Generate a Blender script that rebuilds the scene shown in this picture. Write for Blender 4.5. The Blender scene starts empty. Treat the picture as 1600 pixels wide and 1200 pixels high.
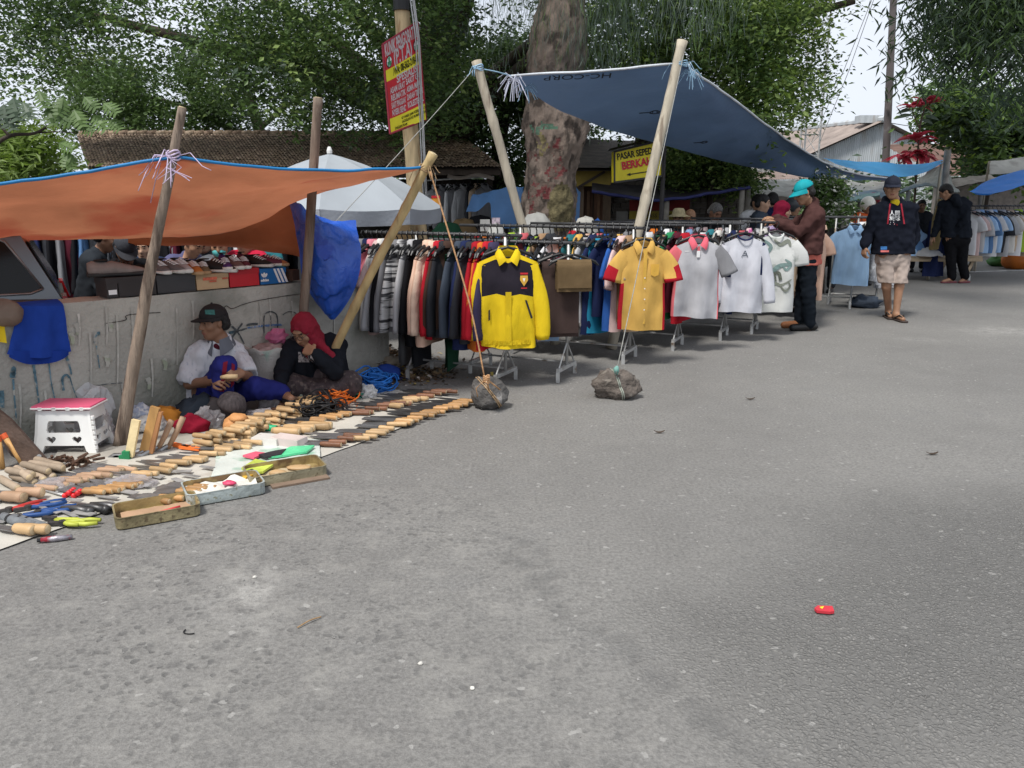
import bpy, math, random
import numpy as np
from mathutils import Vector, Matrix, noise as mnoise
random.seed(7); rng = np.random.default_rng(7)
SC = bpy.context.scene; COL = SC.collection
R = math.radians
# ------------------------------------------------------------------ camera, sky, sun, exposure
CAM_H = 1.46; FPX = 1232.0; PITCH = math.atan(293 / FPX)
cam = bpy.data.cameras.new('camera'); cam.sensor_width = 36; cam.lens = 36 * FPX / 1600
cam.clip_end = 2000; cam.clip_start = 0.05
cam_o = bpy.data.objects.new('camera', cam); COL.objects.link(cam_o)
cam_o.location = (0,0, CAM_H); cam_o.rotation_euler = (R(90) - PITCH, 0,0); SC.camera = cam_o
SUN_EL, SUN_ROT = 62,215
w = bpy.data.worlds.new('World'); SC.world = w; w.use_nodes = True
nt = w.node_tree; bg = nt.nodes['Background']
sky = nt.nodes.new('ShaderNodeTexSky'); sky.sky_type = 'NISHITA'; sky.sun_disc = False
sky.sun_elevation = R(SUN_EL); sky.sun_rotation = R(SUN_ROT); sky.air_density = 1.0; sky.dust_density = 3.0
tc = nt.nodes.new('ShaderNodeTexCoord'); nz = nt.nodes.new('ShaderNodeTexNoise')
nz.inputs['Scale'].default_value = 2.2; nz.inputs['Detail'].default_value = 6
rp = nt.nodes.new('ShaderNodeValToRGB'); rp.color_ramp.elements[0].position = .25; rp.color_ramp.elements[1].position = .6
rp.color_ramp.elements[0].color = (.72,.72,.72,1); rp.color_ramp.elements[1].color = (1,1,1,1)
mx = nt.nodes.new('ShaderNodeMixRGB'); mx.inputs[2].default_value = (7.7,8.2,9.1,1)
nt.links.new(tc.outputs['Generated'], nz.inputs['Vector']); nt.links.new(nz.outputs['Fac'], rp.inputs[0])
nt.links.new(rp.outputs[0], mx.inputs[0]); nt.links.new(sky.outputs[0], mx.inputs[1])
nt.links.new(mx.outputs[0], bg.inputs[0]); bg.inputs[1].default_value = 0.078
sl = bpy.data.lights.new('sun', 'SUN'); sl.energy = 2.7; sl.angle = R(11); sl.color = (1,.965,.91)
so = bpy.data.objects.new('sun', sl); COL.objects.link(so)
so.rotation_euler = (R(90 - SUN_EL), 0, R(180 - SUN_ROT)); so.location = (0,0,20)
SC.view_settings.view_transform = 'Standard'; SC.view_settings.look = 'None'
SC.view_settings.exposure = 0.60; SC.view_settings.gamma = 1; SC.view_settings.use_curve_mapping = False
SC.cycles.max_bounces = 6; SC.cycles.transparent_max_bounces = 6; SC.cycles.diffuse_bounces = 3
# ------------------------------------------------------------------ where a line of sight meets the ground or a given distance
def ray(u, v):
	x = (u - 800) / FPX; d = (v - 600) / FPX
	return Vector((x, math.cos(PITCH) - d * math.sin(PITCH), -math.sin(PITCH) - d * math.cos(PITCH)))
def G(u, v, z=0.0):
	r = ray(u, v); return Vector((0,0, CAM_H)) + r * ((z - CAM_H) / r.z)
def P(u, v, Y):
	r = ray(u, v); return Vector((0,0, CAM_H)) + r * (Y / r.y)
def V(*a): return Vector(a)
# ------------------------------------------------------------------ materials
_M = {}
def lin(c):
	if isinstance(c, str):
		c = [int(c[i:i + 2], 16) / 255 for i in (0,2,4)]
		c = [x / 12.92 if x <= .04045 else ((x + .055) / 1.055) ** 2.4 for x in c]
	return tuple(c)
def M(name, col=(.5,.5,.5), rough=.8, var=.18, scale=9., bump=.15, bscale=60., metal=0., trans=0., col2=None, spot=None,
	  stretch=None, spec=.35, alpha=1., perobj=.12):
	if name in _M: return _M[name]
	m = bpy.data.materials.new(name); m.use_nodes = True; n = m.node_tree; L = n.links
	b = n.nodes['Principled BSDF']; c = lin(col)
	tcn = n.nodes.new('ShaderNodeTexCoord'); oi = n.nodes.new('ShaderNodeObjectInfo')
	cx = n.nodes.new('ShaderNodeVectorMath'); cx.operation = 'SCALE'; cx.inputs[0].default_value = (37,53,71)
	L.new(oi.outputs['Random'], cx.inputs['Scale'])
	ad = n.nodes.new('ShaderNodeVectorMath'); ad.operation = 'ADD'
	L.new(tcn.outputs['Object'], ad.inputs[0]); L.new(cx.outputs[0], ad.inputs[1])
	vec = ad.outputs[0]
	if stretch:
		mp = n.nodes.new('ShaderNodeMapping'); mp.inputs['Scale'].default_value = stretch; L.new(vec, mp.inputs[0]); vec = mp.outputs[0]
	nzn = n.nodes.new('ShaderNodeTexNoise'); nzn.inputs['Scale'].default_value = scale; nzn.inputs['Detail'].default_value = 5
	L.new(vec, nzn.inputs['Vector'])
	ra = n.nodes.new('ShaderNodeValToRGB'); e = ra.color_ramp.elements
	lo = tuple(x * (1 - var) for x in c) if col2 is None else lin(col2); hi = tuple(min(1, x * (1 + var)) for x in c)
	e[0].position = .3; e[1].position = .7; e[0].color = (*lo, 1); e[1].color = (*hi, 1)
	L.new(nzn.outputs['Fac'], ra.inputs[0]); out = ra.outputs[0]
	if spot:
		n2 = n.nodes.new('ShaderNodeTexNoise'); n2.inputs['Scale'].default_value = spot[1]; n2.inputs['Detail'].default_value = 4; L.new(vec, n2.inputs['Vector'])
		r2 = n.nodes.new('ShaderNodeValToRGB'); r2.color_ramp.elements[0].position = spot[2]; r2.color_ramp.elements[1].position = min(1, spot[2] + .1)
		L.new(n2.outputs['Fac'], r2.inputs[0])
		mm = n.nodes.new('ShaderNodeMixRGB'); mm.inputs[2].default_value = (*lin(spot[0]), 1); L.new(r2.outputs[0], mm.inputs[0]); L.new(out, mm.inputs[1]); out = mm.outputs[0]
	if perobj:
		hs = n.nodes.new('ShaderNodeHueSaturation'); mr = n.nodes.new('ShaderNodeMapRange')
		mr.inputs[3].default_value = 1 - perobj; mr.inputs[4].default_value = 1 + perobj
		L.new(oi.outputs['Random'], mr.inputs[0]); L.new(mr.outputs[0], hs.inputs['Value']); L.new(out, hs.inputs['Color']); out = hs.outputs[0]
	L.new(out, b.inputs['Base Color']); b.inputs['Roughness'].default_value = rough; b.inputs['Metallic'].default_value = metal
	b.inputs['Specular IOR Level'].default_value = spec
	if bump:
		n3 = n.nodes.new('ShaderNodeTexNoise'); n3.inputs['Scale'].default_value = bscale; n3.inputs['Detail'].default_value = 4; L.new(vec, n3.inputs['Vector'])
		bp = n.nodes.new('ShaderNodeBump'); bp.inputs['Strength'].default_value = bump; bp.inputs['Distance'].default_value = .02
		L.new(n3.outputs['Fac'], bp.inputs['Height']); L.new(bp.outputs[0], b.inputs['Normal'])
	if trans:
		tr = n.nodes.new('ShaderNodeBsdfTranslucent'); L.new(out, tr.inputs[0])
		ms = n.nodes.new('ShaderNodeMixShader'); ms.inputs[0].default_value = trans
		o = n.nodes['Material Output']; L.new(b.outputs[0], ms.inputs[1]); L.new(tr.outputs[0], ms.inputs[2]); L.new(ms.outputs[0], o.inputs[0])
	if alpha < 1: b.inputs['Alpha'].default_value = alpha
	_M[name] = m; return m
def cloth(name, col, var=.1, trans=.12, **k):
	return M('cloth_' + name, col, rough=.9, var=var, scale=k.pop('scale', 14), bump=k.pop('bump', .26), bscale=k.pop('bscale', 26), trans=trans, spec=.06, stretch=k.pop('stretch', (1,1,.3)), **k)
# ------------------------------------------------------------------ mesh builder (world coordinates)
class MB:
	def __init__(s): s.v = []; s.f = []; s.m = []
	def quad(s, a, b, c, d, m=0):
		i = len(s.v); s.v += [a, b, c, d]; s.f.append((i, i + 1, i + 2, i + 3)); s.m.append(m)
	def box(s, c, size, rot=None, m=0, taper=1.0):
		c = Vector(c); hx, hy, hz = [x / 2 for x in size]; i = len(s.v); rot = rot or Matrix.Identity(3)
		for z in (-1,1):
			k = taper if z > 0 else 1
			for x, y in ((-1,-1),(1,-1),(1,1),(-1,1)): s.v.append(c + rot @ Vector((x * hx * k, y * hy * k, z * hz)))
		for f in ((3,2,1,0),(4,5,6,7),(0,1,5,4),(1,2,6,5),(2,3,7,6),(3,0,4,7)):
			s.f.append(tuple(i + q for q in f)); s.m.append(m)
		return s
	def beam(s, a, b, w, h=None, m=0, up=(0,0,1)):
		a = Vector(a); b = Vector(b); d = (b - a); L = d.length; d.normalize(); u = Vector(up)
		if abs(d.dot(u)) > .95: u = Vector((0,1,0))
		sx = d.cross(u).normalized(); uu = sx.cross(d)
		return s.box((a + b) / 2,(w, L, h or w), Matrix((sx, d, uu)).transposed(), m)
	def tube(s, pts, r, n=8, m=0, cap=True, squash=None):
		pts = [Vector(p) for p in pts]; N = len(pts); rr = r if isinstance(r, (list, tuple)) else [r] * N; i0 = len(s.v)
		ref = Vector((.31,.2,.93)).normalized()
		for i, p in enumerate(pts):
			d = (pts[min(i + 1, N - 1)] - pts[max(i - 1,0)]); d = d.normalized() if d.length > 1e-9 else Vector((0,0,1))
			if abs(d.dot(ref)) > .97: ref = Vector((1,.1,0)).normalized()
			a = d.cross(ref).normalized(); b = d.cross(a)
			for k in range(n):
				t = 2 * math.pi * k / n; s.v.append(p + (a * math.cos(t) + b * math.sin(t)) * rr[i])
		for i in range(N - 1):
			for k in range(n):
				k2 = (k + 1) % n; s.f.append((i0 + i * n + k, i0 + i * n + k2, i0 + (i + 1) * n + k2, i0 + (i + 1) * n + k)); s.m.append(m)
		if cap:
			s.f.append(tuple(i0 + k for k in reversed(range(n)))); s.m.append(m)
			s.f.append(tuple(i0 + (N - 1) * n + k for k in range(n))); s.m.append(m)
		return s
	def lathe(s, prof, o=(0,0,0), n=16, m=0, rot=None, cap=True):
		o = Vector(o); i0 = len(s.v); rot = rot or Matrix.Identity(3)
		for r, z in prof:
			for k in range(n):
				t = 2 * math.pi * k / n; s.v.append(o + rot @ Vector((r * math.cos(t), r * math.sin(t), z)))
		N = len(prof)
		for i in range(N - 1):
			for k in range(n):
				k2 = (k + 1) % n; s.f.append((i0 + i * n + k, i0 + i * n + k2, i0 + (i + 1) * n + k2, i0 + (i + 1) * n + k)); s.m.append(m)
		if cap:
			s.f.append(tuple(i0 + k for k in reversed(range(n)))); s.m.append(m)
			s.f.append(tuple(i0 + (N - 1) * n + k for k in range(n))); s.m.append(m)
		return s
	def prism(s, outline, d, m=0):            # closed outline of points, pushed along vector d
		i = len(s.v); n = len(outline); d = Vector(d)
		s.v += [Vector(p) for p in outline] + [Vector(p) + d for p in outline]
		s.f.append(tuple(range(i + n - 1, i - 1,-1))); s.f.append(tuple(range(i + n, i + 2 * n))); s.m += [m, m]
		for k in range(n):
			k2 = (k + 1) % n; s.f.append((i + k, i + k2, i + n + k2, i + n + k)); s.m.append(m)
		return s
	def grid(s, fn, nu, nv, m=0, mf=None):
		i0 = len(s.v)
		for j in range(nv + 1):
			for i in range(nu + 1): s.v.append(Vector(fn(i / nu, j / nv)))
		for j in range(nv):
			for i in range(nu):
				a = i0 + j * (nu + 1) + i; s.f.append((a, a + 1, a + nu + 2, a + nu + 1)); s.m.append(mf((i + .5) / nu, (j + .5) / nv) if mf else m)
		return s
	def blob(s, c, r, n=10, rough=.2, seed=0, m=0, freq=2.0, flat=None):
		c = Vector(c); i0 = len(s.v); rings = max(4, n // 2 + 1)
		rr = r if isinstance(r, (tuple, list)) else (r, r, r)
		for j in range(rings + 1):
			ph = math.pi * j / rings
			for k in range(n):
				t = 2 * math.pi * k / n; d = Vector((math.sin(ph) * math.cos(t), math.sin(ph) * math.sin(t), -math.cos(ph)))
				q = 1 + rough * (mnoise.noise(d * freq + Vector((seed * 7.3, seed * 3.1, seed))) + .5 * mnoise.noise(d * freq * 2.3 + Vector((seed, seed * 5,1))))
				p = Vector((d.x * rr[0], d.y * rr[1], d.z * rr[2])) * q
				if flat is not None and p.z < flat: p.z = flat
				s.v.append(c + p)
		for j in range(rings):
			for k in range(n):
				k2 = (k + 1) % n; s.f.append((i0 + j * n + k, i0 + j * n + k2, i0 + (j + 1) * n + k2, i0 + (j + 1) * n + k)); s.m.append(m)
		return s
	def build(s, name, mats, parent=None, smooth=False, origin=None):
		me = bpy.data.meshes.new(name)
		vs = np.array([tuple(p) for p in s.v], dtype=float)
		if parent is not None: o0 = np.array(WL(parent))
		elif origin is not None: o0 = np.array(tuple(origin), dtype=float)
		else: o0 = np.array([(vs[:, 0].min() + vs[:, 0].max()) / 2,(vs[:, 1].min() + vs[:, 1].max()) / 2, vs[:, 2].min()])
		me.from_pydata((vs - o0).tolist(), [], s.f)
		if not isinstance(mats, (list, tuple)): mats = [mats]
		for q in mats: me.materials.append(q)
		if len(mats) > 1: me.polygons.foreach_set('material_index', s.m)
		if smooth: me.polygons.foreach_set('use_smooth', [True] * len(me.polygons))
		me.update()
		o = bpy.data.objects.new(name, me); COL.objects.link(o)
		if parent is not None: o.parent = parent
		else: o.location = o0
		return o
def WL(o):
	p = Vector(o.location)
	while o.parent: o = o.parent; p += Vector(o.location)
	return p
def tag(o, label=None, cat=None, group=None, kind=None):
	if label: o['label'] = label
	if cat: o['category'] = cat
	if group: o['group'] = group
	if kind: o['kind'] = kind
	return o
def thing(name, label, cat, loc, group=None):
	o = bpy.data.objects.new(name, None); COL.objects.link(o); o.location = loc; o.empty_display_size = .1
	return tag(o, label, cat, group)
def struct(o): o['kind'] = 'structure'; return o
def stuff(o): o['kind'] = 'stuff'; return o
def npmesh(name, v, f, mats, midx=None, parent=None, smooth=False, loc=None):
	"""big meshes: v (n,3) world coords, f (m,k) ints"""
	me = bpy.data.meshes.new(name); v = np.asarray(v, dtype=np.float32); f = np.asarray(f, dtype=np.int32)
	o0 = np.array(WL(parent), dtype=np.float32) if parent is not None else (np.array(loc, dtype=np.float32) if loc is not None else np.zeros(3, np.float32))
	me.vertices.add(len(v)); me.vertices.foreach_set('co', (v - o0).ravel())
	k = f.shape[1]; me.loops.add(f.size); me.loops.foreach_set('vertex_index', f.ravel())
	me.polygons.add(len(f)); me.polygons.foreach_set('loop_start', np.arange(0, f.size, k, dtype=np.int32))
	for q in (mats if isinstance(mats, (list, tuple)) else [mats]): me.materials.append(q)
	if midx is not None: me.polygons.foreach_set('material_index', np.asarray(midx, dtype=np.int32))
	me.polygons.foreach_set('use_smooth', np.full(len(f), smooth))
	me.update(calc_edges=True)
	o = bpy.data.objects.new(name, me); COL.objects.link(o)
	if parent is not None: o.parent = parent
	else: o.location = o0
	return o
def text(body, size, mat, parent, loc, rot, name='lettering', align='CENTER', extrude=.0015, bold=0., sx=1., space=1., align_y='CENTER'):
	cu = bpy.data.curves.new('lettering_curve', 'FONT'); cu.body = body; cu.size = size; cu.align_x = align; cu.align_y = align_y
	cu.extrude = extrude; cu.offset = bold; cu.space_character = space; cu.resolution_u = 3
	t = bpy.data.objects.new('tmp', cu); COL.objects.link(t); bpy.context.view_layer.update()
	me = bpy.data.meshes.new_from_object(t.evaluated_get(bpy.context.evaluated_depsgraph_get())); bpy.data.objects.remove(t); bpy.data.curves.remove(cu)
	me.materials.clear(); me.materials.append(mat)
	o = bpy.data.objects.new(name, me); COL.objects.link(o); o.parent = parent
	mw = Matrix.Translation(Vector(loc) - WL(parent)) @ rot.to_4x4() @ Matrix.Diagonal((sx, 1,1,1)); me.transform(mw)
	return o
def frame3(xd, yd):           # rotation whose x runs along xd, y near yd, z = the normal
	x = Vector(xd).normalized(); z = x.cross(Vector(yd)).normalized(); y = z.cross(x)
	return Matrix((x, y, z)).transposed()
_T = 'first second third fourth fifth sixth seventh eighth ninth tenth eleventh twelfth thirteenth fourteenth fifteenth sixteenth seventeenth eighteenth nineteenth'.split()
def nth(i):                   # 0 -> first ...
	return _T[i] if i < 19 else ('twentieth', 'thirtieth', 'fortieth')[(i - 19) // 10] if (i + 1) % 10 == 0 else ('twenty', 'thirty', 'forty')[(i + 1) // 10 - 2] + ' ' + _T[(i + 1) % 10 - 1]
def lerp(a, b, t): return a + (b - a) * t
def cubic(pts, t):            # smooth curve through points, t in 0..1
	n = len(pts) - 1; x = min(max(t * n, 0), n - 1e-6); i = int(x); f = x - i
	p0 = pts[max(i - 1,0)]; p1 = pts[i]; p2 = pts[i + 1]; p3 = pts[min(i + 2, n)]
	return .5 * ((2 * p1) + (p2 - p0) * f + (2 * p0 - 5 * p1 + 4 * p2 - p3) * f * f + (3 * p1 - p0 - 3 * p2 + p3) * f ** 3)
def fbm(p, s=1., o=3):
	a = 0; k = 1.
	for i in range(o): a += k * mnoise.noise(Vector(p) * s); s *= 2.1; k *= .5
	return a
# ------------------------------------------------------------------ ground
def road_material():
	m = bpy.data.materials.new('asphalt'); m.use_nodes = True; n = m.node_tree; L = n.links; b = n.nodes['Principled BSDF']
	def N(t, **k):
		q = n.nodes.new(t)
		for a, v in k.items(): setattr(q, a, v)
		return q
	tcn = N('ShaderNodeTexCoord')
	def noise(s, d=5, vec=None, rough=.55):
		q = N('ShaderNodeTexNoise'); q.inputs['Scale'].default_value = s; q.inputs['Detail'].default_value = d; q.inputs['Roughness'].default_value = rough
		L.new(vec or tcn.outputs['Object'], q.inputs['Vector']); return q
	def ramp(src, p0, p1, c0=(0,0,0), c1=(1,1,1)):
		q = N('ShaderNodeValToRGB'); e = q.color_ramp.elements; e[0].position = p0; e[1].position = p1; e[0].color = (*c0,1); e[1].color = (*c1,1); L.new(src, q.inputs[0]); return q.outputs[0]
	def mix(f, a, c, t='MIX'):
		q = N('ShaderNodeMixRGB', blend_type=t)
		if isinstance(f, (int, float)): q.inputs[0].default_value = f
		else: L.new(f, q.inputs[0])
		for i, x in ((1, a),(2, c)):
			if isinstance(x, tuple): q.inputs[i].default_value = (*x, 1)
			else: L.new(x, q.inputs[i])
		return q.outputs[0]
	def math_(op, a, c):
		q = N('ShaderNodeMath', operation=op)
		for i, x in ((0, a),(1, c)):
			if isinstance(x, (int, float)): q.inputs[i].default_value = x
			else: L.new(x, q.inputs[i])
		return q.outputs[0]
	def attr(a):
		q = N('ShaderNodeAttribute'); q.attribute_name = a; return q.outputs['Fac']
	wob = noise(14,3); sc = N('ShaderNodeVectorMath', operation='SCALE'); sc.inputs['Scale'].default_value = .05; L.new(wob.outputs['Color'], sc.inputs[0])
	ad = N('ShaderNodeVectorMath', operation='ADD'); L.new(tcn.outputs['Object'], ad.inputs[0]); L.new(sc.outputs[0], ad.inputs[1]); wv = ad.outputs[0]
	def vor(s, feature='F1'):
		q = N('ShaderNodeTexVoronoi', feature=feature); q.inputs['Scale'].default_value = s; q.inputs['Randomness'].default_value = 1; L.new(wv, q.inputs['Vector']); return q
	big = noise(.55,4).outputs['Fac']; mid = noise(2.4,6, rough=.65).outputs['Fac']; fine = noise(62,5, rough=.75).outputs['Fac']; grit = noise(190,2).outputs['Fac']
	base = mix(ramp(big, .35,.65),(.150,.145,.138),(.192,.186,.175))
	base = mix(ramp(mid, .3,.72), base, mix(.5, base, (.215,.209,.198)))
	base = mix(math_('MULTIPLY', ramp(mid, .58,.72), .35), base, (.125,.125,.126))
	base = mix(.5, base, mix(ramp(fine, .3,.7),(.2,.2,.2),(1.65,1.65,1.65)), 'MULTIPLY')
	# dark flush stones
	v1 = vor(17); v2 = vor(33); v3 = vor(75)
	pick1 = ramp(N_sep(n, v1.outputs['Color']), .70,.80); near1 = ramp(v1.outputs['Distance'], .28,.52,(1,1,1),(0,0,0))
	pick2 = ramp(N_sep(n, v2.outputs['Color']), .58,.66); near2 = ramp(v2.outputs['Distance'], .30,.52,(1,1,1),(0,0,0))
	patchy = ramp(noise(1.1,3).outputs['Fac'], .36,.64)
	stone1 = math_("MULTIPLY", math_("MULTIPLY", pick1, near1), math_("MULTIPLY", attr("worn"), .6))
	stone2 = math_('MULTIPLY', math_('MULTIPLY', pick2, near2), math_('ADD', math_('MULTIPLY', attr('worn'), math_('MULTIPLY', patchy, .75)), .10))
	col = mix(math_('MULTIPLY', stone1, patchy), base, (.095,.093,.09)); col = mix(stone2, col, (.10,.098,.095))
	# pale mortar between in the worn area
	light = math_('MULTIPLY', ramp(noise(6,6, rough=.7).outputs['Fac'], .5,.75), math_('MULTIPLY', attr('worn'), .7)); col = mix(light, col, (.275,.265,.245))
	# pale bare spot
	col = mix(math_('MULTIPLY', attr('bare'), ramp(noise(9,6, rough=.75).outputs['Fac'], .42,.62)), col, (.33,.32,.30))
	# coarse dark chipping patch
	n3 = ramp(v3.outputs['Distance'], .15,.6,(1,1,1),(0,0,0)); chip = mix(N_sep(n, v3.outputs['Color']),(.115,.112,.105),(.34,.33,.31))
	chip = mix(n3,(.07,.069,.067), chip); chip = mix(.2, chip, (.12,.117,.11)); chip = mix(ramp(mid, .3,.7), chip, mix(.4, chip, (.15,.147,.14)))
	col = mix(math_('MULTIPLY', attr('rough'), .62), col, chip)
	col = mix(math_('MULTIPLY', attr('seam'), .45), col, (.07,.07,.07))
	col = mix(math_('MULTIPLY', ramp(N_sep(n, vor(60).outputs["Color"]), .993,.996), .4), col, (.4,.39,.37))
	L.new(col, b.inputs['Base Color']); b.inputs['Roughness'].default_value = .82; b.inputs['Specular IOR Level'].default_value = .35
	h = math_('ADD', math_('MULTIPLY', fine, .35), math_('MULTIPLY', grit, .25))
	h = math_('ADD', h, math_('MULTIPLY', math_('MULTIPLY', n3, attr('rough')), .9))
	h = math_('SUBTRACT', h, math_('MULTIPLY', math_('ADD', stone1, stone2), .5)); h = math_('ADD', h, math_('MULTIPLY', mid, .6))
	h = math_('SUBTRACT', h, math_('MULTIPLY', attr('seam'), 1.2))
	bp = N('ShaderNodeBump'); bp.inputs['Strength'].default_value = .7; bp.inputs['Distance'].default_value = .014; L.new(h, bp.inputs['Height']); L.new(bp.outputs[0], b.inputs['Normal'])
	return m
def N_sep(n, colsock):
	q = n.nodes.new('ShaderNodeSeparateColor'); n.links.new(colsock, q.inputs[0]); return q.outputs[0]
ROAD = road_material()
def inpoly(x, y, poly):
	ins = np.zeros(x.shape, bool); n = len(poly)
	for i in range(n):
		(x0, y0),(x1, y1) = poly[i], poly[(i + 1) % n]
		c = ((y0 > y) != (y1 > y)) & (x < (x1 - x0) * (y - y0) / (y1 - y0 + 1e-12) + x0); ins ^= c
	return ins
def segdist(x, y, a, b):
	dx, dy = b[0] - a[0], b[1] - a[1]; t = np.clip(((x - a[0]) * dx + (y - a[1]) * dy) / (dx * dx + dy * dy), 0,1)
	return np.hypot(x - a[0] - t * dx, y - a[1] - t * dy)
def polydist(x, y, pts, closed=True):
	n = len(pts); d = np.full(x.shape, 1e9)
	for i in range(n if closed else n - 1): d = np.minimum(d, segdist(x, y, pts[i], pts[(i + 1) % n]))
	return d
def sst(a, b, x): t = np.clip((x - a) / (b - a), 0,1); return t * t * (3 - 2 * t)
xs = np.concatenate([np.arange(-5,5,.045), np.arange(5,16,.12)]); ys = np.concatenate([np.arange(1.2,6,.045), np.arange(6,22,.12)])
gx, gy = np.meshgrid(xs, ys); nx, ny = len(xs), len(ys)
wx = gx + .16 * np.sin(gy * 3.1 + gx * 1.7) * .6 + rng.normal(0,.022, gx.shape); wy = gy + .13 * np.sin(gx * 2.7 + 1.1) * .6 + .05 * np.sin(gx * 9 + gy * 7) + rng.normal(0,.022, gx.shape)
def gp(*uv): return [tuple(G(u, v))[:2] for u, v in uv]
rp_ = gp((1010,950),(1120,905),(1230,850),(1330,790),(1480,755),(1700,740),(2100,800),(2400,1300),(1250,1300),(1180,1130),(1090,1040))
dd = polydist(wx, wy, rp_); ins = inpoly(wx, wy, rp_); sd = np.where(ins, dd, -dd); a_rough = sst(-.35,.5, sd)
sp_ = gp((790,835),(880,905),(1010,985),(1090,1060),(1190,1160),(1260,1290)); a_seam = (1 - sst(.0,.05, polydist(wx, wy, sp_, False))) * .8
ap = gp((-400,1300),(-300,900),(100,860),(520,730),(760,800),(900,900),(1060,1030),(1250,1290)); dd = polydist(wx, wy, ap); ins = inpoly(wx, wy, ap); a_worn = np.clip(.22 + .78 * sst(-.35,.5, np.where(ins, dd, -dd)), 0,1) * (1 - a_rough)
bc = G(395,945); a_bare = np.exp(-(((wx - bc.x) / .17) ** 2 + ((wy - bc.y) / .16) ** 2)); bc = G(390,1005); a_bare = np.maximum(a_bare, .6 * np.exp(-(((wx - bc.x) / .1) ** 2 + ((wy - bc.y) / .08) ** 2)))
for (u, v, sx, sy, k) in ((1560,517,.45,.25,.9),(1445,530,.2,.1,.6)): bc = G(u, v); a_bare = np.maximum(a_bare, k * np.exp(-(((wx - bc.x) / sx) ** 2 + ((wy - bc.y) / sy) ** 2)))
h = np.zeros_like(gx)
vs = np.stack([gx, gy, h], -1).reshape(-1,3); ii = np.arange(nx * ny).reshape(ny, nx)
fs = np.stack([ii[:-1, :-1], ii[:-1,1:], ii[1:, 1:], ii[1:, :-1]], -1).reshape(-1,4)
road = npmesh('road', vs, fs, ROAD); struct(road)
for nm, a in (('rough', a_rough),('worn', a_worn),('bare', a_bare),('seam', a_seam)):
	road.data.attributes.new(nm, 'FLOAT', 'POINT').data.foreach_set('value', a.astype(np.float32).ravel())
mb = MB(); S = 600
mb.quad(V(-S, -S, -.02), V(S, -S, -.02), V(S, S, -.02), V(-S, S, -.02))
struct(mb.build('ground', M('ground_dust', (.15,.145,.135), .9,.3,1.5,.3,40, perobj=0), origin=(0,0,-.02)))
# ------------------------------------------------------------------ leaves and trees
def leaf_mat(name, c1, c2, trans=.35, rough=.5):
	return M(name, c1, rough, scale=1.3, var=.3, col2=c2, bump=0, trans=trans, spec=.4, perobj=0)
LM = {
 'fig_dark': leaf_mat('leaf_fig_dark', (.075,.128,.038),(.040,.074,.022)), 'fig_mid': leaf_mat('leaf_fig_mid', (.115,.19,.05),(.07,.125,.034)),
 'fig_light': leaf_mat('leaf_fig_light', (.24,.32,.10),(.15,.225,.06)), 'blue': leaf_mat('leaf_bluegreen', (.08,.12,.075),(.045,.072,.045)),
 'lime': leaf_mat('leaf_lime', (.19,.27,.045),(.11,.19,.03), .5), 'needle': leaf_mat('leaf_needle', (.11,.145,.115),(.07,.10,.08), .3),
 'white': M('petal_white', (.75,.75,.68), .6, bump=0), 'purple': leaf_mat('leaf_red', (.5,.05,.08),(.22,.022,.04), .35),
}
def leaves(n, centres, radii, size, aspect=.5, droop=.3, seed=1, weights=None, fold=.25, shell=.0, flat=.8, hang=None):
	r = np.random.default_rng(seed); c = np.asarray(centres, float); rad = np.asarray(radii, float)
	if rad.ndim == 1: rad = np.stack([rad, rad, rad * flat], -1)
	wgt = rad.prod(-1) ** .72 if weights is None else np.asarray(weights, float); wgt = wgt / wgt.sum()
	k = r.choice(len(c), n, p=wgt); d = r.normal(size=(n, 3)); d /= np.linalg.norm(d, axis=1)[:, None]
	# twigs: leaves bunch round sub-centres
	nsub = max(8, n // 16); sk = r.choice(len(c), nsub, p=wgt); sdv = r.normal(size=(nsub, 3)); sdv /= np.linalg.norm(sdv, axis=1)[:, None]
	spos = c[sk] + sdv * rad[sk] * (r.random((nsub, 1)) ** (.45 - shell * .3)); si = r.integers(0, nsub, n)
	p = spos[si] + r.normal(size=(n, 3)) * size * np.array([1.5,1.5,1.1])
	ang = r.random(n) * 2 * np.pi; dirv = np.stack([np.cos(ang), np.sin(ang), -droop + r.normal(0,.45, n)], -1)
	if hang: dirv = np.stack([np.cos(ang) * .25, np.sin(ang) * .25,-np.ones(n)], -1) + r.normal(0,.14,(n, 3))
	dirv /= np.linalg.norm(dirv, axis=1)[:, None]
	up = np.tile([0,0,1.], (n, 1)) + r.normal(0,.55,(n, 3)); s = np.cross(dirv, up); s /= np.linalg.norm(s, axis=1)[:, None] + 1e-9; nn = np.cross(s, dirv)
	L = size * (.65 + .7 * r.random((n, 1))); Wd = L * aspect * .5
	a = p; b = p + dirv * L * .45 + s * Wd + nn * L * fold * .3; t = p + dirv * L; e = p + dirv * L * .45 - s * Wd + nn * L * fold * .3
	v = np.stack([a, b, t, e], 1).reshape(-1,3); f = np.arange(n * 4).reshape(n, 4); return v, f, si
def limb(mb, pts, r0, r1, n=8, m=0, wob=.0, seg=None):
	pts = [Vector(p) for p in pts]; k = seg or max(6, len(pts) * 3); out = []; rr = []
	for i in range(k + 1):
		t = i / k; p = cubic(pts, t)
		if wob: p = p + Vector((fbm(p, 1.7), fbm(p + V(9,9,9), 1.7), 0)) * wob
		out.append(p); rr.append(lerp(r0, r1, t ** .8))
	mb.tube(out, rr, n, m)
BARK = M('bark', (.13,.10,.08), .95,.45,6,.9,22, stretch=(1,1,.35)); BARKD = M('bark_dark', (.055,.042,.034), .95,.4,6,.9,22, stretch=(1,1,.3))
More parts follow.
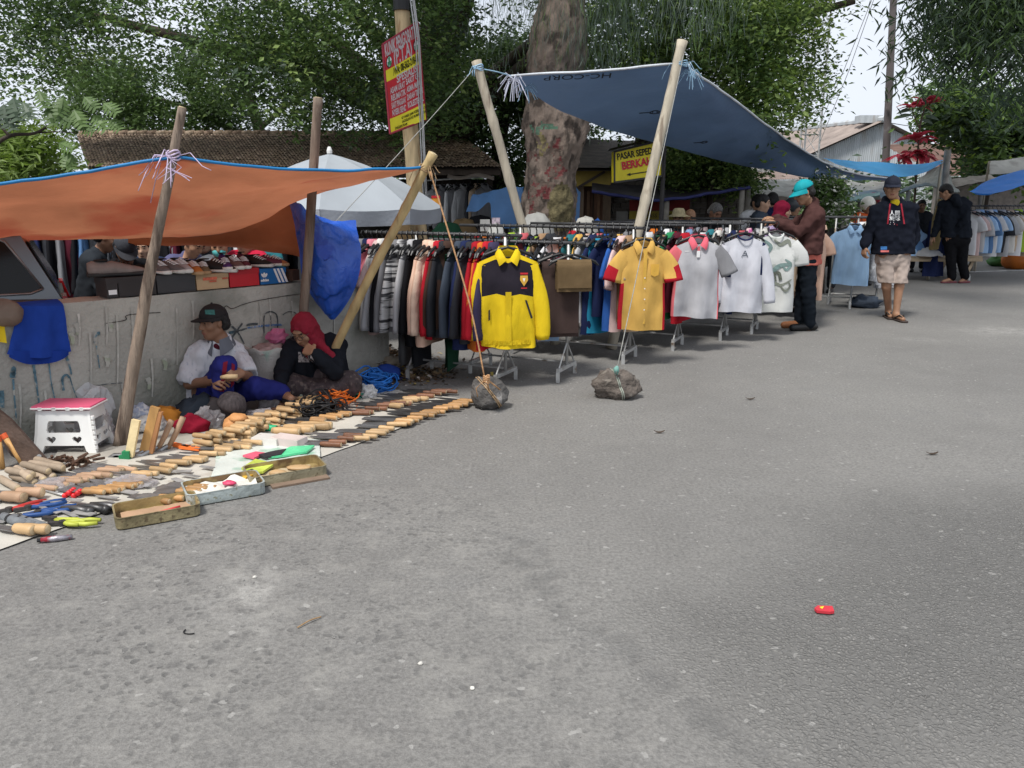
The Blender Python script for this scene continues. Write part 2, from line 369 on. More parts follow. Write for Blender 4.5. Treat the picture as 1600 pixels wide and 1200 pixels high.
def tree(name, label, base, trunk, r0, r1, limbs, clumps, n, size, mats, seed, bark=BARKD, group=None, mixw=None, **kw):
	t = thing(name, label, 'tree', base, group)
	if trunk:
		mb = MB(); limb(mb, trunk, r0, r1,12, wob=.05, seg=14)
		mb.build('trunk', bark, t, True)
		mb = MB()
		for (a, *rest, ra) in limbs: limb(mb, [a] + rest, ra, ra * .35,7, wob=.08)
		if limbs: tag(mb.build('limbs', bark, t, True), kind='stuff')
	cs = [c[0] for c in clumps]; rs = [c[1] if isinstance(c[1], (tuple, list)) else (c[1], c[1], c[1] * .8) for c in clumps]
	v, f, si = leaves(n, [tuple(c) for c in cs], rs, size, seed=seed, **kw)
	r = np.random.default_rng(seed + 50); mw = mixw or [1 / len(mats)] * len(mats)
	per = r.choice(len(mats), si.max() + 1, p=mw); mi = per[si]
	stuff(npmesh('crown', v, f, [LM[q] for q in mats], mi, t)); return t
def clump_line(pts, r, n, seed, spread=.6):
	q = random.Random(seed); out = []
	for i in range(n):
		p = cubic([Vector(a) for a in pts], i / max(1, n - 1)); out.append((p + V(q.uniform(-1,1), q.uniform(-1,1), q.uniform(-1,1)) * spread, r * q.uniform(.7,1.25)))
	return out
def scatter(uvs, Y0, Y1, r, n, seed, lift=0):    # crown clumps spread over a region of the canopy
	q = random.Random(seed); out = []; us = [a for a, b in uvs]; vv = [b for a, b in uvs]
	for i in range(n * 40):
		if len(out) >= n: break
		u = q.uniform(min(us), max(us)); v = q.uniform(min(vv), max(vv))
		ins = False; m = len(uvs)
		for a in range(m):
			(x0, y0),(x1, y1) = uvs[a], uvs[(a + 1) % m]
			if (y0 > v) != (y1 > v) and u < (x1 - x0) * (v - y0) / (y1 - y0) + x0: ins = not ins
		if ins: out.append((P(u, v, q.uniform(Y0, Y1)), r * q.uniform(.65,1.3)))
	return out
# big burled trunk beside the stalls
def big_tree():
	Yt = 10.4; base = P(850,420, Yt); base.z = 0
	t = thing('rain_tree', 'big burled tree trunk with red and green paint blotches rising behind the clothes racks', 'tree', base)
	prof = [(.52,0,846),(.40,.55,850),(.365,1.1,852),(.345,1.5,855),(.36,1.85,858),(.40,2.15,861),(.41,2.38,862),(.36,2.6,861),(.345,2.85,862),(.385,3.15,866),(.37,3.4,868),(.30,3.7,870),(.285,4.1,871),(.27,5,873),(.24,6.2,880),(.16,7.5,900)]
	N = 84; K = 230; v = []; f = []
	pz = [p[1] for p in prof]
	for j in range(K + 1):
		z = 7.5 * (j / K) ** 1.25; r0 = np.interp(z, pz, [p[0] for p in prof]); uu = np.interp(z, pz, [p[2] for p in prof]); cx = (uu - 800) / FPX * (Yt + .2)
		for k in range(N):
			a = 2 * math.pi * k / N; d = V(math.cos(a), math.sin(a), 0); q = V(d.x * 1.3, d.y * 1.3, z * 1.1)
			lump = fbm(q, 1.6,2) * .10 + abs(fbm(q + V(3,3,3), 3.4,3)) * .10 + fbm(q, 8,4) * .075
			for (bz, ba, bs, bh) in ((2.3,-.2,.3,.16),(3.2,-1.7,.28,.12),(3.15,3.3,.25,.10),(1.35,-.55,.22,.2),(2.45,3.5,.25,.1)):
				da = math.atan2(math.sin(a - ba), math.cos(a - ba)); lump += bh * math.exp(-((z - bz) / bs) ** 2 - (da / .65) ** 2)
			ridg = .02 * math.sin(a * 9 + 3 * fbm(q, 1.0))
			r = r0 * (1 + lump * 1.1 + ridg) * .91 - .02; v.append((cx + d.x * r, Yt + d.y * r, z))
	for j in range(K):
		for k in range(N):
			k2 = (k + 1) % N; f.append((j * N + k, j * N + k2,(j + 1) * N + k2,(j + 1) * N + k))
	v = np.array(v); f = np.array(f)
	mats = [M('bark_big', (.23,.18,.145), .95,.45,7,1.0,26, spot=((.07,.055,.045), 8,.52), stretch=(1,1,.6)), M('bark_red_paint', (.22,.055,.055), .85,.35,14,.9,26, spot=((.17,.125,.10), 14,.40)),
			M('bark_yellow_paint', (.25,.21,.10), .9,.3,14,.9,26, spot=((.16,.12,.10), 16,.5)), M('bark_green_paint', (.12,.22,.15), .9,.3,14,.9,26, spot=((.16,.12,.10), 16,.5)), M('bark_moss', (.16,.135,.07), .95,.4,14,1,26)]
	fc = v[f].mean(1); mi = np.zeros(len(f), int)
	for (u, vv, su, sv, m) in ((872,235,9,20,1),(874,255,6,14,1),(832,240,9,8,1),(828,245,14,6,1),(862,300,16,12,1),(846,222,7,16,2),(840,200,10,8,3),(850,198,14,5,3),(835,310,7,30,1),(866,270,20,10,1)):
		c = P(u, vv, Yt - .4); q = np.array([fbm(V(*p), 9,2) for p in fc]) if m else 0
		dd = ((fc[:, 0] - c.x) / (su / FPX * Yt)) ** 2 + ((fc[:, 2] - c.z) / (sv / FPX * Yt)) ** 2 + 1.6 * q
		mi[(dd < .9) & (fc[:, 1] < Yt)] = m
	c = P(878,325, Yt - .4); dd = ((fc[:, 0] - c.x) / .17) ** 2 + ((fc[:, 2] - c.z) / .3) ** 2; mi[(dd < 1) & (fc[:, 1] < Yt)] = 4
	npmesh('trunk', v, f, mats, mi, t, True)
	mb = MB()
	top = V((873 - 800) / FPX * Yt, Yt, 5)
	for a in ((top, top + V(-1.4,.2,1.3), top + V(-3.6,.4,2.2)),(top + V(0,0,.6), top + V(1.5,.3,1.6), top + V(3.6,-.3,2.4)),(top + V(0,0,1), top + V(.3,-1.2,2), top + V(.8,-2.6,2.7)),(top + V(-.05,0,.4), top + V(-.8,1.5,1.6), top + V(-1,3.2,2.6))): limb(mb, a, .15,.05,8, wob=.1)
	stuff(mb.build('limbs', BARKD, t, True))
	# casuarina-like hanging needles
	cl = scatter([(790,-60),(838,-60),(832,40),(800,90),(780,40)], 9.4,10.4,.26,9,3) + scatter([(905,-60),(1010,-60),(1000,30),(935,90),(912,140),(900,60)], 9.2,10.6,.26,14,6) + scatter([(1060,-80),(1140,-80),(1130,20),(1105,50),(1070,10)], 8.4,9.4,.26,9,4)
	v, f, si = leaves(6000, [tuple(c[0]) for c in cl], [(c[1], c[1], c[1] * 1.5) for c in cl], .17,.03, seed=8, hang=True)
	stuff(npmesh('needles', v, f, [LM['needle'], LM['fig_mid']], (np.random.default_rng(1).random(len(f)) < .25).astype(int), t))
	cl = [(top + V(random.Random(i).uniform(-4,4), random.Random(i + 99).uniform(-3,3.5), random.Random(i + 55).uniform(1.2,3.4)), .9) for i in range(30)]
	v, f, si = leaves(30000, [tuple(c[0]) for c in cl], [c[1] for c in cl], .12,.5, seed=9)
	stuff(npmesh('crown', v, f, [LM['blue']], None, t))
big_tree()
# the great fig behind the kiosk
b = P(690,380,16); b.z = 0
lm = []; bt = b + V(0,0,3.6)
for i, (dx, dy, dz) in enumerate(((-3.5,-1,1.2),(-6.5,0,1.8),(-2,-2.5,2.4),(2.5,-1,1.6),(4.5,-2,2.2),(1.2,-3,2.8),(-4.5,1.8,3),(.4,1.5,3.4),(-.7,-2,.9))):
	lm.append((b + V(0,0,2.2 + .2 * (i % 4)), b + V(dx * .4, dy * .4,3 + dz * .4), b + V(dx, dy, 3 + dz), .2))
canL = [(-60,-60),(720,-60),(720,180),(660,205),(560,195),(455,188),(400,165),(345,120),(280,110),(230,55),(185,90),(130,120),(60,130),(-60,120)]
cl = scatter(canL, 10.5,15,.75,110,11) + scatter([(-60,-700),(900,-700),(900,-40),(-60,-40)], 10.5,17,1.25,60,12) + scatter([(330,60),(700,0),(720,190),(440,190)], 14,18,.8,40,13)
tree('fig_tree', 'huge dark fig tree spreading its crown over the brown roofed kiosk', b, [b, b + V(.1,0,1.5), b + V(-.1,0,3.2), b + V(.3,0,6)], .75,.3, lm, cl, 125000,.085, ['fig_dark', 'fig_mid', 'fig_light', 'blue'], 21, mixw=[.46,.34,.10,.10])
b = P(780,380,17); b.z = 0
cl = scatter([(690,60),(930,60),(930,290),(780,300),(700,215)], 15.5,18,.6,46,61)
tree('fig_tree', 'dark tree filling the gap between the kiosk roof and the burled trunk', b, [b, b + V(0,0,2), b + V(.2,0,4)], .25,.12, [], cl, 34000,.10, ['fig_dark', 'fig_mid'], 62)
# thin twigs with sky between, over the roof
b2 = P(420,380,19); b2.z = 0
cl = scatter([(110,100),(330,110),(470,165),(520,205),(420,205),(130,205),(80,170)], 17,20,.5,46,14)
tree('roof_tree', 'loose leafed tree with sky showing through above the kiosk ridge', b2, [b2, b2 + V(.1,0,2), b2 + V(-.4,0,4.5)], .22,.1, [(b2 + V(0,0,2.5), b2 + V(-1.5,-.3,3.4), b2 + V(-3.5,-.5,3.8), .08),(b2 + V(0,0,3), b2 + V(.8,0,3.6), b2 + V(1.6,0,4.2), .07)], cl, 24000,.10, ['fig_dark', 'fig_mid'], 22)
# right hand lobe
b = P(1010,380,15); b.z = 0
cl = scatter([(880,-40),(1270,-40),(1310,-10),(1255,50),(1275,85),(1285,115),(1250,140),(1235,180),(1200,205),(1190,180),(1130,150),(1060,100),(880,110)], 10.6,13,.55,95,15) + scatter([(880,60),(1060,100),(1215,180),(1190,215),(880,200)], 12,14,.6,30,16) + scatter([(900,-500),(1300,-500),(1330,-30),(900,-30)], 11,15,1.1,30,17)
tree('fig_tree', 'bright leafed fig tree whose crown overhangs the big blue tarpaulin', b, [b, b + V(0,0,2.5), b + V(.3,-.4,5)], .4,.2, [(b + V(0,0,3), b + V(1,-1,3.9), b + V(2.6,-2.2,4.3), .14),(b + V(0,0,3.4), b + V(-.6,-1.2,4.2), b + V(-1.2,-2,5), .12)], cl, 80000,.080, ['fig_dark', 'fig_mid', 'fig_light', 'lime'], 23, mixw=[.14,.36,.36,.14])
b = P(1350,330,15); b.z = 0
# low bush under the tarp
b = P(1105,330,12.6); b.z = 0
cl = scatter([(1040,215),(1110,215),(1180,245),(1195,268),(1185,300),(1120,290),(1040,285)], 12.2,13.2,.22,40,18)
tree('fig_sapling', 'small leafy green tree filling the gap beneath the blue tarpaulin', b, [b, b + V(0,0,1), b + V(.1,0,1.9)], .06,.04, [], cl, 14000,.08, ['fig_mid', 'fig_light', 'fig_dark', 'lime'], 24, mixw=[.4,.25,.25,.1])
# right: dark drooping tree
b = P(1700,330,16); b.z = 0
cl = scatter([(1460,-60),(1700,-60),(1700,150),(1570,160),(1530,135),(1500,100),(1462,75),(1450,40),(1440,-20)], 12,15,.5,75,19) + scatter([(1410,60),(1440,60),(1440,120),(1410,130)], 12.5,13.5,.2,4,20) + scatter([(1480,-500),(1750,-500),(1750,-70),(1480,-70)], 12,16,1.1,26,25)
tree('mango_tree', 'dark tree with long drooping leaves hanging in at the upper right', b, [b, b + V(.1,0,2), b + V(.4,-.4,4.5)], .25,.12, [(b + V(0,0,2.5), b + V(-.8,-1,3.2), b + V(-1.8,-2,3.6), .08)], cl, 34000,.20, ['blue', 'fig_dark', 'fig_mid'], 25, mixw=[.6,.25,.15], aspect=.17, droop=.9)
b = P(1540,300,20); b.z = 0
cl = scatter([(1470,150),(1520,150),(1610,170),(1700,160),(1700,265),(1530,262),(1500,215),(1470,200)], 18,22,.5,60,26)
tree('hedge_tree', 'low bushy green tree behind the white and blue stall roofs at right', b, [b, b + V(0,0,1.2), b + V(.2,0,2.4)], .14,.08, [], cl, 26000,.17, ['fig_dark', 'fig_mid', 'blue', 'lime'], 26, mixw=[.42,.3,.2,.08])
# far left
b = P(20,330,11); b.z = 0
cl = scatter([(-60,170),(20,200),(100,250),(95,290),(-60,290)], 10.5,12,.28,20,27)
tree('acacia_tree', 'lime green feathery tree lit by the sky at the far left', b, [b, b + V(-.1,0,1.2), b + V(0,0,2.2)], .07,.04, [], cl, 9000,.13, ['lime', 'fig_light'], 27, aspect=.3)
b = P(-30,400,9.4); b.z = 0
t = thing('breadfruit_tree', 'breadfruit branch with dark lobed leaves reaching in at the left edge', 'tree', b)
mb = MB(); limb(mb, [b, P(-40,330,9.4), P(-20,240,9.4)], .07,.045,8); limb(mb, [P(-15,232,9.4), P(15,212,9.2), P(55,208,9.2), P(85,190,9.1)], .03,.01,6); limb(mb, [P(15,212,9.2), P(0,195,9.2), P(-5,170,9.2)], .02,.008,6); limb(mb, [P(55,208,9.2), P(90,206,9.2), P(120,208,9.1)], .01,.005,5)
mb.build('trunk', BARKD, t, True)
def lobed_leaf(mb, base, d, up, L, lobes=5, width=.42, m=0):
	d = Vector(d).normalized(); s = d.cross(Vector(up)).normalized(); n = s.cross(d)
	for i in range(lobes * 2):
		side = 1 if i % 2 else -1; t = .12 + .8 * (i // 2) / lobes; c = base + d * L * t - n * L * .15 * t * t; W = L * width * math.sin(math.pi * (.18 + .75 * t))
		tip = c + s * side * W + d * L * .16 - n * W * .25; a = c - d * L * .05; e = c + d * L * .13
		q = len(mb.v); mb.v += [a, lerp(a, tip, .6) - d * L * .02, tip, lerp(e, tip, .5) + d * L * .03, e]; mb.f.append(tuple(range(q, q + 5))); mb.m.append(m)
	q = base + d * L; mb.quad(base, base + d * L * .6 + s * L * .08, q - n * L * .18, base + d * L * .6 - s * L * .08, m)
for i, (u, v, uu, vv, L) in enumerate(((5,160,12,200,.3),(20,150,28,195,.3),(0,165,-12,190,.28),(35,158,48,185,.26),(12,175,20,205,.24),(100,235,112,268,.26),(115,240,100,262,.2),(90,222,118,232,.24),(85,175,110,190,.28),(75,165,82,195,.26),(115,170,130,200,.26),(145,178,165,200,.28),(160,160,185,178,.25),(100,150,90,178,.25),(125,195,150,208,.22),(60,140,70,170,.25),(130,150,152,170,.25),(170,185,190,204,.22))):
	mb = MB(); a = P(u, v, 9.1); lobed_leaf(mb, a, P(uu, vv, 9.0) - a, (.3,-1,.4), L * 1.0); mb.build('leaf', LM['blue'] if i < 5 else LM['fig_mid'], t)
# ti plant with red rosettes
b = P(1430,330,17); b.z = 0
t = thing('ti_plant', 'tall ti plant with crimson leaf rosettes behind the stall roofs', 'plant', b)
mb = MB(); limb(mb, [b, P(1430,300,17), P(1434,240,17), P(1438,195,17), P(1445,168,17)], .03,.015,6); limb(mb, [P(1437,200,17), P(1428,180,17), P(1424,165,17)], .014,.01,5); limb(mb, [P(1432,280,17), P(1420,258,17), P(1412,242,17)], .014,.01,5)
mb.build('stem', BARK, t, True)
q = random.Random(5)
for (u, v, n, L, ud) in ((1447,166,16,.46,.9),(1425,168,13,.38,.5),(1432,220,16,.5,.5),(1412,245,12,.42,-.05),(1440,243,14,.46,.1),(1428,240,10,.42,.2)):
	c = P(u, v, 17)
	for i in range(n):
		a = 2 * math.pi * i / n + q.random(); d = V(math.cos(a), math.sin(a), ud + q.uniform(-.3,.5)).normalized(); s = d.cross(V(0,0,1)).normalized(); dn = V(0,0,-1); ll = L * q.uniform(.75,1.2)
		mb = MB(); pts = []
		def lf(x, y, c=c, d=d, s=s, ll=ll): wdt = ll * .17 * math.sin(math.pi * (.08 + .9 * y)) * (x - .5) * 2; return c + d * ll * y + V(0,0,-1) * ll * .45 * y * y + s * wdt + V(0,0,1) * abs(wdt) * .35
		mb.grid(lf, 2,5); mb.build('leaf', LM['purple'], t)
for (u, v, dx) in ((1425,180,-.36),(1424,172,-.30),(1446,182,.3),(1440,188,.25)):
	mb = MB(); c = P(u, v, 17)
	mb.grid(lambda x, y: c + V(dx * y, 0,.04 * y - .12 * y * y) + V(0,.3,.9) * ((x - .5) * .09 * math.sin(math.pi * (.08 + .9 * y))), 2,5); mb.build('leaf', LM['blue'], t)
# flowering bush
b = P(1290,400,12.2); b.z = 0
cl = scatter([(1275,285),(1300,283),(1312,310),(1315,345),(1288,350),(1280,330)], 12,12.5,.13,20,31)
t = tree('flower_bush', 'bush dotted with small white flowers behind the man in teal cap', b, [b, b + V(0,0,.8), b + V(0,0,1.5)], .03,.02, [], cl, 3500,.075, ['fig_mid', 'fig_dark', 'white'], 32, mixw=[.4,.42,.18])
t['category'] = 'bush'
# ------------------------------------------------------------------ common materials
BAMBOO = M('bamboo', (.42,.31,.15), .55,.3,5,.15,60, stretch=(3,3,.4), spot=((.16,.11,.06), 4,.66)); BAMBOO_GREY = M('bamboo_grey', (.36,.32,.25), .7,.3,6,.2,60, stretch=(3,3,.4), spot=((.2,.16,.12), 5,.6))
WOODPOLE = M('pole_wood', (.20,.155,.12), .85,.4,6,.6,40, stretch=(4,4,.35), spot=((.09,.065,.05), 5,.55)); RAIL = M('rail_dark', (.07,.07,.072), .5,.3,9,.1, metal=.3); STEEL = M('steel_pipe', (.44,.44,.43), .45,.3,7,.1,80, metal=.5, spot=((.22,.17,.13), 11,.62))
BLACKP = M('black_plastic', (.016,.016,.017), .4,.3,8,0, perobj=.3); DARKW = M('dark_wood', (.06,.045,.035), .85,.4,6,.5,30, stretch=(1,1,.3)); TWINE = M('twine', (.36,.24,.13), .9,.3,40,.3,200)
STRING = M('string_white', (.30,.30,.28), .8,.2,30,.1); LILAC = M('raffia_lilac', (.62,.52,.68), .6,.2,20,.1, trans=.2); CYANS = M('raffia_cyan', (.35,.55,.72), .6,.2,20,.1, trans=.2)
WHITE = M('white_plastic', (.74,.74,.72), .45,.06,6,.04); PAPER = M('paper', (.6,.58,.53), .8,.1,6,.1); INK = M('ink_black', (.015,.015,.015), .7, bump=0, perobj=0); REDP = M('print_red', (.52,.02,.03), .55,.1,6,0, perobj=0); YELP = M('print_yellow', (.74,.66,.03), .55,.1,5,0, perobj=0); WHP = M('print_white', (.78,.78,.78), .6,.04,5,0, perobj=0)
CONC = M('concrete', (.39,.38,.34), .92,.22,2.2,.6,35, spot=((.225,.228,.195), 1.8,.53), perobj=0)
def rope(name, pts, r, mat, parent=None, sag=0, n=5, seg=14, **lab):
	pts = [Vector(p) for p in pts]; out = []
	if len(pts) == 2:
		for i in range(seg + 1): t = i / seg; out.append(lerp(pts[0], pts[1], t) - V(0,0, sag * 4 * t * (1 - t)))
	else:
		for i in range(seg + 1): out.append(cubic(pts, i / seg))
	mb = MB(); mb.tube(out, r, n); o = mb.build(name, mat, parent, True)
	if lab: tag(o, **lab)
	return o
def knot(parent, c, r, mat, tails=6, L=.18, seed=0, name='knot', ax=V(0,0,1)):
	q = random.Random(seed); mb = MB()
	for k in range(4):
		pts = []
		for i in range(13):
			a = 2 * math.pi * i / 12; pts.append(c + V(math.cos(a) * r, math.sin(a) * r, .012 * (k - 1.5) + .01 * math.sin(a * 2 + k)))
		mb.tube(pts, .005,5)
	for k in range(tails):
		d = V(q.uniform(-1,1), q.uniform(-1,.1), q.uniform(-1.2,.2)).normalized(); a = c + V(d.x, d.y, 0) * r
		mb.tube([a, a + d * L * .4 + V(0,0,.02), a + d * L * .8 - V(0,0, L * .3), a + d * L * q.uniform(.8,1.2) - V(0,0, L * q.uniform(.3,.9))], .0025,4)
	return mb.build(name, mat, parent, True)
def pole(name, label, cat, a, b, r0, r1, mat, nodes=0, bend=.02, seed=1, group=None, cut=True):
	a = Vector(a); b = Vector(b); q = random.Random(seed); t = thing(name, label, cat, a, group); mb = MB(); pts = []; rr = []; k = 40
	off = V(q.uniform(-1,1), q.uniform(-.5,.5), 0) * bend
	for i in range(k + 1):
		s = i / k; p = lerp(a, b, s) + off * math.sin(math.pi * s) + V(fbm((s * 3, seed, 1)), fbm((s * 3, seed, 5)), 0) * bend * .4; r = lerp(r0, r1, s)
		if nodes:
			ph = (s * nodes) % 1; e = min(ph, 1 - ph); r *= 1 + .14 * math.exp(-(e / .045) ** 2)
		else: r *= 1 + .07 * fbm((s * 9, seed, 0))
		pts.append(p); rr.append(r)
	mb.tube(pts, rr, 12); mb.build('shaft', mat, t, True)
	if cut:
		mb = MB(); d = (pts[-1] - pts[-2]).normalized(); mb.tube([b - d * .001, b + d * .004], [r1 * .82, r1 * .74], 12); mb.build('cut_end', M('cut_end', (.5,.4,.24), .9,.3,40,.2), t)
	return t
# ------------------------------------------------------------------ low concrete wall
WA = V(-4.2,3.30,0); WB = V(-1.05,6.63,0); WH = .82; wd = (WB - WA).normalized(); wn = V(wd.y, -wd.x, 0)     # wn points to the road
def on_wall(u, v, out=.004):      # the wall's face along a line of sight
	r = ray(u, v); t = (WA - V(0,0, CAM_H)).dot(wn) / r.dot(wn); return V(0,0, CAM_H) + r * t + wn * out
def wall():
	t = thing('concrete_wall', 'low weathered concrete wall with blue drips and black painted marks behind the seated sellers', 'wall', (WA + WB) / 2)
	mb = MB(); L = (WB - WA).length; th = .24
	def face(x, y): p = WA + wd * L * x; zz = WH * y; return p + V(0,0, zz) + wn * (.006 * fbm(p + V(0,0, zz), 2.2,4) - .002)
	mb.grid(face, 140,34)
	def top(x, y): p = WA + wd * L * x - wn * th * y; return p + V(0,0, WH + .010 * fbm(p, 3.5,3)) + (wn * (.006 * fbm(p + V(0,0, WH), 2.2,4) - .002) if y == 0 else V(0,0,0))
	mb.grid(top, 140,3); mb.grid(lambda x, y: WA + wd * L * (1 - x) - wn * th + V(0,0,(WH - .002) * y), 4,2); mb.grid(lambda x, y: WB - wn * (th * x + (0.004 if x == 0 else 0)) + V(0,0,(WH - .003) * y) + wd * .004,2,2)
	mb.build('wall_body', CONC, t, True)
	def stroke(uvs, wpx, name, mat, k=20):
		pts = [on_wall(u, v, .007) for u, v in uvs]; mb = MB(); ww = wpx if isinstance(wpx, (list, tuple)) else (wpx, wpx)
		def fn(x, y):
			p = cubic(pts, y); q = cubic(pts, min(1, y + .02)) - cubic(pts, max(0, y - .02)); d = q.normalized(); s = d.cross(wn); wd_ = lerp(ww[0], ww[1], y) * (1 + .45 * fbm((y * 9, uvs[0][0], 0), 1.5)) / FPX * 5
			return p + s * (x - .5) * wd_
		mb.grid(fn, 1, k); mb.build(name, mat, t)
	PB = M('paint_blue', (.085,.16,.20), .85,.4,30,0, spot=((.36,.355,.32), 22,.54)); PK = M('paint_black', (.075,.085,.09), .85,.4,30,0, spot=((.36,.355,.32), 24,.58)); PBL = M('paint_blue_bright', (.09,.17,.33), .85,.4,30,0, spot=((.36,.355,.32), 22,.54)); CR = M('crack_dark', (.055,.055,.05), 1, bump=0); STN = M('lime_streak', (.47,.46,.42), .95,.2,20,0, spot=((.40,.395,.355), 14,.42)); GRN = M('algae', (.30,.33,.25), .95,.3,12,0, spot=((.40,.395,.355), 16,.44))
	for uv, wpx in (([(378,505),(362,527),(358,535)], 3.4),([(354,503),(370,518),(381,537)], (4.5,2)),([(357,520),(370,517),(385,513)], (5,2.5)),([(384,508),(395,506),(402,506)], 4),([(412,524),(412,495),(420,487),(430,490),(433,500),(433,512)], 2.6),([(422,492),(423,520)], 2),([(441,492),(450,487),(462,490),(462,505)], 1.8)): stroke(uv, wpx, 'painted_mark', PK)
	stroke([(357,520),(367,518)], 5, 'painted_mark', PB); stroke([(386,512),(410,509),(440,507)], (3,4), 'painted_mark', PBL)
	for uv, wpx in (([(18,590),(21,575),(20,590)], 6),([(20,592),(22,620),(25,655)], (3,1.5)),([(52,570),(57,605),(62,640)], (4,1.5)),([(75,560),(80,600),(87,630)], (2.2,1.6)),([(103,555),(109,575),(111,585)], (4,2)),([(99,610),(97,592),(103,585),(108,590)], 3),([(108,588),(115,610),(120,622)], (2,1)),([(149,538),(149,522),(156,521)], 6),([(150,540),(155,575)], (2,1.5)),([(2,610),(3,637)], 6)): stroke(uv, wpx, 'blue_drip', PB)
	for uv in ([(345,490),(352,478),(362,482),(378,476),(400,470),(440,463),(470,459)], [(165,505),(195,500),(200,492),(250,488)]): stroke(uv, 1.4, 'crack', CR, 60)
	for i, (u, v, l) in enumerate(((165,480,60),(182,490,110),(140,520,100),(122,490,50),(205,480,70),(236,560,60),(275,480,90),(300,470,60),(420,460,60),(455,470,50),(520,470,60),(405,470,40),(190,600,40),(30,600,70),(70,610,60))): stroke([(u, v),(u + 2, v + l * .5),(u + 1, v + l)], (3.5,2), 'lime_streak', STN)
	for u, v in ((118,505),(170,500),(165,555),(110,520),(255,560),(230,590)): stroke([(u, v),(u + 3, v + 9),(u + 2, v + 18)], (8,5), 'algae_patch', GRN)
	stroke([(145,604),(165,600),(190,598)], 1.5, 'pencil_mark', PK)
wall()
# ------------------------------------------------------------------ poles of the stalls
woodA = pole('wooden_pole', 'leaning grey brown wooden pole lashed with lilac raffia beside the white stool', 'pole', G(187,697), P(285,168,4.62), .040,.024, WOODPOLE, bend=.015, seed=3)
tieA = P(268,247,4.60); knot(woodA, P(271,243,4.61), .036, LILAC, 10,.16,4)
mb = MB(); q = random.Random(8)
for k in range(7): a = P(268,250,4.56); mb.tube([a, a + V(q.uniform(-.05,.06), -.02,-.04), a + V(q.uniform(-.1,.12), -.02,-.09 - q.random() * .06)], .002,4)
mb.build('raffia_tails', LILAC, woodA)
woodB = pole('wooden_pole', 'straight grey wooden pole rising behind the woman in the red headscarf', 'pole', G(465,617), P(497,153,5.85), .036,.033, WOODPOLE, bend=.012, seed=5)
bamC = pole('bamboo_pole', 'yellow bamboo pole leaning right, planted beside the black cord coil', 'pole', G(487,618), P(677,240,5.35), .032,.030, BAMBOO, 5,.02,7)
knot(bamC, P(664,263,5.38), .036, TWINE, 5,.08,6)
bamD = pole('bamboo_pole', 'pale bamboo pole leaning left in front of the burled tree trunk', 'pole', G(868,538), P(744,95,7.85), .045,.043, BAMBOO_GREY, 5,.02,9)
bamE = pole('bamboo_pole', 'pale bamboo pole crossing the yellow hanging sign and holding the blue tarpaulin', 'pole', G(955,545), P(1066,64,8.0), .052,.047, BAMBOO_GREY, 6,.02,11)
knot(bamE, P(1064,100,7.98), .058, CYANS, 6,.15,6); knot(bamD, P(747,106,7.85), .048, CYANS, 3,.1,7)
poleF = pole('signboard_pole', 'weathered pale yellow utility pole carrying the red clinic board', 'pole', V(P(665,480,9.6).x, 9.6,0), P(624,-40,9.6), .105,.085, M('pole_yellow', (.50,.38,.22), .8,.3,6,.3,30, stretch=(3,3,.5), spot=((.30,.17,.08), 5,.58)), bend=.02, seed=13)
mb = MB(); c = P(628,8,9.58); mb.tube([c + V(0,0,-.06), c + V(0,0,.06)], .1,14); mb.build('clamp_band', BLACKP, poleF)
mb = MB()
for dx in (.06,.085,.1): mb.tube([P(640,-10,9.45) + V(dx - .06,0,0), P(648,60,9.45) + V(dx - .05,0,0), P(655,200,9.45) + V(dx - .05,0,0), P(662,345,9.45) + V(dx - .05,0,0)], .008,5)
mb.build('cable', M('cable_grey', (.4,.4,.4), .6, bump=0), poleF, True)
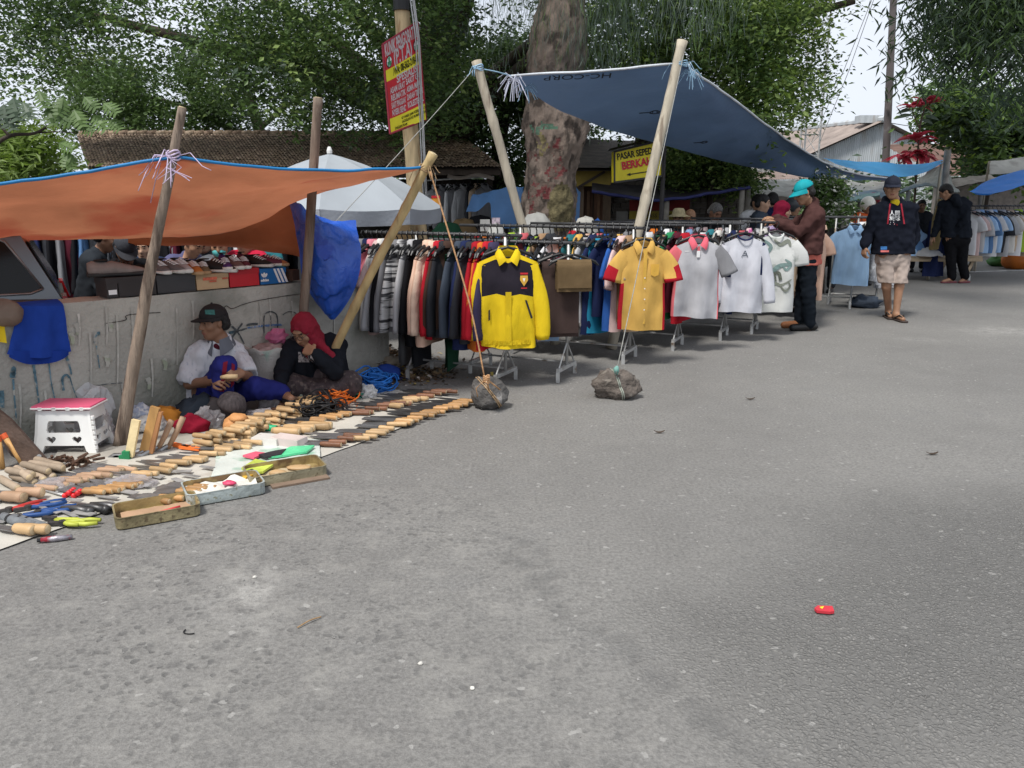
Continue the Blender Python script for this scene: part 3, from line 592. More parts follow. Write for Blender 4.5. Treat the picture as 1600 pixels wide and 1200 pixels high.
# red clinic board
def clinic_board():
	a = P(598,70,9.1); b = P(653,34,9.55); c = P(666,187,9.55); d = P(610,209,9.1)
	t = thing('clinic_board', 'tilted red and yellow clinic notice board tied to the pale yellow pole', 'sign', (a + b + c + d) / 4)
	ctr = lambda x, y: lerp(lerp(d, c, x), lerp(a, b, x), y) + V(0,1,0) * (.03 * math.sin(x * 5) * (1 - y))
	n = (b - a).cross(d - a).normalized(); n = n if n.y < 0 else -n
	mb = MB(); mb.grid(lambda x, y: ctr(x, y), 6,24, mf=lambda x, y: 1 if (.60 < y < .70 or y < .15) else 0); mb.grid(lambda x, y: ctr(1 - x, y) - n * .012,6,24,2); mb.build('panel', [REDP, YELP, PAPER], t)
	mb = MB()
	for e, f in ((a, b),(b, c),(c, d),(d, a)): mb.tube([e - n * .006, f - n * .006], .012,6)
	mb.build('rim', M('rim_dark_red', (.25,.02,.04), .6, bump=0), t)
	def ln(s, x, y, h, mat, w=None, bold=0.0):
		p = ctr(x, y) + n * .006; ex = (ctr(min(x + .05,1), y) - ctr(max(x - .05,0), y)); ey = ctr(x, y + .02) - ctr(x, y - .02)
		o = text(s, h, mat, t, (0,0,0), Matrix.Identity(3), extrude=.0005, bold=bold)
		W = max(v.co.x for v in o.data.vertices) - min(v.co.x for v in o.data.vertices); tot = (ctr(1, y) - ctr(0, y)).length; sx = (w * tot / W) if w else 1
		ex = ex.normalized(); ey = ey.normalized(); zz = ex.cross(ey).normalized(); mw = Matrix((ex * sx, ey, zz)).transposed().to_4x4(); base = p - WL(t)
		off = Vector((0,0,0)); me = o.data
		for v in me.vertices: q = v.co + WL(t); v.co = base + ex * q.x * sx + ey * q.y + n * abs(q.z)
	ln('KLINIK PENGOBATAN', .5,.92,.175, WHP, .94,.006); ln('(P.T.A)', .5,.785,.21, WHP, .5,.006); ln('T LP/WA: 08-562-218-817', .5,.65,.105, INK, .9,.003)
	ln('SPESIALIS', .56,.555,.11, WHP, .55,.003)
	for i, (s1, s2) in enumerate((('ASAM URAT', 'SAKIT GIGI'),('REUMATIK', 'ASMA MAAG'),('SAKIT PINGGANG', 'DARAH TINGGI'),('NYERI SENDI', 'KOLESTEROL'))): ln(s1,.28,.465 - i * .083,.085, WHP, .42,.003); ln(s2,.74,.475 - i * .083,.085, WHP, .42,.003)
	for i, s in enumerate(('BUKA SETIAP HARI JAM KERJA 08-17', 'MELAYANI PANGGILAN KE RUMAH ANDA', 'DENGAN RAMAH')): ln(s, .5 if i < 2 else .3,.125 - i * .042,.04, INK, .92 if i < 2 else .5,.001)
	for x in (.12,.88):
		p = ctr(x, .785) + n * .005; mb = MB(); ex = (b - a).normalized(); ey = (a - d).normalized()
		for rr, off, m in ((.06,0,0),(.05,.002,1)):
			i0 = len(mb.v)
			for k in range(18): an = 2 * math.pi * k / 18; mb.v.append(p + n * off + ex * math.cos(an) * rr * .8 + ey * math.sin(an) * rr)
			mb.f.append(tuple(range(i0, i0 + 18))); mb.m.append(m)
		for (ax, ay) in ((0,.02),(.015,-.025),(-.015,-.02)): mb.quad(p + n * .004 + ex * (ax - .02) + ey * (ay + .025), p + n * .004 + ex * (ax + .02) + ey * (ay + .025), p + n * .004 + ex * (ax + .01) + ey * (ay - .025), p + n * .004 + ex * (ax - .01) + ey * (ay - .025), 2)
		mb.build('round_emblem', [INK, WHP, M('print_green', (.05,.25,.12), .6, bump=0)], t)
clinic_board()
# ------------------------------------------------------------------ tarpaulins
def tarp(name, label, rows, mats, nu=60, nv=30, wr=.012, wfreq=4, seed=1, mf=None, sag=0, cat='tarpaulin', hem=None, group=None):
	"""rows: list of curves (point lists, near to far); the cloth runs smoothly through them"""
	rows = [[Vector(p) for p in r] for r in rows]; mb = MB()
	def fn(x, y):
		ps = [cubic(r, x) for r in rows]; p = cubic(ps, y) if len(ps) > 2 else lerp(ps[0], ps[1], y)
		e = min(1,8 * min(x, 1 - x), 8 * min(y, 1 - y)); k = fbm(p + V(seed, 0,0), wfreq, 3) + 1.6 * (.25 - abs(fbm(p + V(0, seed, 0), wfreq * .55,3)))
		return p + V(.2,.3,1) * (wr * k * (.35 + .65 * e)) - V(0,0, sag * 16 * x * (1 - x) * y * (1 - y))
	mb.grid(fn, nu, nv, mf=mf); o = mb.build(name, mats, None, True); tag(o, label, cat, group)
	if hem:
		m2 = MB(); edge = [fn(i / nu, hem[0]) for i in range(nu + 1)]; m2.tube(edge, hem[1], 6); m2.build('hem', hem[2], o, True)
	return o, fn
ORANGE = M('tarp_orange', (.44,.165,.085), .75,.22,1.6,.45,14, trans=.40, spot=((.36,.085,.045), 1.1,.55), perobj=0); TBLUE = M('tarp_blue', (.02,.085,.36), .42,.22,2.5,.35,10, trans=.2, perobj=0, spec=.5); HEMB = M('hem_blue', (.015,.17,.40), .5,.15,5,.1, perobj=0)
A0 = tieA; C0 = P(660,262,5.36)
orange, ofn = tarp('orange_tarpaulin', 'sagging orange tarpaulin with blue hem shading the tool sellers and the shoe stall', [
	[P(-420,300,3.6), P(-150,303,3.95), P(0,288,4.25), P(150,266,4.45), P(268,247,4.6), P(340,255,4.72), P(450,264,4.95), P(560,266,5.15), P(658,261,5.36)],
	[P(-420,330,4.3), P(-150,330,4.7), P(0,325,5.0), P(130,316,5.15), P(262,306,5.25), P(350,300,5.3), P(455,287,5.3), P(560,272,5.35), P(658,262,5.42)],
	[P(-420,378,4.9), P(-150,378,5.2), P(0,368,5.5), P(140,362,5.7), P(262,349,5.75), P(345,328,5.7), P(440,300,5.62), P(540,279,5.55), P(655,263,5.48)],
	[P(-420,392,5.0), P(-150,390,5.5), P(0,377,6.0), P(140,374,6.35), P(260,372,6.5), P(345,366,6.45), P(410,345,6.3), P(480,308,6.1), P(650,266,5.6)],
	], [ORANGE, TBLUE], 90,40,.016,3.2,2, hem=(0.0,.010, HEMB))
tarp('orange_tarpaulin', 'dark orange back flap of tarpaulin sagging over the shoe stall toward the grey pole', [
	[P(200,368,6.45), P(330,352,6.4), P(415,325,6.25), P(462,305,6.1)], [P(200,376,6.6), P(330,380,6.6), P(420,372,6.5), P(470,350,6.35)], [P(200,385,6.7), P(330,383,6.75), P(420,393,6.7), P(474,402,6.6)]], [M('tarp_orange_double_shaded', (.36,.10,.04), .75,.25,1.6,.5,12, trans=.14, perobj=0)], 40,20,.02,3,4)  # doubled flap passes less light; its shade is mixed into the deeper orange
GREYB = M('tarp_slate', (.10,.165,.285), .5,.15,1.0,.4,7, trans=.18, perobj=0, spec=.5)
tarp('blue_tarpaulin', 'large slate blue tarpaulin stretched on bamboo poles over the clothes racks', [
	[P(798,119,8.0), P(880,112,8.0), P(980,105,8.0), P(1068,100,8.05), P(1085,112,8.2), P(1150,160,9.3), P(1250,232,11.2), P(1325,268,12.6), P(1400,280,13.4)],
	[P(808,130,8.2), P(890,140,8.5), P(985,150,8.8), P(1075,165,9.0), P(1110,180,9.3), P(1170,212,10.2), P(1255,252,11.7), P(1325,274,12.8), P(1398,281,13.4)],
	[P(812,133,8.3), P(880,172,9.0), P(960,204,9.6), P(1040,228,10.1), P(1090,242,10.5), P(1180,262,11.2), P(1270,278,12.1), P(1330,281,12.9), P(1396,282,13.45)]],
	[GREYB], 110,40,.035,1.1,6, hem=(0., .012, M('hem_pale', (.55,.58,.62), .6,.2,5,.2)))
bt = bpy.data.objects['blue_tarpaulin']
# marks printed on the tarp's underside
dg = bpy.context.evaluated_depsgraph_get(); bpy.context.view_layer.update()
def mark_on_tarp(u, v, body, size, sx=1.0, flip=True, ring=False):
	o = V(0,0, CAM_H); d = ray(u, v).normalized(); hit, loc, nor, idx = bt.ray_cast(bt.matrix_world.inverted() @ o, d)
	if not hit: return
	loc = bt.matrix_world @ loc; nor = nor if nor.dot(d) < 0 else -nor
	h2, l2, _, _ = bt.ray_cast(bt.matrix_world.inverted() @ o, ray(u + 12, v - 0.5).normalized())
	ex = ((bt.matrix_world @ l2) - loc).normalized() if h2 else V(1,0,0); rt = frame3(ex, nor.cross(ex))
	if flip: rt = rt @ Matrix(((-1,0,0),(0,-1,0),(0,0,1)))
	if body: text(body, size, INK, bt, loc + nor * .012, rt, name='printed_mark', sx=sx, extrude=.0005)
	if ring:
		mb = MB(); pts = [loc + nor * .01 + rt @ V(math.cos(a) * size * .55, math.sin(a) * size * .45,0) for a in [2 * math.pi * k / 20 for k in range(21)]]; mb.tube(pts, .004,4); mb.tube([loc + nor * .01 + rt @ V(size * .5,0,0), loc + nor * .01 + rt @ V(size * 1.9,.01,0)], .004,4); mb.build('printed_ring', INK, bt)
mark_on_tarp(903,118, 'HC-CORP', .10,1.5); mark_on_tarp(1023,174, 'B B', .09, ring=True); mark_on_tarp(1100,221, 'B B', .07, ring=True)
def raffia(parent, c, n, L, mat, seed):
	q = random.Random(seed); mb = MB()
	for k in range(n):
		d = V(q.uniform(-1,1), q.uniform(-.3,.3), q.uniform(-.8,.5)); mb.tube([c, c + d * L * .5 + V(0,0,.02), c + d * L - V(0,0, L * .4)], .0035,4)
	mb.build('raffia_knot', mat, parent)
raffia(bt, P(803,124,7.95), 26,.17, M('raffia_pale', (.6,.62,.72), .6, bump=0, trans=.2), 1); raffia(bt, P(1080,114,8.05), 16,.13, CYANS, 2); raffia(bt, P(822,138,8.2), 14,.12, CYANS, 5)
rope('tie_rope', [P(748,107,7.85), P(775,112,7.9), P(800,119,8.0)], .006, CYANS, label='short blue cord tying the left tarp corner to the bamboo pole', cat='rope')
rope('guy_rope', [P(743,105,7.85), P(478,395,6.3)], .0035, STRING, sag=.02, label='thin grey guy rope running from the left bamboo pole down across the umbrella', cat='rope')
r1top = P(672,268,5.35); rock1 = G(765,645); rope('guy_rope', [r1top, P(700,360,5.3), P(735,480,5.25), P(757,590,5.2)], .006, M('rope_orange', (.42,.24,.12), .9,.3,40,.3), label='brown rope running from the leaning yellow bamboo to the grey boulder', cat='rope')
rope('guy_rope', [P(1068,85,7.95), P(963,582,5.6)], .0038, STRING, sag=-.0, label='thin pale rope running from the tall bamboo pole to the brown rock', cat='rope')
BLUEH = M('tarp_blue_hang', (.02,.09,.46), .33,.25,3,1.0,11, trans=.12, perobj=0, spec=.55)
tarp('blue_tarpaulin', 'crumpled bright blue tarpaulin end hanging in folds beside the grey wooden pole', [
	[P(452,312,6.15), P(459,345,6.1), P(466,385,6.0), P(474,440,5.95), P(496,475,5.95), P(517,499,5.95)],
	[P(470,318,6.1), P(478,350,5.95), P(487,390,5.88), P(500,440,5.85), P(510,472,5.88), P(519,499,5.94)],
	[P(500,340,6.2), P(510,365,6.0), P(520,400,5.86), P(524,440,5.84), P(522,472,5.88), P(521,499,5.94)],
	[P(556,345,6.3), P(560,368,6.15), P(564,388,6.05), P(561,430,6.0), P(545,470,5.98), P(523,499,5.96)]], [BLUEH], 50,44,.05,6,9)
# ------------------------------------------------------------------ market umbrella
def umbrella():
	c = P(515,240,8.6); t = thing('market_umbrella', 'large pale grey market umbrella with drooping valance behind the orange tarpaulin', 'umbrella', V(c.x, c.y, 0))
	mb = MB(); mb.tube([V(c.x, c.y, 0), c], .022,10); mb.build('pole', STEEL, t, True); mb = MB(); mb.lathe([(.028,0),(.03,.03),(.02,.06),(.012,.07)], c + V(0,0,.0), 10); mb.build('finial', WHITE, t)
	Rr = 1.17; H0 = .55; FAB = M('umbrella_fabric', (.40,.435,.47), .8,.08,2,.15,30, trans=.25, perobj=0); RIM = M('umbrella_valance', (.36,.39,.43), .8,.1,2,.2,30, trans=.2, perobj=0)
	def rim(k, f=0): a = 2 * math.pi * (k + .15) / 8; return V(math.cos(a), math.sin(a), 0)
	for k in range(8):
		d0 = rim(k); d1 = rim(k + 1); mb = MB()
		def fn(x, y): r = Rr * y; p = lerp(d0, d1, x); dr = -H0 * (.52 * y + .48 * y ** 2.1); return c + p * r + V(0,0, dr - .05 * y * 4 * x * (1 - x) * (1 - .5 * y))
		mb.grid(fn, 8,10); mb.build('canopy_panel', FAB, t, True)
		mb = MB(); mb.grid(lambda x, y: fn(x, 1) + V(0,0,-.155 * y + .012 * math.sin(x * 3.14) * y) + lerp(d0, d1, x) * (.02 * math.sin(x * 9 + k) * y - .02 * y), 8,3); mb.build('valance', RIM, t, True)
		mb = MB(); mb.tube([c + V(0,0,-.06), lerp(c, fn(0,.5), .98) - V(0,0,.02), fn(0,1) - V(0,0,.012)], .006,5); mb.tube([fn(0,.55) - V(0,0,.03), c - V(0,0,.55)], .005,5); mb.build('rib', STEEL, t)
umbrella()
# ------------------------------------------------------------------ brown roofed kiosk
def kiosk():
	Yf = 13.2; Yb = 16.2
	eL = P(138,263, Yf); eR = P(782,260, Yf); ez = (eL.z + eR.z) / 2; eL.z = eR.z = ez
	rL = P(120,209, Yb); rR = P(716,211, Yb); rz = (rL.z + rR.z) / 2; rL.z = rR.z = rz
	t = thing('market_kiosk', 'long open market kiosk with a mossy brown tiled roof behind the umbrella', 'kiosk', V((eL.x + eR.x) / 2, Yf + 1.5,0))
	TILE = [M('roof_tile_a', (.32,.235,.165), .95,.45,14,.8,40, perobj=0), M('roof_tile_b', (.26,.185,.135), .95,.45,14,.8,40, perobj=0), M('roof_tile_c', (.39,.30,.22), .95,.45,14,.8,40, perobj=0)]
	q = np.random.default_rng(4); nr, ncol = 18,120; vv = []; ff = []; mi = []
	def slope(A, B, C, D, ncol, nr):      # A,B eave ; C,D ridge
		n = (B - A).cross(D - A).normalized(); n = n if n.z > 0 else -n
		for j in range(nr):
			for i in range(ncol):
				u0 = (i + .03) / ncol; u1 = (i + .97) / ncol; v0 = j / nr - .012; v1 = (j + 1.25) / nr; jit = q.normal(0,.005,4); lift = .010 + q.random() * .012
				a = lerp(lerp(A, B, u0), lerp(C, D, u0), v0); b = lerp(lerp(A, B, u1), lerp(C, D, u1), v0); c = lerp(lerp(A, B, u1), lerp(C, D, u1), min(v1,1)); d = lerp(lerp(A, B, u0), lerp(C, D, u0), min(v1,1)); m = (a + b) / 2 + n * .022; mt = (c + d) / 2 + n * .012
				k = len(vv)
				for p, l in ((a, lift + jit[0]),(m, lift + jit[1]),(b, lift + jit[2]),(c, -.0),(mt, 0),(d, 0)): vv.append(tuple(p + n * l + V(0,0, jit[3] * .5)))
				ff.extend([(k, k + 1, k + 4, k + 5),(k + 1, k + 2, k + 3, k + 4)]); x = int(q.choice(3, p=[.5,.28,.22])); mi.extend([x, x])
	slope(eL, eR, rL, rR, ncol, nr)
	bL = eL + V(0,6,0); bR = eR + V(0,6,0)
	slope(eR, bR, rR, rR + V(.02,.3,0), 20, nr)
	stuff(npmesh('roof_tiles', np.array(vv), np.array(ff), TILE, mi, t))
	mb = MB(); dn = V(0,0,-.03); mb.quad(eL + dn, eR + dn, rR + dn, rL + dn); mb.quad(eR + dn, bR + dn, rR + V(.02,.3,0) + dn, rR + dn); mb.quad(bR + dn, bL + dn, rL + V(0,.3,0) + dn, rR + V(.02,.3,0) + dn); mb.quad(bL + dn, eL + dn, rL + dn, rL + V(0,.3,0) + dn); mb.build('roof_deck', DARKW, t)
	n = 40
	for i in range(n):
		mb = MB(); a = lerp(rL, rR, i / n); b = lerp(rL, rR, (i + 1.1) / n); mb.tube([a + V(0,.12,.02), b + V(0,.12,.035)], [.055,.065], 8); mb.build('ridge_tile', TILE[i % 3], t, True)
	mb = MB(); mb.beam(eL + V(0,.06,-.07), eR + V(0,.06,-.07), .03,.10); mb.beam(eR + V(-.03,.05,-.07), bR + V(-.03,0,-.07), .03,.10); mb.build('fascia', DARKW, t)
	for u in (150,310,480,640,765):
		p = P(u, 300, Yf + .35); mb = MB(); mb.box(V(p.x, p.y, (ez - .1) / 2),(.10,.10, ez - .1)); mb.build('post', DARKW, t)
	mb = MB(); zb = ez - .1
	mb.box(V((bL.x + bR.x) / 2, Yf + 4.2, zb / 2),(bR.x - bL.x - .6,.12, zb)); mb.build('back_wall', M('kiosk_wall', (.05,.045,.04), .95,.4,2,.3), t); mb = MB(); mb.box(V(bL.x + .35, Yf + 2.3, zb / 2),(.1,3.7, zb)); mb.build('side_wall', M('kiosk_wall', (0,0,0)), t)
	# canvas strip under the right eave
	mb = MB(); a = eR + V(-.1,-.05,-.13); b = P(700,272, Yf - .05); mb.grid(lambda x, y: lerp(b, a, x) + V(0,-.25 * y, -.06 * y - .03 * math.sin(x * 7)), 10,2); mb.build('eave_canvas', M('eave_canvas', (.25,.2,.17), .9,.3,4,.2), t)
	mb = MB(); mb.tube([P(668,282, Yf + .1), P(772,276, Yf + .1)], .012,6); mb.build('hanging_rail', STEEL, t)
kiosk()
# ------------------------------------------------------------------ shop sheds behind the racks
def shed():
	t = thing('brick_shed', 'dark brick shop shed with brown double doors behind the burled tree', 'shed', P(960,420,13.3) * 1)
	t.location.z = 0; Y = 13.4
	x0, x1 = P(880,300, Y).x, P(1165,300, Y).x; zt = P(960,262, Y).z
	dL, dR = P(911,330, Y).x, P(943,330, Y).x; BR = M('brick_dark', (.13,.115,.10), .95,.3,5,.4,25)
	q = random.Random(2); h = .085; bw = .24; rows = int(1.95 / h)
	mb = MB(); mb.box(V((dR + .1 + x1) / 2, Y + .12,.98),(x1 - dR - .1,.14,1.95)); mb.build('mortar_wall', M('mortar', (.20,.19,.18), .95,.2,8,.3), t)
	base = None; bs = 0
	for j in range(9, rows):
		x = dR + .16 - (bw / 2 if j % 2 else 0)
		while x < x1 - .05:
			if base is None:
				mm = MB(); mm.box(V(x + bw / 2, Y + .04, j * h + h / 2),(bw - .014,.06, h - .012)); base = mm.build('brick', BR, t); ref = V(x + bw / 2,0, j * h + h / 2)
			elif bs < 295 and not (P(1036,300, Y).x - .0 < x < P(1042,300, Y).x):
				o = base.copy(); COL.objects.link(o); o.parent = t; o.location = (x + bw / 2 - ref.x, q.uniform(-.006,.004), j * h + h / 2 - ref.z); bs += 1
			x += bw
	DW = M('door_brown', (.115,.06,.035), .7,.35,4,.3,30, stretch=(3,3,.4))
	for k in range(2):
		xa = lerp(dL, dR, k / 2); xb = lerp(dL, dR, (k + 1) / 2); mb = MB(); mb.box(V((xa + xb) / 2, Y + .05,.85),(xb - xa - .02,.05,1.7)); d = mb.build('door', DW, t)
		mb = MB(); mb.box(V((xa + xb) / 2, Y + .015,1.25),(xb - xa - .12,.03,.6)); mb.box(V((xa + xb) / 2, Y + .015,.5),(xb - xa - .12,.03,.7)); mb.build('door_panel', M('door_panel', (.16,.09,.05), .7,.35,4,.3,30), d)
	for xx in (dL - .06, dR + .05): mb = MB(); mb.box(V(xx, Y, .95),(.12,.14,1.9)); mb.build('door_post', M('door_post', (.22,.16,.11), .85,.3,5,.4,25, stretch=(2,2,.4)), t)
	mb = MB(); mb.box(V((x0 + dL) / 2 - .06, Y + .1,.95),(dL - x0 - .1,.08,1.9)); mb.build('plank_wall', DARKW, t)
	for uu, vv, w_, h_ in ((985,305,.17,.16),(972,338,.19,.16)): p = P(uu, vv, Y - .005); mb = MB(); mb.box(p, (w_, .006, h_)); mb.build('notice', M('notice', (.32,.31,.29), .8,.2,8,.1), t)
	ya = P(886,266, Y - .3); yb = P(955,268, Y - .3); mb = MB(); mb.box(V((ya.x + yb.x) / 2, Y - .25, P(900,278, Y - .3).z),(yb.x - ya.x, .03,.26)); mb.build('yellow_fascia', M('fascia_yellow', (.26,.19,.04), .8,.3,4,.1), t)
	mb = MB(); mb.beam(P(905,292, Y - .27), P(945,268, Y - .27), .04); mb.build('brace', DARKW, t)
	# roof slab, dark
	mb = MB(); mb.grid(lambda x, y: lerp(lerp(P(860,262, Y - .5), P(1165,262, Y - .5), x), lerp(P(840,215,16), P(1150,225,16), x), y), 14,4); mb.grid(lambda x, y: V(0,0,-.05) + lerp(lerp(P(860,262, Y - .5), P(1165,262, Y - .5), 1 - x), lerp(P(840,215,16), P(1150,225,16), 1 - x), y), 14,4); mb.build('roof', DARKW, t)
	mb = MB(); mb.box(V(P(1000,300,16).x, 16,1.2),(x1 - x0 + 1,.15,2.4)); mb.build('rear_wall', DARKW, t)
	for (u, v) in ((1000,339),(1000,348)): pass
	p = P(1030,340, Y - .6); mb = MB(); mb.box(p, (.95,.03,.2)); mb.build('shop_banner', M('banner_yellow', (.24,.19,.03), .8,.3,4,0), t); text('AHASS SERVICE', .085, INK, t, p + V(0,-.02,.03), frame3((1,0,0),(0,0,1)), name='banner_lettering'); mb = MB(); mb.box(p + V(0,.01,.19),(.95,.03,.16)); mb.build('banner_top', M('banner_red', (.2,.02,.02), .8,.3,4,0), t)
shed()
def awning(label, front, back, mat, posts, pmat, edge=None, name='stall_awning', wr=.03, sag=.05):
	t = thing(name, label, 'awning', V(front[0].x, front[0].y, 0)); mb = MB()
	def fn(x, y): p = lerp(cubic(front, x), cubic(back, x), y); return p + V(0,0, wr * fbm(p, 2.2,3) - sag * math.sin(math.pi * y) * (.5 + .5 * math.sin(x * 14) ** 2))
	mb.grid(fn, 40,14); mb.grid(lambda x, y: fn(1 - x, y) - V(0,0,.012), 40,14); mb.build('sheet', mat, t, True)
	if edge: mb = MB(); mb.tube([fn(i / 30,0) for i in range(31)], .025,6); mb.build('hem', edge, t, True)
	for p in posts: mb = MB(); mb.tube([V(p.x, p.y, 0), p], .04,8); mb.build('post', pmat, t, True)
	return t
awning('low dark awning sheet with a dark blue hem under the small fig tree', [P(925,300,12.0), P(1035,312,12.0), P(1100,304,12.0), P(1172,291,12.0)], [P(925,284,13.2), P(1035,290,13.2), P(1100,284,13.2), P(1175,280,13.2)], M('awning_dark', (.06,.055,.06), .8,.4,3,.4,10), [P(1042,310,12.05), P(1160,295,12.05), P(1169,295,12.3)], M('post_grey', (.25,.23,.2), .85,.2), M('hem_navy', (.03,.035,.13), .7, bump=0))
TW = M('sheet_white', (.52,.51,.47), .85,.2,2.5,.5,8, trans=.25, perobj=0, spot=((.36,.34,.31), 2,.55)); TG = M('sheet_grey', (.30,.31,.28), .85,.25,2,.5,8, trans=.2, perobj=0)
awning('dirty white plastic sheet roof behind the man in the teal cap', [P(1150,302,14), P(1230,303,14), P(1300,308,14), P(1400,312,14)], [P(1175,282,16.5), P(1240,281,16.5), P(1300,283,16.5), P(1400,285,16.5)], TW, [P(1345,308,14.05)], M('post_grey', (0,0,0)), wr=.10)
awning('pale turquoise sheet edge sagging below the white stall roof', [P(1305,318,13.6), P(1325,316,13.6), P(1350,310,13.6), P(1375,306,13.6)], [P(1305,311,14.0), P(1325,308,14), P(1350,304,14), P(1375,301,14)], M('sheet_turq', (.28,.42,.42), .8,.2,3,.3,10, trans=.2), [P(1308,317,13.65)], M('post_grey', (0,0,0)), wr=.05)
awning('grey peaked plastic sheet roof behind the man in the hoodie', [P(1405,300,15), P(1430,292,15), P(1460,290,15), P(1500,300,15)], [P(1450,268,17), P(1464,262,17), P(1470,260,17), P(1482,268,17)], TG, [P(1420,298,15.05)], M('post_grey', (0,0,0)), wr=.06)
awning('rolled grey brown sheet roof stretching behind the wooden post', [P(1475,298,15.5), P(1510,287,15.5), P(1540,284,15.5), P(1575,288,15.5)], [P(1475,282,17), P(1510,276,17), P(1540,274,17), P(1575,276,17)], M('sheet_brown', (.30,.27,.23), .85,.25,3,.5,10), [P(1535,285,15.55)], M('post_grey', (0,0,0)), wr=.08)
LB = M('tarp_sky', (.10,.46,.88), .6,.15,1.8,.5,8, trans=.35, perobj=0, spec=.2)
tarp('sky_blue_tarpaulin', 'bright sky blue tarpaulin slung above the stalls in front of the warehouse', [[P(1320,262,14.0), P(1350,268,14.1), P(1400,277,14.2), P(1440,272,14.2), P(1473,254,14.1)], [P(1285,246,15.2), P(1325,250,15.3), P(1390,256,15.4), P(1440,256,15.4), P(1473,250,14.9)]], [LB], 50,18,.05,1.6,3)
for (x, u, v) in ((1,1466,262),(2,1475,250)): pass
BB = M('tarp_bright', (.005,.21,.75), .5,.15,2,.5,8, trans=.25, perobj=0, spec=.3)
tarp('blue_tarpaulin', 'vivid blue tarpaulin sloping over the right hand rack of pale shirts', [[P(1515,299,13.6), P(1540,302,13.7), P(1575,297,13.8), P(1620,284,14), P(1700,270,14)], [P(1518,296,14.2), P(1540,284,14.8), P(1575,272,15), P(1620,262,15), P(1700,250,15)]], [BB], 40,18,.05,1.8,5)
tarp('white_tarpaulin', 'greyish white plastic sheet above the vivid blue tarpaulin at the right edge', [[P(1546,272,15.4), P(1570,272,15.4), P(1600,268,15.4), P(1680,262,15.4)], [P(1546,252,15.8), P(1570,250,15.8), P(1600,245,15.8), P(1680,236,15.8)]], [TW], 30,10,.04,2,7)
for lab, (u, v, Y, vb) in (('thin grey pole holding the white sheet at the far right', (1546,252,15.75,0)),('thin pole under the right end of the sky blue tarpaulin', (1472,252,14.3,0))): pole('tent_pole', lab, 'pole', V(P(u, v, Y).x, Y, 0), P(u, v, Y), .025,.02, BAMBOO_GREY, 4)
pole('wooden_post', 'grey square topped wooden post rising behind the man in black jacket', 'post', V(P(1484,300,14.8).x, 14.8,0), P(1481,234,14.8), .062,.055, M('post_pale', (.30,.28,.25), .9,.3,6,.4), seed=31)
# hanging yellow sign
def yellow_sign():
	Y = 10.6; a = P(960,237, Y); b = P(1034,219, Y + .25); c = P(1034,275, Y + .25); d = P(960,285, Y); t = thing('shop_sign', 'yellow hanging sign reading PASAR SEPED and BERKAH with a left arrow', 'sign', (a + b + c + d) / 4)
	n = (b - a).cross(d - a).normalized(); n = n if n.y < 0 else -n; mb = MB(); mb.prism([d, c, b, a], -n * .08); mb.build('panel', M('sign_yellow', (.66,.55,.02), .45,.1,3,0, perobj=0), t)
	FR = M('sign_frame', (.03,.028,.028), .6,.2); mb = MB()
	for e, f in ((a, b),(b, c),(c, d),(d, a)): mb.beam(e + n * .004, f + n * .004,.02,.025)
	mb.build('frame', FR, t); mb = MB(); mb.quad(a + V(-.07,-.2,.03), b + V(.03,-.2,.06), b + V(.03,.2,.05), a + V(-.07,.2,.02)); mb.quad(a + V(-.07,-.2,.022), a + V(-.07,.2,.012), b + V(.03,.2,.04), b + V(.03,-.2,.05)); mb.build('hood', FR, t)
	mb = MB(); p = P(1038,225, Y + .3); mb.tube([V(p.x, p.y, 0), V(p.x, p.y, p.z + .1)], .03,8); mb.build('post', FR, t)
	ex = (c - d).normalized(); ey = (a - d).normalized(); ex = (b - a + c - d).normalized(); rt = frame3(ex, ey); w_ = (b - a).length; hh = (a - d).length
	def at(x, y, o=.004): return lerp(lerp(d, c, x), lerp(a, b, x), y) + n * o
	text('PASAR SEPEDA', .115, INK, t, at(.05,.80), rt, align='LEFT', bold=.003, sx=.78); text('BERKAH', .135, WHP, t, at(.145,.475,.004), rt, align='LEFT', bold=.005, sx=.92, name='lettering_outline'); text('BERKAH', .135, REDP, t, at(.145,.475,.009), rt, align='LEFT', bold=.005, sx=.92)
	mb = MB(); q = lambda x, y: at(x, y, .005); mb.prism([q(.3,.2), q(.85,.2), q(.85,.17), q(.3,.17)], n * .002); mb.prism([q(.25,.185), q(.33,.235), q(.33,.135)], n * .0025); mb.build('arrow', INK, t)
yellow_sign()
BTC = M('tarp_dusty_blue', (.10,.23,.47), .55,.2,2,.5,7, trans=.15, perobj=0)
tarp('dusty_blue_tarpaulin', 'dusty blue tarpaulin curtain hung to the left of the burled tree', [[P(728,332,11.6), P(745,330,11.6), P(765,318,11.5), P(772,352,11.4), P(812,357,11.3), P(818,352,11.3)], [P(738,305,11.7), P(750,303,11.7), P(770,298,11.6), P(790,294,11.5), P(810,292,11.4), P(818,291,11.4)]], [BTC], 40,20,.06,4,11)
tarp('dusty_blue_tarpaulin', 'narrow dusty blue tarpaulin strip hanging to the right of the burled tree', [[P(884,350,10.9), P(892,350,10.85), P(905,344,10.9)], [P(884,288,11), P(894,286,10.95), P(907,300,11)]], [BTC], 16,20,.05,4,12)
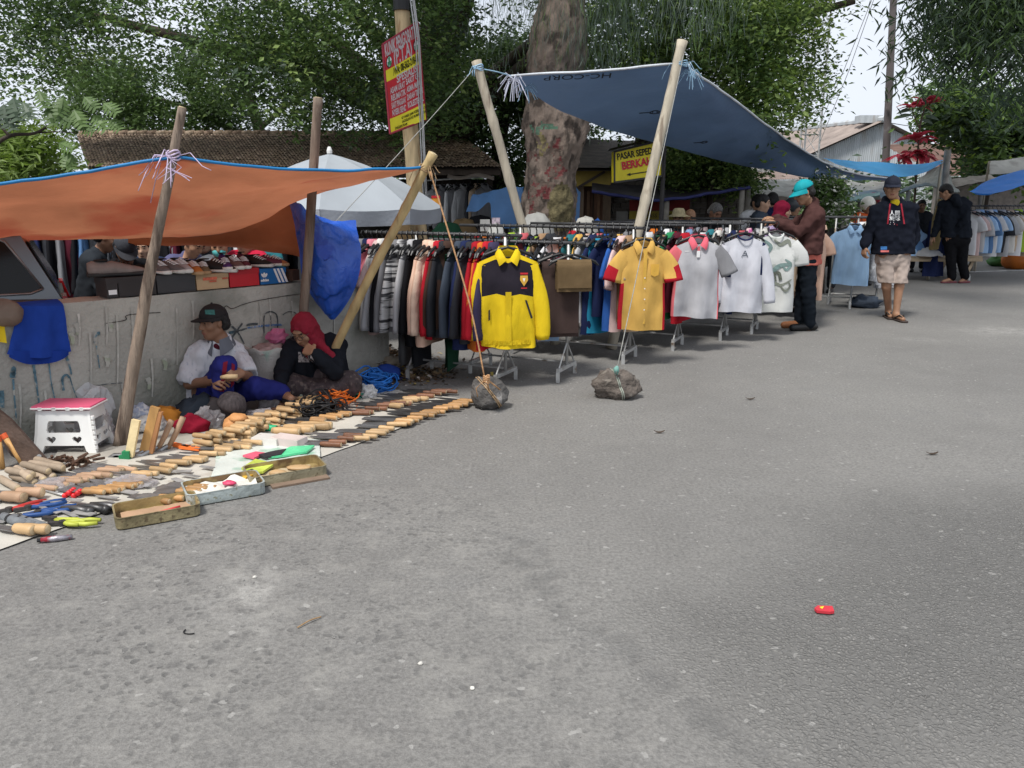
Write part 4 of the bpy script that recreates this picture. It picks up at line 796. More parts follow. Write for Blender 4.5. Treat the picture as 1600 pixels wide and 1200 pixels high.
# ------------------------------------------------------------------ far buildings
def warehouse():
	Y = 40; apex = P(1377,193, Y); l = P(1272,240, Y); r = P(1500,255, Y); t = thing('warehouse', 'far grey corrugated metal warehouse with a rusty brown gable roof', 'warehouse', V(apex.x, Y, 0)); CM = M('corrugated_grey', (.43,.46,.48), .6,.15,2.5,.1,20, perobj=0, spot=((.34,.33,.32), 1.2,.55), stretch=(2,2,.3)); n = 70; mb = MB()
	def prof(x): u = lerp(1272,1500, x); return P(u, lerp(240,193,(u - 1272) / 105) if u < 1377 else lerp(193,255,(u - 1377) / 123), Y)
	mb.grid(lambda x, y: V(prof(x).x, Y + .05 * (int(x * n * 2 + .5) % 2), prof(x).z * y), n * 2,1); mb.build('gable_wall', CM, t)
	RF = M('roof_rust', (.25,.205,.18), .8,.25,1.5,.15,12, perobj=0, stretch=(1,1,.3)); back = V(-9,26,0); mb = MB(); nn = 60
	def rl(x, y): p = lerp(l + V(-.4,0,-.18), apex + V(0,0,0), y) + back * x + V(0,-.35,.12); return p + V(0,0,.05 * (int(x * nn * 2 + .5) % 2))
	mb.grid(rl, nn * 2,1); mb.build('roof', RF, t); mb = MB(); mb.grid(lambda x, y: lerp(apex, r + V(.5,0,-.2), y) + back * x + V(0,-.35,.12 + .05 * (int(x * nn * 2 + .5) % 2)), nn * 2,1); mb.build('roof', RF, t)
	mb = MB(); mb.tube([apex + V(0,-.4,.18), apex + back + V(0,-.4,.18)], .16,8); mb.build('ridge_cap', CM, t); mb = MB(); mb.box(apex + V(-.55,.2,.2),(1.1,.6,.35)); mb.build('roof_vent', CM, t)
	mb = MB(); mb.quad(V(l.x, Y, 0), V(l.x, Y, l.z), l + back, V(l.x, Y, 0) + back); mb.build('side_wall', CM, t)
warehouse()
t = thing('lattice_mast', 'thin guyed lattice radio mast standing left of the warehouse gable', 'mast', V(P(1262,250,36).x, 36,0)); c = V(P(1263,250,36).x, 36,0); top = P(1263,145,36).z + 5
mb = MB()
lg = [(-.42,0),(.42,0),(0,.6)]
for x, y in lg: mb.tube([c + V(x, y, 0), c + V(x, y, top)], .045,5)
mb.build('mast_legs', STEEL, t); mb = MB(); z = .5; k = 0
while z < top:
	for i in range(3): a = lg[i]; b = lg[(i + 1) % 3]; mb.tube([c + V(*a, z), c + V(*b, z)], .02,4); mb.tube([c + V(*a, z), c + V(*b, z + .9)], .014,4)
	z += .9
stuff(mb.build('lattice', STEEL, t))
for (u, v, uu, vv, sd_) in ((1365,0,1280,225, 'right'),(1362,0,1268,222, 'left')):
	mb = MB(); mb.tube([P(u, v, 30), P((u + uu) / 2 + 3,(v + vv) / 2,32), P(uu, vv, 34)], .012,4); o = mb.build('guy_wire', STEEL); tag(o, f'{sd_} one of two thin guy wires slanting across the pale sky', 'wire', 'guy wires')
rope('power_line', [P(1390,192,26), P(1600,188,40)], .012, BLACKP, sag=.3, label='faint power line running right from the tall dark steel pole', cat='cable')
t = pole('lamp_post', 'tall dark steel utility pole standing before the warehouse', 'pole', V(P(1387,300,22).x, 22,0), P(1399,-60,22), .105,.085, M('pole_steel', (.10,.085,.085), .5,.3,2,.1, spot=((.2,.2,.2), 2,.6)), seed=41, bend=.0)
t = thing('red_roofed_house', 'low house with a faded red brown tiled roof behind the right hand trees', 'house', V(P(1530,300,24).x, 24,0)); mb = MB(); a = P(1470,275,23); b = P(1700,272,23);
mb.grid(lambda x, y: lerp(a, b, x) + V(0,4 * y, 1.1 * y + .03 * (int(y * 24) % 2)), 30,24); mb.build('roof', M('roof_red', (.12,.07,.055), .9,.3,3,.3,14), t); mb = MB(); mb.box(V((a.x + b.x) / 2,23.6, a.z / 2),(b.x - a.x - .4,.2, a.z - .02)); mb.build('wall', M('house_wall', (.25,.22,.2), .9,.2), t)
t = thing('tin_roof_house', 'small house with a white railing and rusty tin roof glimpsed behind the fig sapling', 'house', V(P(1190,300,22).x, 22,0)); a = P(1120,283,20); b = P(1265,280,20); mb = MB(); mb.grid(lambda x, y: lerp(a, b, x) + V(0,2 * y, .33 * y + .03 * (int(x * 80) % 2)), 80,1); mb.build('roof', M('roof_tin', (.22,.17,.15), .8,.3,2,.2), t); mb = MB(); mb.box(V((a.x + b.x) / 2,20.8, a.z / 2),(b.x - a.x - .3,.2, a.z - .02)); mb.build('wall', M('house_wall', (0,0,0)), t)
mb = MB()
for i in range(26): p = lerp(P(1130,262,21), P(1212,262,21), i / 25); mb.box(V(p.x, 21.2, p.z),(.05,.04,.42))
mb.beam(P(1130,256,21.2), P(1212,256,21.2), .05); mb.build('railing', M('rail_white', (.6,.6,.62), .6,.1), t)
# distant dark ground cover so that no bare horizon shows between the stalls
b = V(0,34,0)
cl = [(V(x, 30 + 5 * math.sin(x), 1.0 + .4 * math.sin(x * 1.7)), 1.5) for x in np.arange(-26,34,1.0)]
v, f, si = leaves(40000, [tuple(c[0]) for c in cl], [c[1] for c in cl], .28,.5, seed=77); o = stuff(npmesh('far_greenery', v, f, [LM['fig_dark'], LM['blue']], si % 2, None)); o['label'] = 'dim line of far shrubs behind the whole market'; o['category'] = 'shrubs'
# ------------------------------------------------------------------ garments and racks
CC = {'white': (.66,.66,.67), 'off white': (.58,.56,.52), 'black': (.012,.012,.014), 'charcoal': (.035,.037,.043), 'grey': (.20,.20,.21), 'light grey': (.42,.42,.43), 'navy': (.017,.024,.07), 'blue': (.03,.10,.34), 'light blue': (.30,.45,.66), 'denim blue': (.10,.2,.38), 'cyan': (.03,.28,.45),
	  'red': (.42,.018,.03), 'maroon': (.09,.016,.028), 'pink': (.60,.20,.25), 'pale pink': (.62,.45,.43), 'peach': (.68,.46,.35), 'orange': (.62,.17,.03), 'yellow': (.72,.53,.03), 'mustard': (.62,.38,.10), 'lime': (.32,.48,.05), 'green': (.03,.22,.09), 'dark green': (.02,.07,.04), 'teal': (.03,.16,.19), 'tan': (.30,.19,.11), 'beige': (.50,.38,.27), 'brown': (.075,.045,.035), 'khaki': (.155,.105,.055), 'lilac': (.42,.33,.50), 'magenta': (.45,.10,.30), 'slate': (.06,.075,.10), 'coral': (.62,.14,.16), 'purple': (.06,.05,.10)}
def cm(c):
	return cloth(c.replace(' ', '_'), CC[c])
def batik(c, c2, name):
	return M('cloth_' + name, CC[c] if isinstance(c, str) else c, .9, scale=26, var=.05, spot=(CC[c2] if isinstance(c2, str) else c2,24,.5), bump=.1, trans=.1)
def ring_surface(mb, rings, m=0, close=True, mf=None):
	n = len(rings[0]); i0 = len(mb.v)
	for r in rings: mb.v += r
	for j in range(len(rings) - 1):
		for k in range(n if close else n - 1):
			k2 = (k + 1) % n; mb.f.append((i0 + j * n + k, i0 + j * n + k2, i0 + (j + 1) * n + k2, i0 + (j + 1) * n + k)); mb.m.append(mf(k / n, j / (len(rings) - 1)) if mf else m)
def shirt_mb(W=.22, L=.68, sleeve='short', thick=.045, seed=0, pat=None, spat=None, collar='polo', flare=1.0, nr=14, ns=28, puff=1.0, cuff=None, cmat=1, drop=.085, openn=False):
	"""a top on a hanger, hook at the origin; x across, -y is the front, z up"""
	mb = MB(); q = random.Random(seed); ph = q.uniform(0,6); z0 = -.085
	def top(x, s=1): a = min(1, abs(x) / W); return z0 - drop * a ** 1.2 - (max(0,1 - (x / .072) ** 2) * .06 if s < 0 and collar and openn else 0)
	rings = []
	for j in range(nr + 1):
		t = j / nr; ring = []
		hw = W * (1 - .10 * math.sin(math.pi * min(1, t * 1.3)) * .6 + (flare - 1) * t); hd = thick * (.28 + .9 * min(1, t * 3.5)) * puff
		for k in range(ns):
			a = 2 * math.pi * k / ns; c = math.cos(a); s = math.sin(a); x = hw * math.copysign(abs(c) ** .7, c); y = hd * math.copysign(abs(s) ** .75, s)
			z = lerp(top(x, s), z0 - L + .018 * math.cos(x * 5 + ph), t)
			fold = t ** .8 * (.020 * math.sin(x * 24 + ph + 2.6 * t) * (1 + .5 * math.sin(x * 7 + ph)) + .024 * fbm((x * 6 + seed, z * 2.4, s), 1.3)) + .006 * fbm((x * 14, z * 9, seed), 1)
			ring.append(V(x + fold * .3, y + fold * (1 if s < 0 else .6), z))
		rings.append(ring)
	ring_surface(mb, rings, mf=(lambda a, t: pat(math.cos(2 * math.pi * (a + .5 / ns)), t, math.sin(2 * math.pi * (a + .5 / ns)))) if pat else None)
	i = len(mb.v) - ns * (nr + 1)
	if not openn: mb.f.append(tuple(i + k for k in range(ns))), mb.m.append(pat(0,.01,-1) if pat else 0)
	if sleeve:
		for sd in (-1,1):
			sl = {'short': .22, 'long': .56, 'half': .3, 'none': .02}[sleeve]; out = {'short': .07, 'long': .07, 'half': .08, 'none': 0}[sleeve]; n = 10 if sleeve == 'long' else 6; rr = []; N = 14
			a0 = V(sd * (W - .062), 0, top(W) - .028); a1 = V(sd * (W + out * .42), -.012, a0.z - sl * .5); a2 = V(sd * (W + out * (.95 if sleeve != 'long' else .7)) + q.uniform(-.02,.02), -.02 + q.uniform(-.03,.02), a0.z - sl)
			for j in range(n + 1):
				t = j / n; p = cubic([a0, a1, a2], t); d = (cubic([a0, a1, a2], min(1, t + .05)) - cubic([a0, a1, a2], max(0, t - .05))).normalized(); s1 = V(0,1,0); s2 = d.cross(s1).normalized(); wx = lerp(.074,.056 if sleeve == 'long' else .082, t ** .7); wy = lerp(.022,.033, t ** .6) * puff
				if cuff and t > .93: wx *= .8
				rr.append([p + s2 * math.cos(2 * math.pi * k / N) * wx * (1 + .12 * fbm((t * 6, k * .5, seed + sd), 1)) + s1 * math.sin(2 * math.pi * k / N) * (wy + .010 * fbm((t * 5, k, seed), .8)) for k in range(N)])
			ring_surface(mb, rr, mf=(lambda a, t, sd=sd: spat(sd, t, a)) if spat else None)
			i = len(mb.v) - N; mb.f.append(tuple(i + k for k in range(N))); mb.m.append(spat(sd, 1,0) if spat else 0)
	if collar == 'polo' and openn:
		for sd in (-1,1):
			y0 = -thick * .62
			def fl(x, y, sd=sd): top_ = lerp(V(.068,.01,-.052), V(.010, y0 - .006,-.150), x); bot = lerp(V(.098,.0,-.108), V(.066, y0 - .022,-.196), x); p = lerp(top_, bot, y) + V(0,-.016 * math.sin(math.pi * y) - .018 * math.sin(math.pi * x), 0); return V(p.x * sd, p.y, p.z)
			mb.grid(fl, 6,3, cmat)
		mb.grid(lambda x, y: V(.068 * math.cos(math.pi * x), .012 + .045 * math.sin(math.pi * x) + .006 * y, -.05 - .05 * y), 12,2, cmat)
	elif collar:
		N = 20; rr = []
		prof = [(.055,-.045),(.062,-.043),(.088,-.095)] if collar == 'polo' else ([(.066,-.072),(.075,-.072),(.079,-.088)] if collar == 'crew' else [(.05,-.03),(.058,-.028),(.066,-.085)])
		for (r, z) in prof:
			ring = []
			for k in range(N):
				a = 2 * math.pi * k / N; f = max(0,-math.sin(a)); ring.append(V(math.cos(a) * r * 1.05, math.sin(a) * r * .62 - (f * .006), z - f * (.05 if collar != 'stand' else .02) - (.03 * f ** 6 if (collar == 'polo' and r > .08) else 0)))
			rr.append(ring)
		ring_surface(mb, rr, cmat)
	return mb
def trouser_mb(W=.14, L1=.42, L2=.36, seed=0, th=.022, layers=2):
	mb = MB(); q = random.Random(seed)
	for l in range(layers):
		o = l * .016; W_ = W * (1 - .04 * l); a1 = L1 - l * .03
		def fn(x, y, o=o, W_=W_, a1=a1):
			s = y * (a1 + L2 + .06); xx = (x - .5) * 2 * W_
			if s < a1: p = V(xx, -.022 - o - .02 * (1 - s / a1) * .5,-.13 - (a1 - s))
			elif s < a1 + .06: an = math.pi * (s - a1) / .06; p = V(xx, -(.022 + o) * math.cos(an), -.13 + (.02 + o) * math.sin(an))
			else: p = V(xx, .022 + o, -.13 - (s - a1 - .06))
			k = .010 * fbm((xx * 9 + seed, p.z * 6, l), 1.2,3); return p + V(k * .4, k, 0)
		mb.grid(fn, 8,26); mb.grid(lambda x, y: fn(1 - x, y) + V(0,.008 if y > .55 else (-.0 if .4 < y < .55 else -.008), 0) - V(0,0,.004), 8,26)
	return mb
hm = MB()     # one black hanger, its mesh shared by all
hm.tube([V(0,0,-.06), V(0,0,-.02), V(.012,0,-.002), V(.022,0,.015), V(.012,0,.034), V(-.008,0,.036), V(-.02,0,.022)], .0058,6)
hm.tube([V(0,0,-.06), V(.07,0,-.078), V(.17,0,-.118), V(.2,0,-.145)], [.010,.013,.013,.006], 6); hm.tube([V(0,0,-.06), V(-.07,0,-.078), V(-.17,0,-.118), V(-.2,0,-.145)], [.010,.013,.013,.006], 6)
hm.tube([V(-.15,0,-.135), V(.15,0,-.135)], .005,5)
HANG = hm.build('hanger', BLACKP, origin=(0,0,0)); HANG_ME = HANG.data; bpy.data.objects.remove(HANG)
WIREH = None
USED = set()
def uniq(*cands):
	for c in cands:
		if c not in USED and 4 <= len(c.split()) <= 16: USED.add(c); return c
	raise ValueError('no unique label: ' + repr(cands))
def hang(name, mb, mats, loc, yaw, label, cat, group=None, hanger=True, smooth=True):
	o = mb.build(name, mats, None, smooth, origin=(0,0,0)); o.location = loc; o.rotation_euler = (0,0, yaw); tag(o, label, cat, group)
	if hanger:
		h = bpy.data.objects.new('hanger', HANG_ME); COL.objects.link(h); h.parent = o
	return o
RD = V(-.905,.43,0).normalized(); RN = V(.43,.905,0).normalized()
def rack(F, L, z, label, back=1.0, front=.14, posts=(0,.8), rd=None):
	rd = rd or RD; rn = V(-rd.y, rd.x, 0) * (-1 if (-rd.y) < 0 else 1); rn = V(rd.y, -rd.x, 0)
	t = thing('clothes_rack', label, 'clothes rack', F, 'clothes racks along the road edge'); mb = MB(); mb.tube([F - rd * front + V(0,0, z), F + rd * L + V(0,0, z)], .014,8); mb.build('rail', RAIL, t, True)
	for s in posts:
		p = F + rd * s; mb = MB(); mb.tube([p + V(0,0,.10), p + V(0,0, z - .012)], .013,8); mb.build('post', STEEL, t, True)
		mb = MB(); a, b = p - rn * .19, p + rn * .19; mb.beam(a + V(0,0,.095), b + V(0,0,.095), .028,.028); mb.box(a + V(0,0,.042),(.03,.03,.083)); mb.box(b + V(0,0,.042),(.03,.03,.083)); mb.build('foot', STEEL, t)
		for e in (a, b): mb = MB(); mb.tube([lerp(p, e, .88) + V(0,0,.11), p + V(0,0,.30)], .007,6); mb.build('brace', STEEL, t)
	mb = MB(); mb.tube([F + rd * posts[0] + V(0,0,.13), F + rd * posts[1] + V(0,0,.13)], .009,6); mb.build('lower_bar', STEEL, t)
	return t
def fill(F, rd, z, items, s0, ds, rackname, seed, group, yaw_off=0):
	q = random.Random(seed); yaw = math.atan2(rd.y, rd.x) + math.pi / 2 + yaw_off      # x of the garment lies across the rail
	n = len(items)
	for i, (kind, c) in enumerate(items):
		s = s0 + (n - 1 - i) * ds; p = F + rd * s + V(0,0, z - .02 + q.uniform(-.004,.004)); sd = seed * 100 + i
		cn = c if isinstance(c, str) else c[0]; mat = cm(c) if isinstance(c, str) else c[1]
		pv = items[i - 1][1] if i else None; nx_ = items[i + 1][1] if i + 1 < n else None; pv = pv if (pv is None or isinstance(pv, str)) else pv[0]; nx_ = nx_ if (nx_ is None or isinstance(nx_, str)) else nx_[0]
		if kind in ('jacket', 'sweatshirt', 'hoodie', 'coat'): mb = shirt_mb(.225, q.uniform(.62,.82), 'long', .055 * q.uniform(.8,1.3), sd, collar='stand', nr=10, ns=18, puff=1, cmat=0); nm = 'jacket'
		elif kind in ('trousers', 'jeans'): mb = trouser_mb(.15,.93 if seed == 1 else q.uniform(.5,.64), q.uniform(.4,.55), sd, layers=2); nm = 'trousers'
		else: mb = shirt_mb(q.uniform(.20,.225), q.uniform(.66,.84), 'short' if q.random() < .75 else 'half', .05, sd, collar='polo' if q.random() < .5 else 'crew', nr=9, ns=18, puff=1, cmat=0); nm = 'shirt'
		nb = [f'{cn} {kind} between the {pv} and the {nx_} one on {rackname}'] if pv and nx_ else ([f'{cn} {kind} at the far left end of {rackname}'] if not pv else [f'{cn} {kind} hanging last before the front garment on {rackname}'])
		k = min(i, n - 1 - i); side = 'left end' if i <= n - 1 - i else 'right end'
		hang(nm, mb, [mat], p, yaw + q.uniform(-.22,.22), uniq(*nb, f'{cn} {kind}, {nth(k)} from the {side} of {rackname}'), nm, group)
r1, r2, r3, r4, r5, r6, r7, r8 = [G(*a) for a in ((790,600),(885,590),(983,563),(1058,543),(1130,528),(1178,518),(1262,497),(1328,480))]
fr = [r1, r2, r3, r4, r5, r6, r7, r8]; rz = [1.17,1.10,1.19,1.19,1.19,1.19,1.19,1.19]
names = ['first pipe rack from the left, holding the jackets', 'low pipe rack of folded trousers right of the yellow jacket', 'pipe rack behind the yellow and red shirt', 'pipe rack ending at the grey polo with coral collar', 'pipe rack ending at the white long sleeved top', 'pipe rack ending at the printed white graphic shirt', 'pipe rack hidden behind the man in the teal cap', 'pipe rack ending at the light blue shirt']
for F, z, nm, L in zip(fr, rz, names, (1.30,1.3,1.75,1.6,1.5,1.5,1.5,1.4)): rack(F, L, z, nm + ', on steel T feet', posts=(0,.8) if L < 1.4 else (0,1.1))
J = 'jacket'; S_ = 'shirt'; STR = ('striped', M('cloth_striped', (.5,.5,.5), .9, scale=16, var=.1, spot=((.04,.04,.045), 13,.5), stretch=(.3,.3,3), trans=.1)); QUI = ('cream', M('cloth_cream', (.66,.49,.38), .85, bump=.5, bscale=22, trans=.1)); CAM = ('patterned', batik('light grey', 'charcoal', 'camo')); BW = ('batik', batik('off white', 'grey', 'batik_grey')); PK = ('magenta flowered', batik('magenta', 'pale pink', 'flowered'))
fill(r1, RD, 1.17, [(J, 'grey'),(J, 'navy'),(J, 'pink'),(S_, 'pale pink'),('sweatshirt', 'off white'),('sweatshirt', 'light grey'),(J, 'black'),('hoodie', 'grey'),(J, STR),('trousers', 'grey'),('hoodie', 'light grey'),(J, 'black'),('trousers', 'charcoal'),(J, 'peach'),(J, QUI),(J, 'red'),(J, 'charcoal'),(J, 'brown'),('trousers', 'dark green'),(J, 'slate'),(J, 'navy'),(J, 'charcoal'),(J, 'red'),(J, 'orange'),(J, 'red'),(J, 'purple')],   .10,.049, 'the jacket rack', 1, 'jackets hanging on the first rack')
fill(r2, RD, 1.10, [(S_, 'navy'),('trousers', 'black'),('jeans', 'light blue'),('jeans', 'denim blue'),('trousers', 'charcoal'),('trousers', 'black'),('trousers', 'navy'),('jeans', 'light blue'),('trousers', 'black'),('trousers', 'black'),('trousers', 'pale pink'),('trousers', 'maroon')], .08,.062, 'the trouser rack', 2, 'folded trousers hanging on the low rack')
fill(r3, RD, 1.19, [(S_, 'red'),(S_, 'orange'),(S_, 'pale pink'),(S_, 'blue'),(S_, 'red'),(S_, 'lime'),(S_, 'green'),(S_, 'coral'),(S_, 'navy'),(S_, 'lime'),(S_, 'tan'),(S_, 'charcoal'),(S_, 'white'),(S_, 'orange'),(S_, 'teal'),(S_, 'mustard'),(S_, 'light grey'),(S_, 'navy'),(S_, 'cyan'),(S_, 'navy'),(S_, 'blue'),(S_, 'pale pink'),(S_, 'tan'),(S_, 'beige')], -.02,.068, 'the coloured shirt rack', 3, 'shirts on the coloured shirt rack')
fill(r4, RD, 1.19, [(S_, 'red'),(S_, 'navy'),(S_, 'peach'),(S_, 'white'),(S_, 'coral'),(S_, 'blue'),(S_, 'black'),(S_, 'mustard'),(S_, 'grey'),(S_, 'lime'),(S_, 'navy'),(S_, 'white'),(S_, 'dark green'),(S_, 'tan'),(S_, 'green'),(S_, 'maroon'),(S_, 'red')], -.02,.072, 'the polo shirt rack', 4, 'shirts on the polo rack')
fill(r5, RD, 1.19, [(S_, 'white'),(S_, 'navy'),(S_, 'orange'),(S_, 'black'),(S_, 'white'),(S_, 'red'),(S_, 'grey'),(S_, 'light blue'),(S_, 'maroon'),(S_, 'white'),(S_, 'teal'),(S_, 'off white'),(S_, CAM),(S_, 'navy')], -.02,.075, 'the white top rack', 5, 'shirts on the white top rack')
fill(r6, RD, 1.19, [(S_, 'pink'),(S_, 'white'),(S_, 'pale pink'),(S_, 'off white'),(S_, 'pale pink'),(S_, 'light grey'),(S_, 'white'),(S_, 'coral'),(S_, PK),(S_, CAM),(S_, 'off white')], -.02,.08, 'the graphic shirt rack', 6, 'shirts on the graphic shirt rack')
fill(r7, RD, 1.19, [(S_, 'white'),(S_, 'lilac'),(S_, PK),(S_, 'white'),(S_, 'pale pink'),(S_, 'beige'),(S_, 'white'),(S_, 'pale pink'),(S_, 'peach')], -.08,.085, 'the pale shirt rack', 7, 'shirts behind the man in the teal cap')
fill(r8 + V(.44,.22,0), RD, 1.19, [(S_, 'white'),(S_, BW),(S_, 'off white'),(S_, ('grey batik', batik('light grey', 'white', 'batik_white'))),(S_, 'white'),(S_, ('pale batik', batik('white', 'grey', 'batik_pale')))], -.10,.075, 'the batik shirt rack', 8, 'pale batik shirts right of the light blue shirt', yaw_off=-.45); rack(r8 + V(.44,.22,0), .8,1.19, 'last pipe rack with pale batik shirts beside the walking man', posts=(0,.6))
# garments facing the road at the rack ends
FY = lambda p: math.atan2(p.x, p.y) * -1 + .0
def front(name, mb, mats, F, z, off, yaw, label, cat, **k): return hang(name, mb, mats, F + off + V(0,0, z - .02), yaw, label, cat, **k)
YEL = cloth('jacket_yellow', (.70,.50,.02));
jk = front('jacket', shirt_mb(.22,.72, 'long', .055,11, pat=lambda c, t, s: 1 if (t < .40 and (s < 0) and t > .02 and abs(c) < .97) else 0, collar='polo', openn=True, nr=22, ns=40, cmat=0, cuff=True, flare=.96), [YEL, cloth('jacket_black', (.022,.019,.026))], r1,1.17, V(.02,-.16,0), .06, 'yellow zip jacket with a black yoke and red chest emblem hanging at the rack front', 'jacket')
def on_front(o, x, z, mb=None): # local point just before the cloth's front
	return V(x, -.085, z)
def decal(o, name, mats, quads):
	mb = MB()
	for pts, m in quads: i = len(mb.v); mb.v += [V(*p) for p in pts]; mb.f.append(tuple(range(i, i + len(pts)))); mb.m.append(m)
	me = mb.build(name, mats, None, origin=(0,0,0)); me.parent = o; return me
bpy.context.view_layer.update()
def skin_y(o, x, z):
	hit, loc, n, i = o.ray_cast(V(x, -.5, z), V(0,1,0)); return (loc.y - .006) if hit else -.07
def flat(o, pts, m=0, lift=0): y = min(skin_y(o, x, z) for x, z in pts) - lift; return ([(x, y, z) for x, z in pts], m)
EM = [REDP, M('emblem_gold', (.6,.35,.05), .6, bump=0), WHP]
decal(jk, 'emblem', EM, [flat(jk, [(.09,-.265),(.145,-.265),(.148,-.30),(.118,-.345),(.088,-.30)], 1), flat(jk, [(.098,-.275),(.137,-.275),(.137,-.30),(.118,-.33),(.098,-.30)], 0,.002), flat(jk, [(.108,-.285),(.128,-.285),(.118,-.315)], 2,.004), flat(jk, [(.09,-.245),(.147,-.245),(.147,-.258),(.09,-.258)], 0), flat(jk, [(.095,-.355),(.14,-.355),(.14,-.362),(.095,-.362)], 0)])
decal(jk, 'pocket', [INK], [flat(jk, [(.125,-.45),(.14,-.45),(.185,-.585),(.17,-.59)]), flat(jk, [(-.15,-.53),(-.138,-.52),(-.138,-.6),(-.15,-.61)])])
decal(jk, 'placket', [cloth('jacket_seam', (.62,.44,.02))], [flat(jk, [(-.022,-.385),(.022,-.385),(.022,-.77),(-.022,-.77)], 0,-.003)])
for x0 in np.arange(-.19,.17,.036): decal(jk, 'hem_rib', [cloth('jacket_hem', (.64,.46,.02), bump=.6, bscale=120)], [flat(jk, [(x0,-.755),(x0 + .035,-.755),(x0 + .035,-.79),(x0,-.79)], 0,-.002)])
t1 = front('trousers', trouser_mb(.15,.58,.5,21), [cloth('trouser_brown', (.062,.042,.038))], r2,1.10, V(-.07,-.10,0), .15, 'dark brown folded trousers at the front of the low trouser rack', 'trousers')
t2 = front('trousers', trouser_mb(.14,.21,.2,22), [cloth('trouser_khaki', CC['khaki'])], r2,1.10, V(.03,-.17,0), .15, 'khaki brown folded trousers hung over the dark brown pair', 'trousers')
t3 = front('trousers', trouser_mb(.09,.20,.2,24), [cm('light blue')], r2,.66, V(-.16,.05,0), .2, 'light blue jeans showing under the brown trousers on the low rack', 'trousers', hanger=False)
MU = cloth('shirt_mustard', CC['mustard'], bump=.25, bscale=25); sh = front('shirt', shirt_mb(.21,.74, 'short', .042,12, pat=lambda c, t, s: 1 if (abs(c) > .80 + .0 * t and t > .38) else 0, spat=lambda sd, t, a: 1 if (t > .45 and (a < .25 or a > .75) == (sd > 0)) or (sd > 0 and t > .8) else 0, collar='polo', openn=True, nr=22, ns=40, cmat=0), [MU, cm('red')], r3,1.19, V(.05,-.27,0), .12, 'mustard yellow work shirt with red side panels hanging by the tall bamboo pole', 'shirt')
bpy.context.view_layer.update(); decal(sh, 'pocket', [cloth('pocket_mustard', (.62,.37,.07))], [flat(sh, [(.05,-.27),(.12,-.27),(.12,-.36),(.085,-.375),(.05,-.36)])]); decal(sh, 'placket', [cloth('placket_mustard', (.63,.39,.08))], [flat(sh, [(-.015,-.15),(.015,-.15),(.015,-.78),(-.015,-.78)], 0,-.006)])
for i in range(6): decal(sh, 'button', [WHP], [flat(sh, [(-.005,-.2 - i * .09),(.005,-.2 - i * .09),(.005,-.21 - i * .09),(-.005,-.21 - i * .09)], 0,.004)])
po = front('polo_shirt', shirt_mb(.225,.74, 'short', .042,13, pat=lambda c, t, s: 1 if abs(c) > .86 else 0, spat=lambda sd, t, a: 1 if sd < 0 else 2, collar='polo', openn=True, nr=22, ns=40, cmat=3), [cloth('polo_grey', (.40,.40,.42)), cm('coral'), cm('grey'), cloth('polo_collar', (.68,.13,.17))], r4,1.19, V(.09,-.27,0), .06, 'light grey polo shirt with coral collar and coral and grey sleeves', 'shirt'); bpy.context.view_layer.update(); decal(po, 'placket', [WHP, cm('coral')], [flat(po, [(-.012,-.16),(.012,-.16),(.012,-.25),(-.012,-.25)], 1), flat(po, [(-.02,-.2),(.012,-.2),(.012,-.26),(-.02,-.26)], 0,.006), flat(po, [(-.13,-.2),(-.09,-.2),(-.09,-.206),(-.13,-.206)], 0)])
lt = front('long_sleeved_top', shirt_mb(.215,.78, 'long', .042,14, pat=lambda c, t, s: 1 if (.80 < c < .95 and t < .42 and s < 0) or (-.97 < c < -.9 and t < .3 and s < 0) else 0, spat=lambda sd, t, a: 1 if t > .9 and sd > 0 else 0, collar='crew', openn=True, nr=22, ns=44), [cloth('top_white', (.60,.61,.66)), cm('navy')], r5,1.19, V(.08,-.27,0), -.02, 'white long sleeved top with navy shoulder band and triangle chest logo', 'shirt'); bpy.context.view_layer.update()
decal(lt, 'logo', [cm('slate')], [flat(lt, [(-.035,-.30),(-.028,-.30),(.0,-.24),(-.004,-.232)], 0), flat(lt, [(.035,-.30),(.028,-.30),(.0,-.24),(.004,-.232)], 0), flat(lt, [(-.02,-.285),(.02,-.285),(.016,-.278),(-.016,-.278)], 0), flat(lt, [(-.008,-.268),(.008,-.268),(0,-.25)], 0)])
GT = M('cloth_graphic', (.63,.64,.62), .9, scale=7, var=.04, spot=((.42,.45,.42), 9,.55), bump=.12, trans=.1); gt = front('graphic_shirt', shirt_mb(.225,.84, 'short', .045,15, collar='crew', openn=True, nr=22, ns=40, cmat=0), [GT], r6,1.19, V(.08,-.26,0), -.12, 'off white shirt printed with swirls and big gothic letters beside the browsing man', 'shirt'); bpy.context.view_layer.update()
GP = M('print_olive', (.19,.205,.17), .8,.2,12,0); GP2 = M('print_teal', (.15,.22,.21), .8,.2,12,0)
def curve_decal(o, pts, wd_, mat, name='print'):
	mb = MB(); P3 = [V(x, 0, z) for x, z in pts]
	def fn(x, y):
		p = cubic(P3, y); d = (cubic(P3, min(1, y + .02)) - cubic(P3, max(0, y - .02))).normalized(); s = V(d.z, 0,-d.x); p = p + s * (x - .5) * wd_ * math.sin(math.pi * (.12 + .76 * y)); p.y = skin_y(o, p.x, p.z) ; return p
	mb.grid(fn, 1,14); m = mb.build(name, mat, None, origin=(0,0,0)); m.parent = o
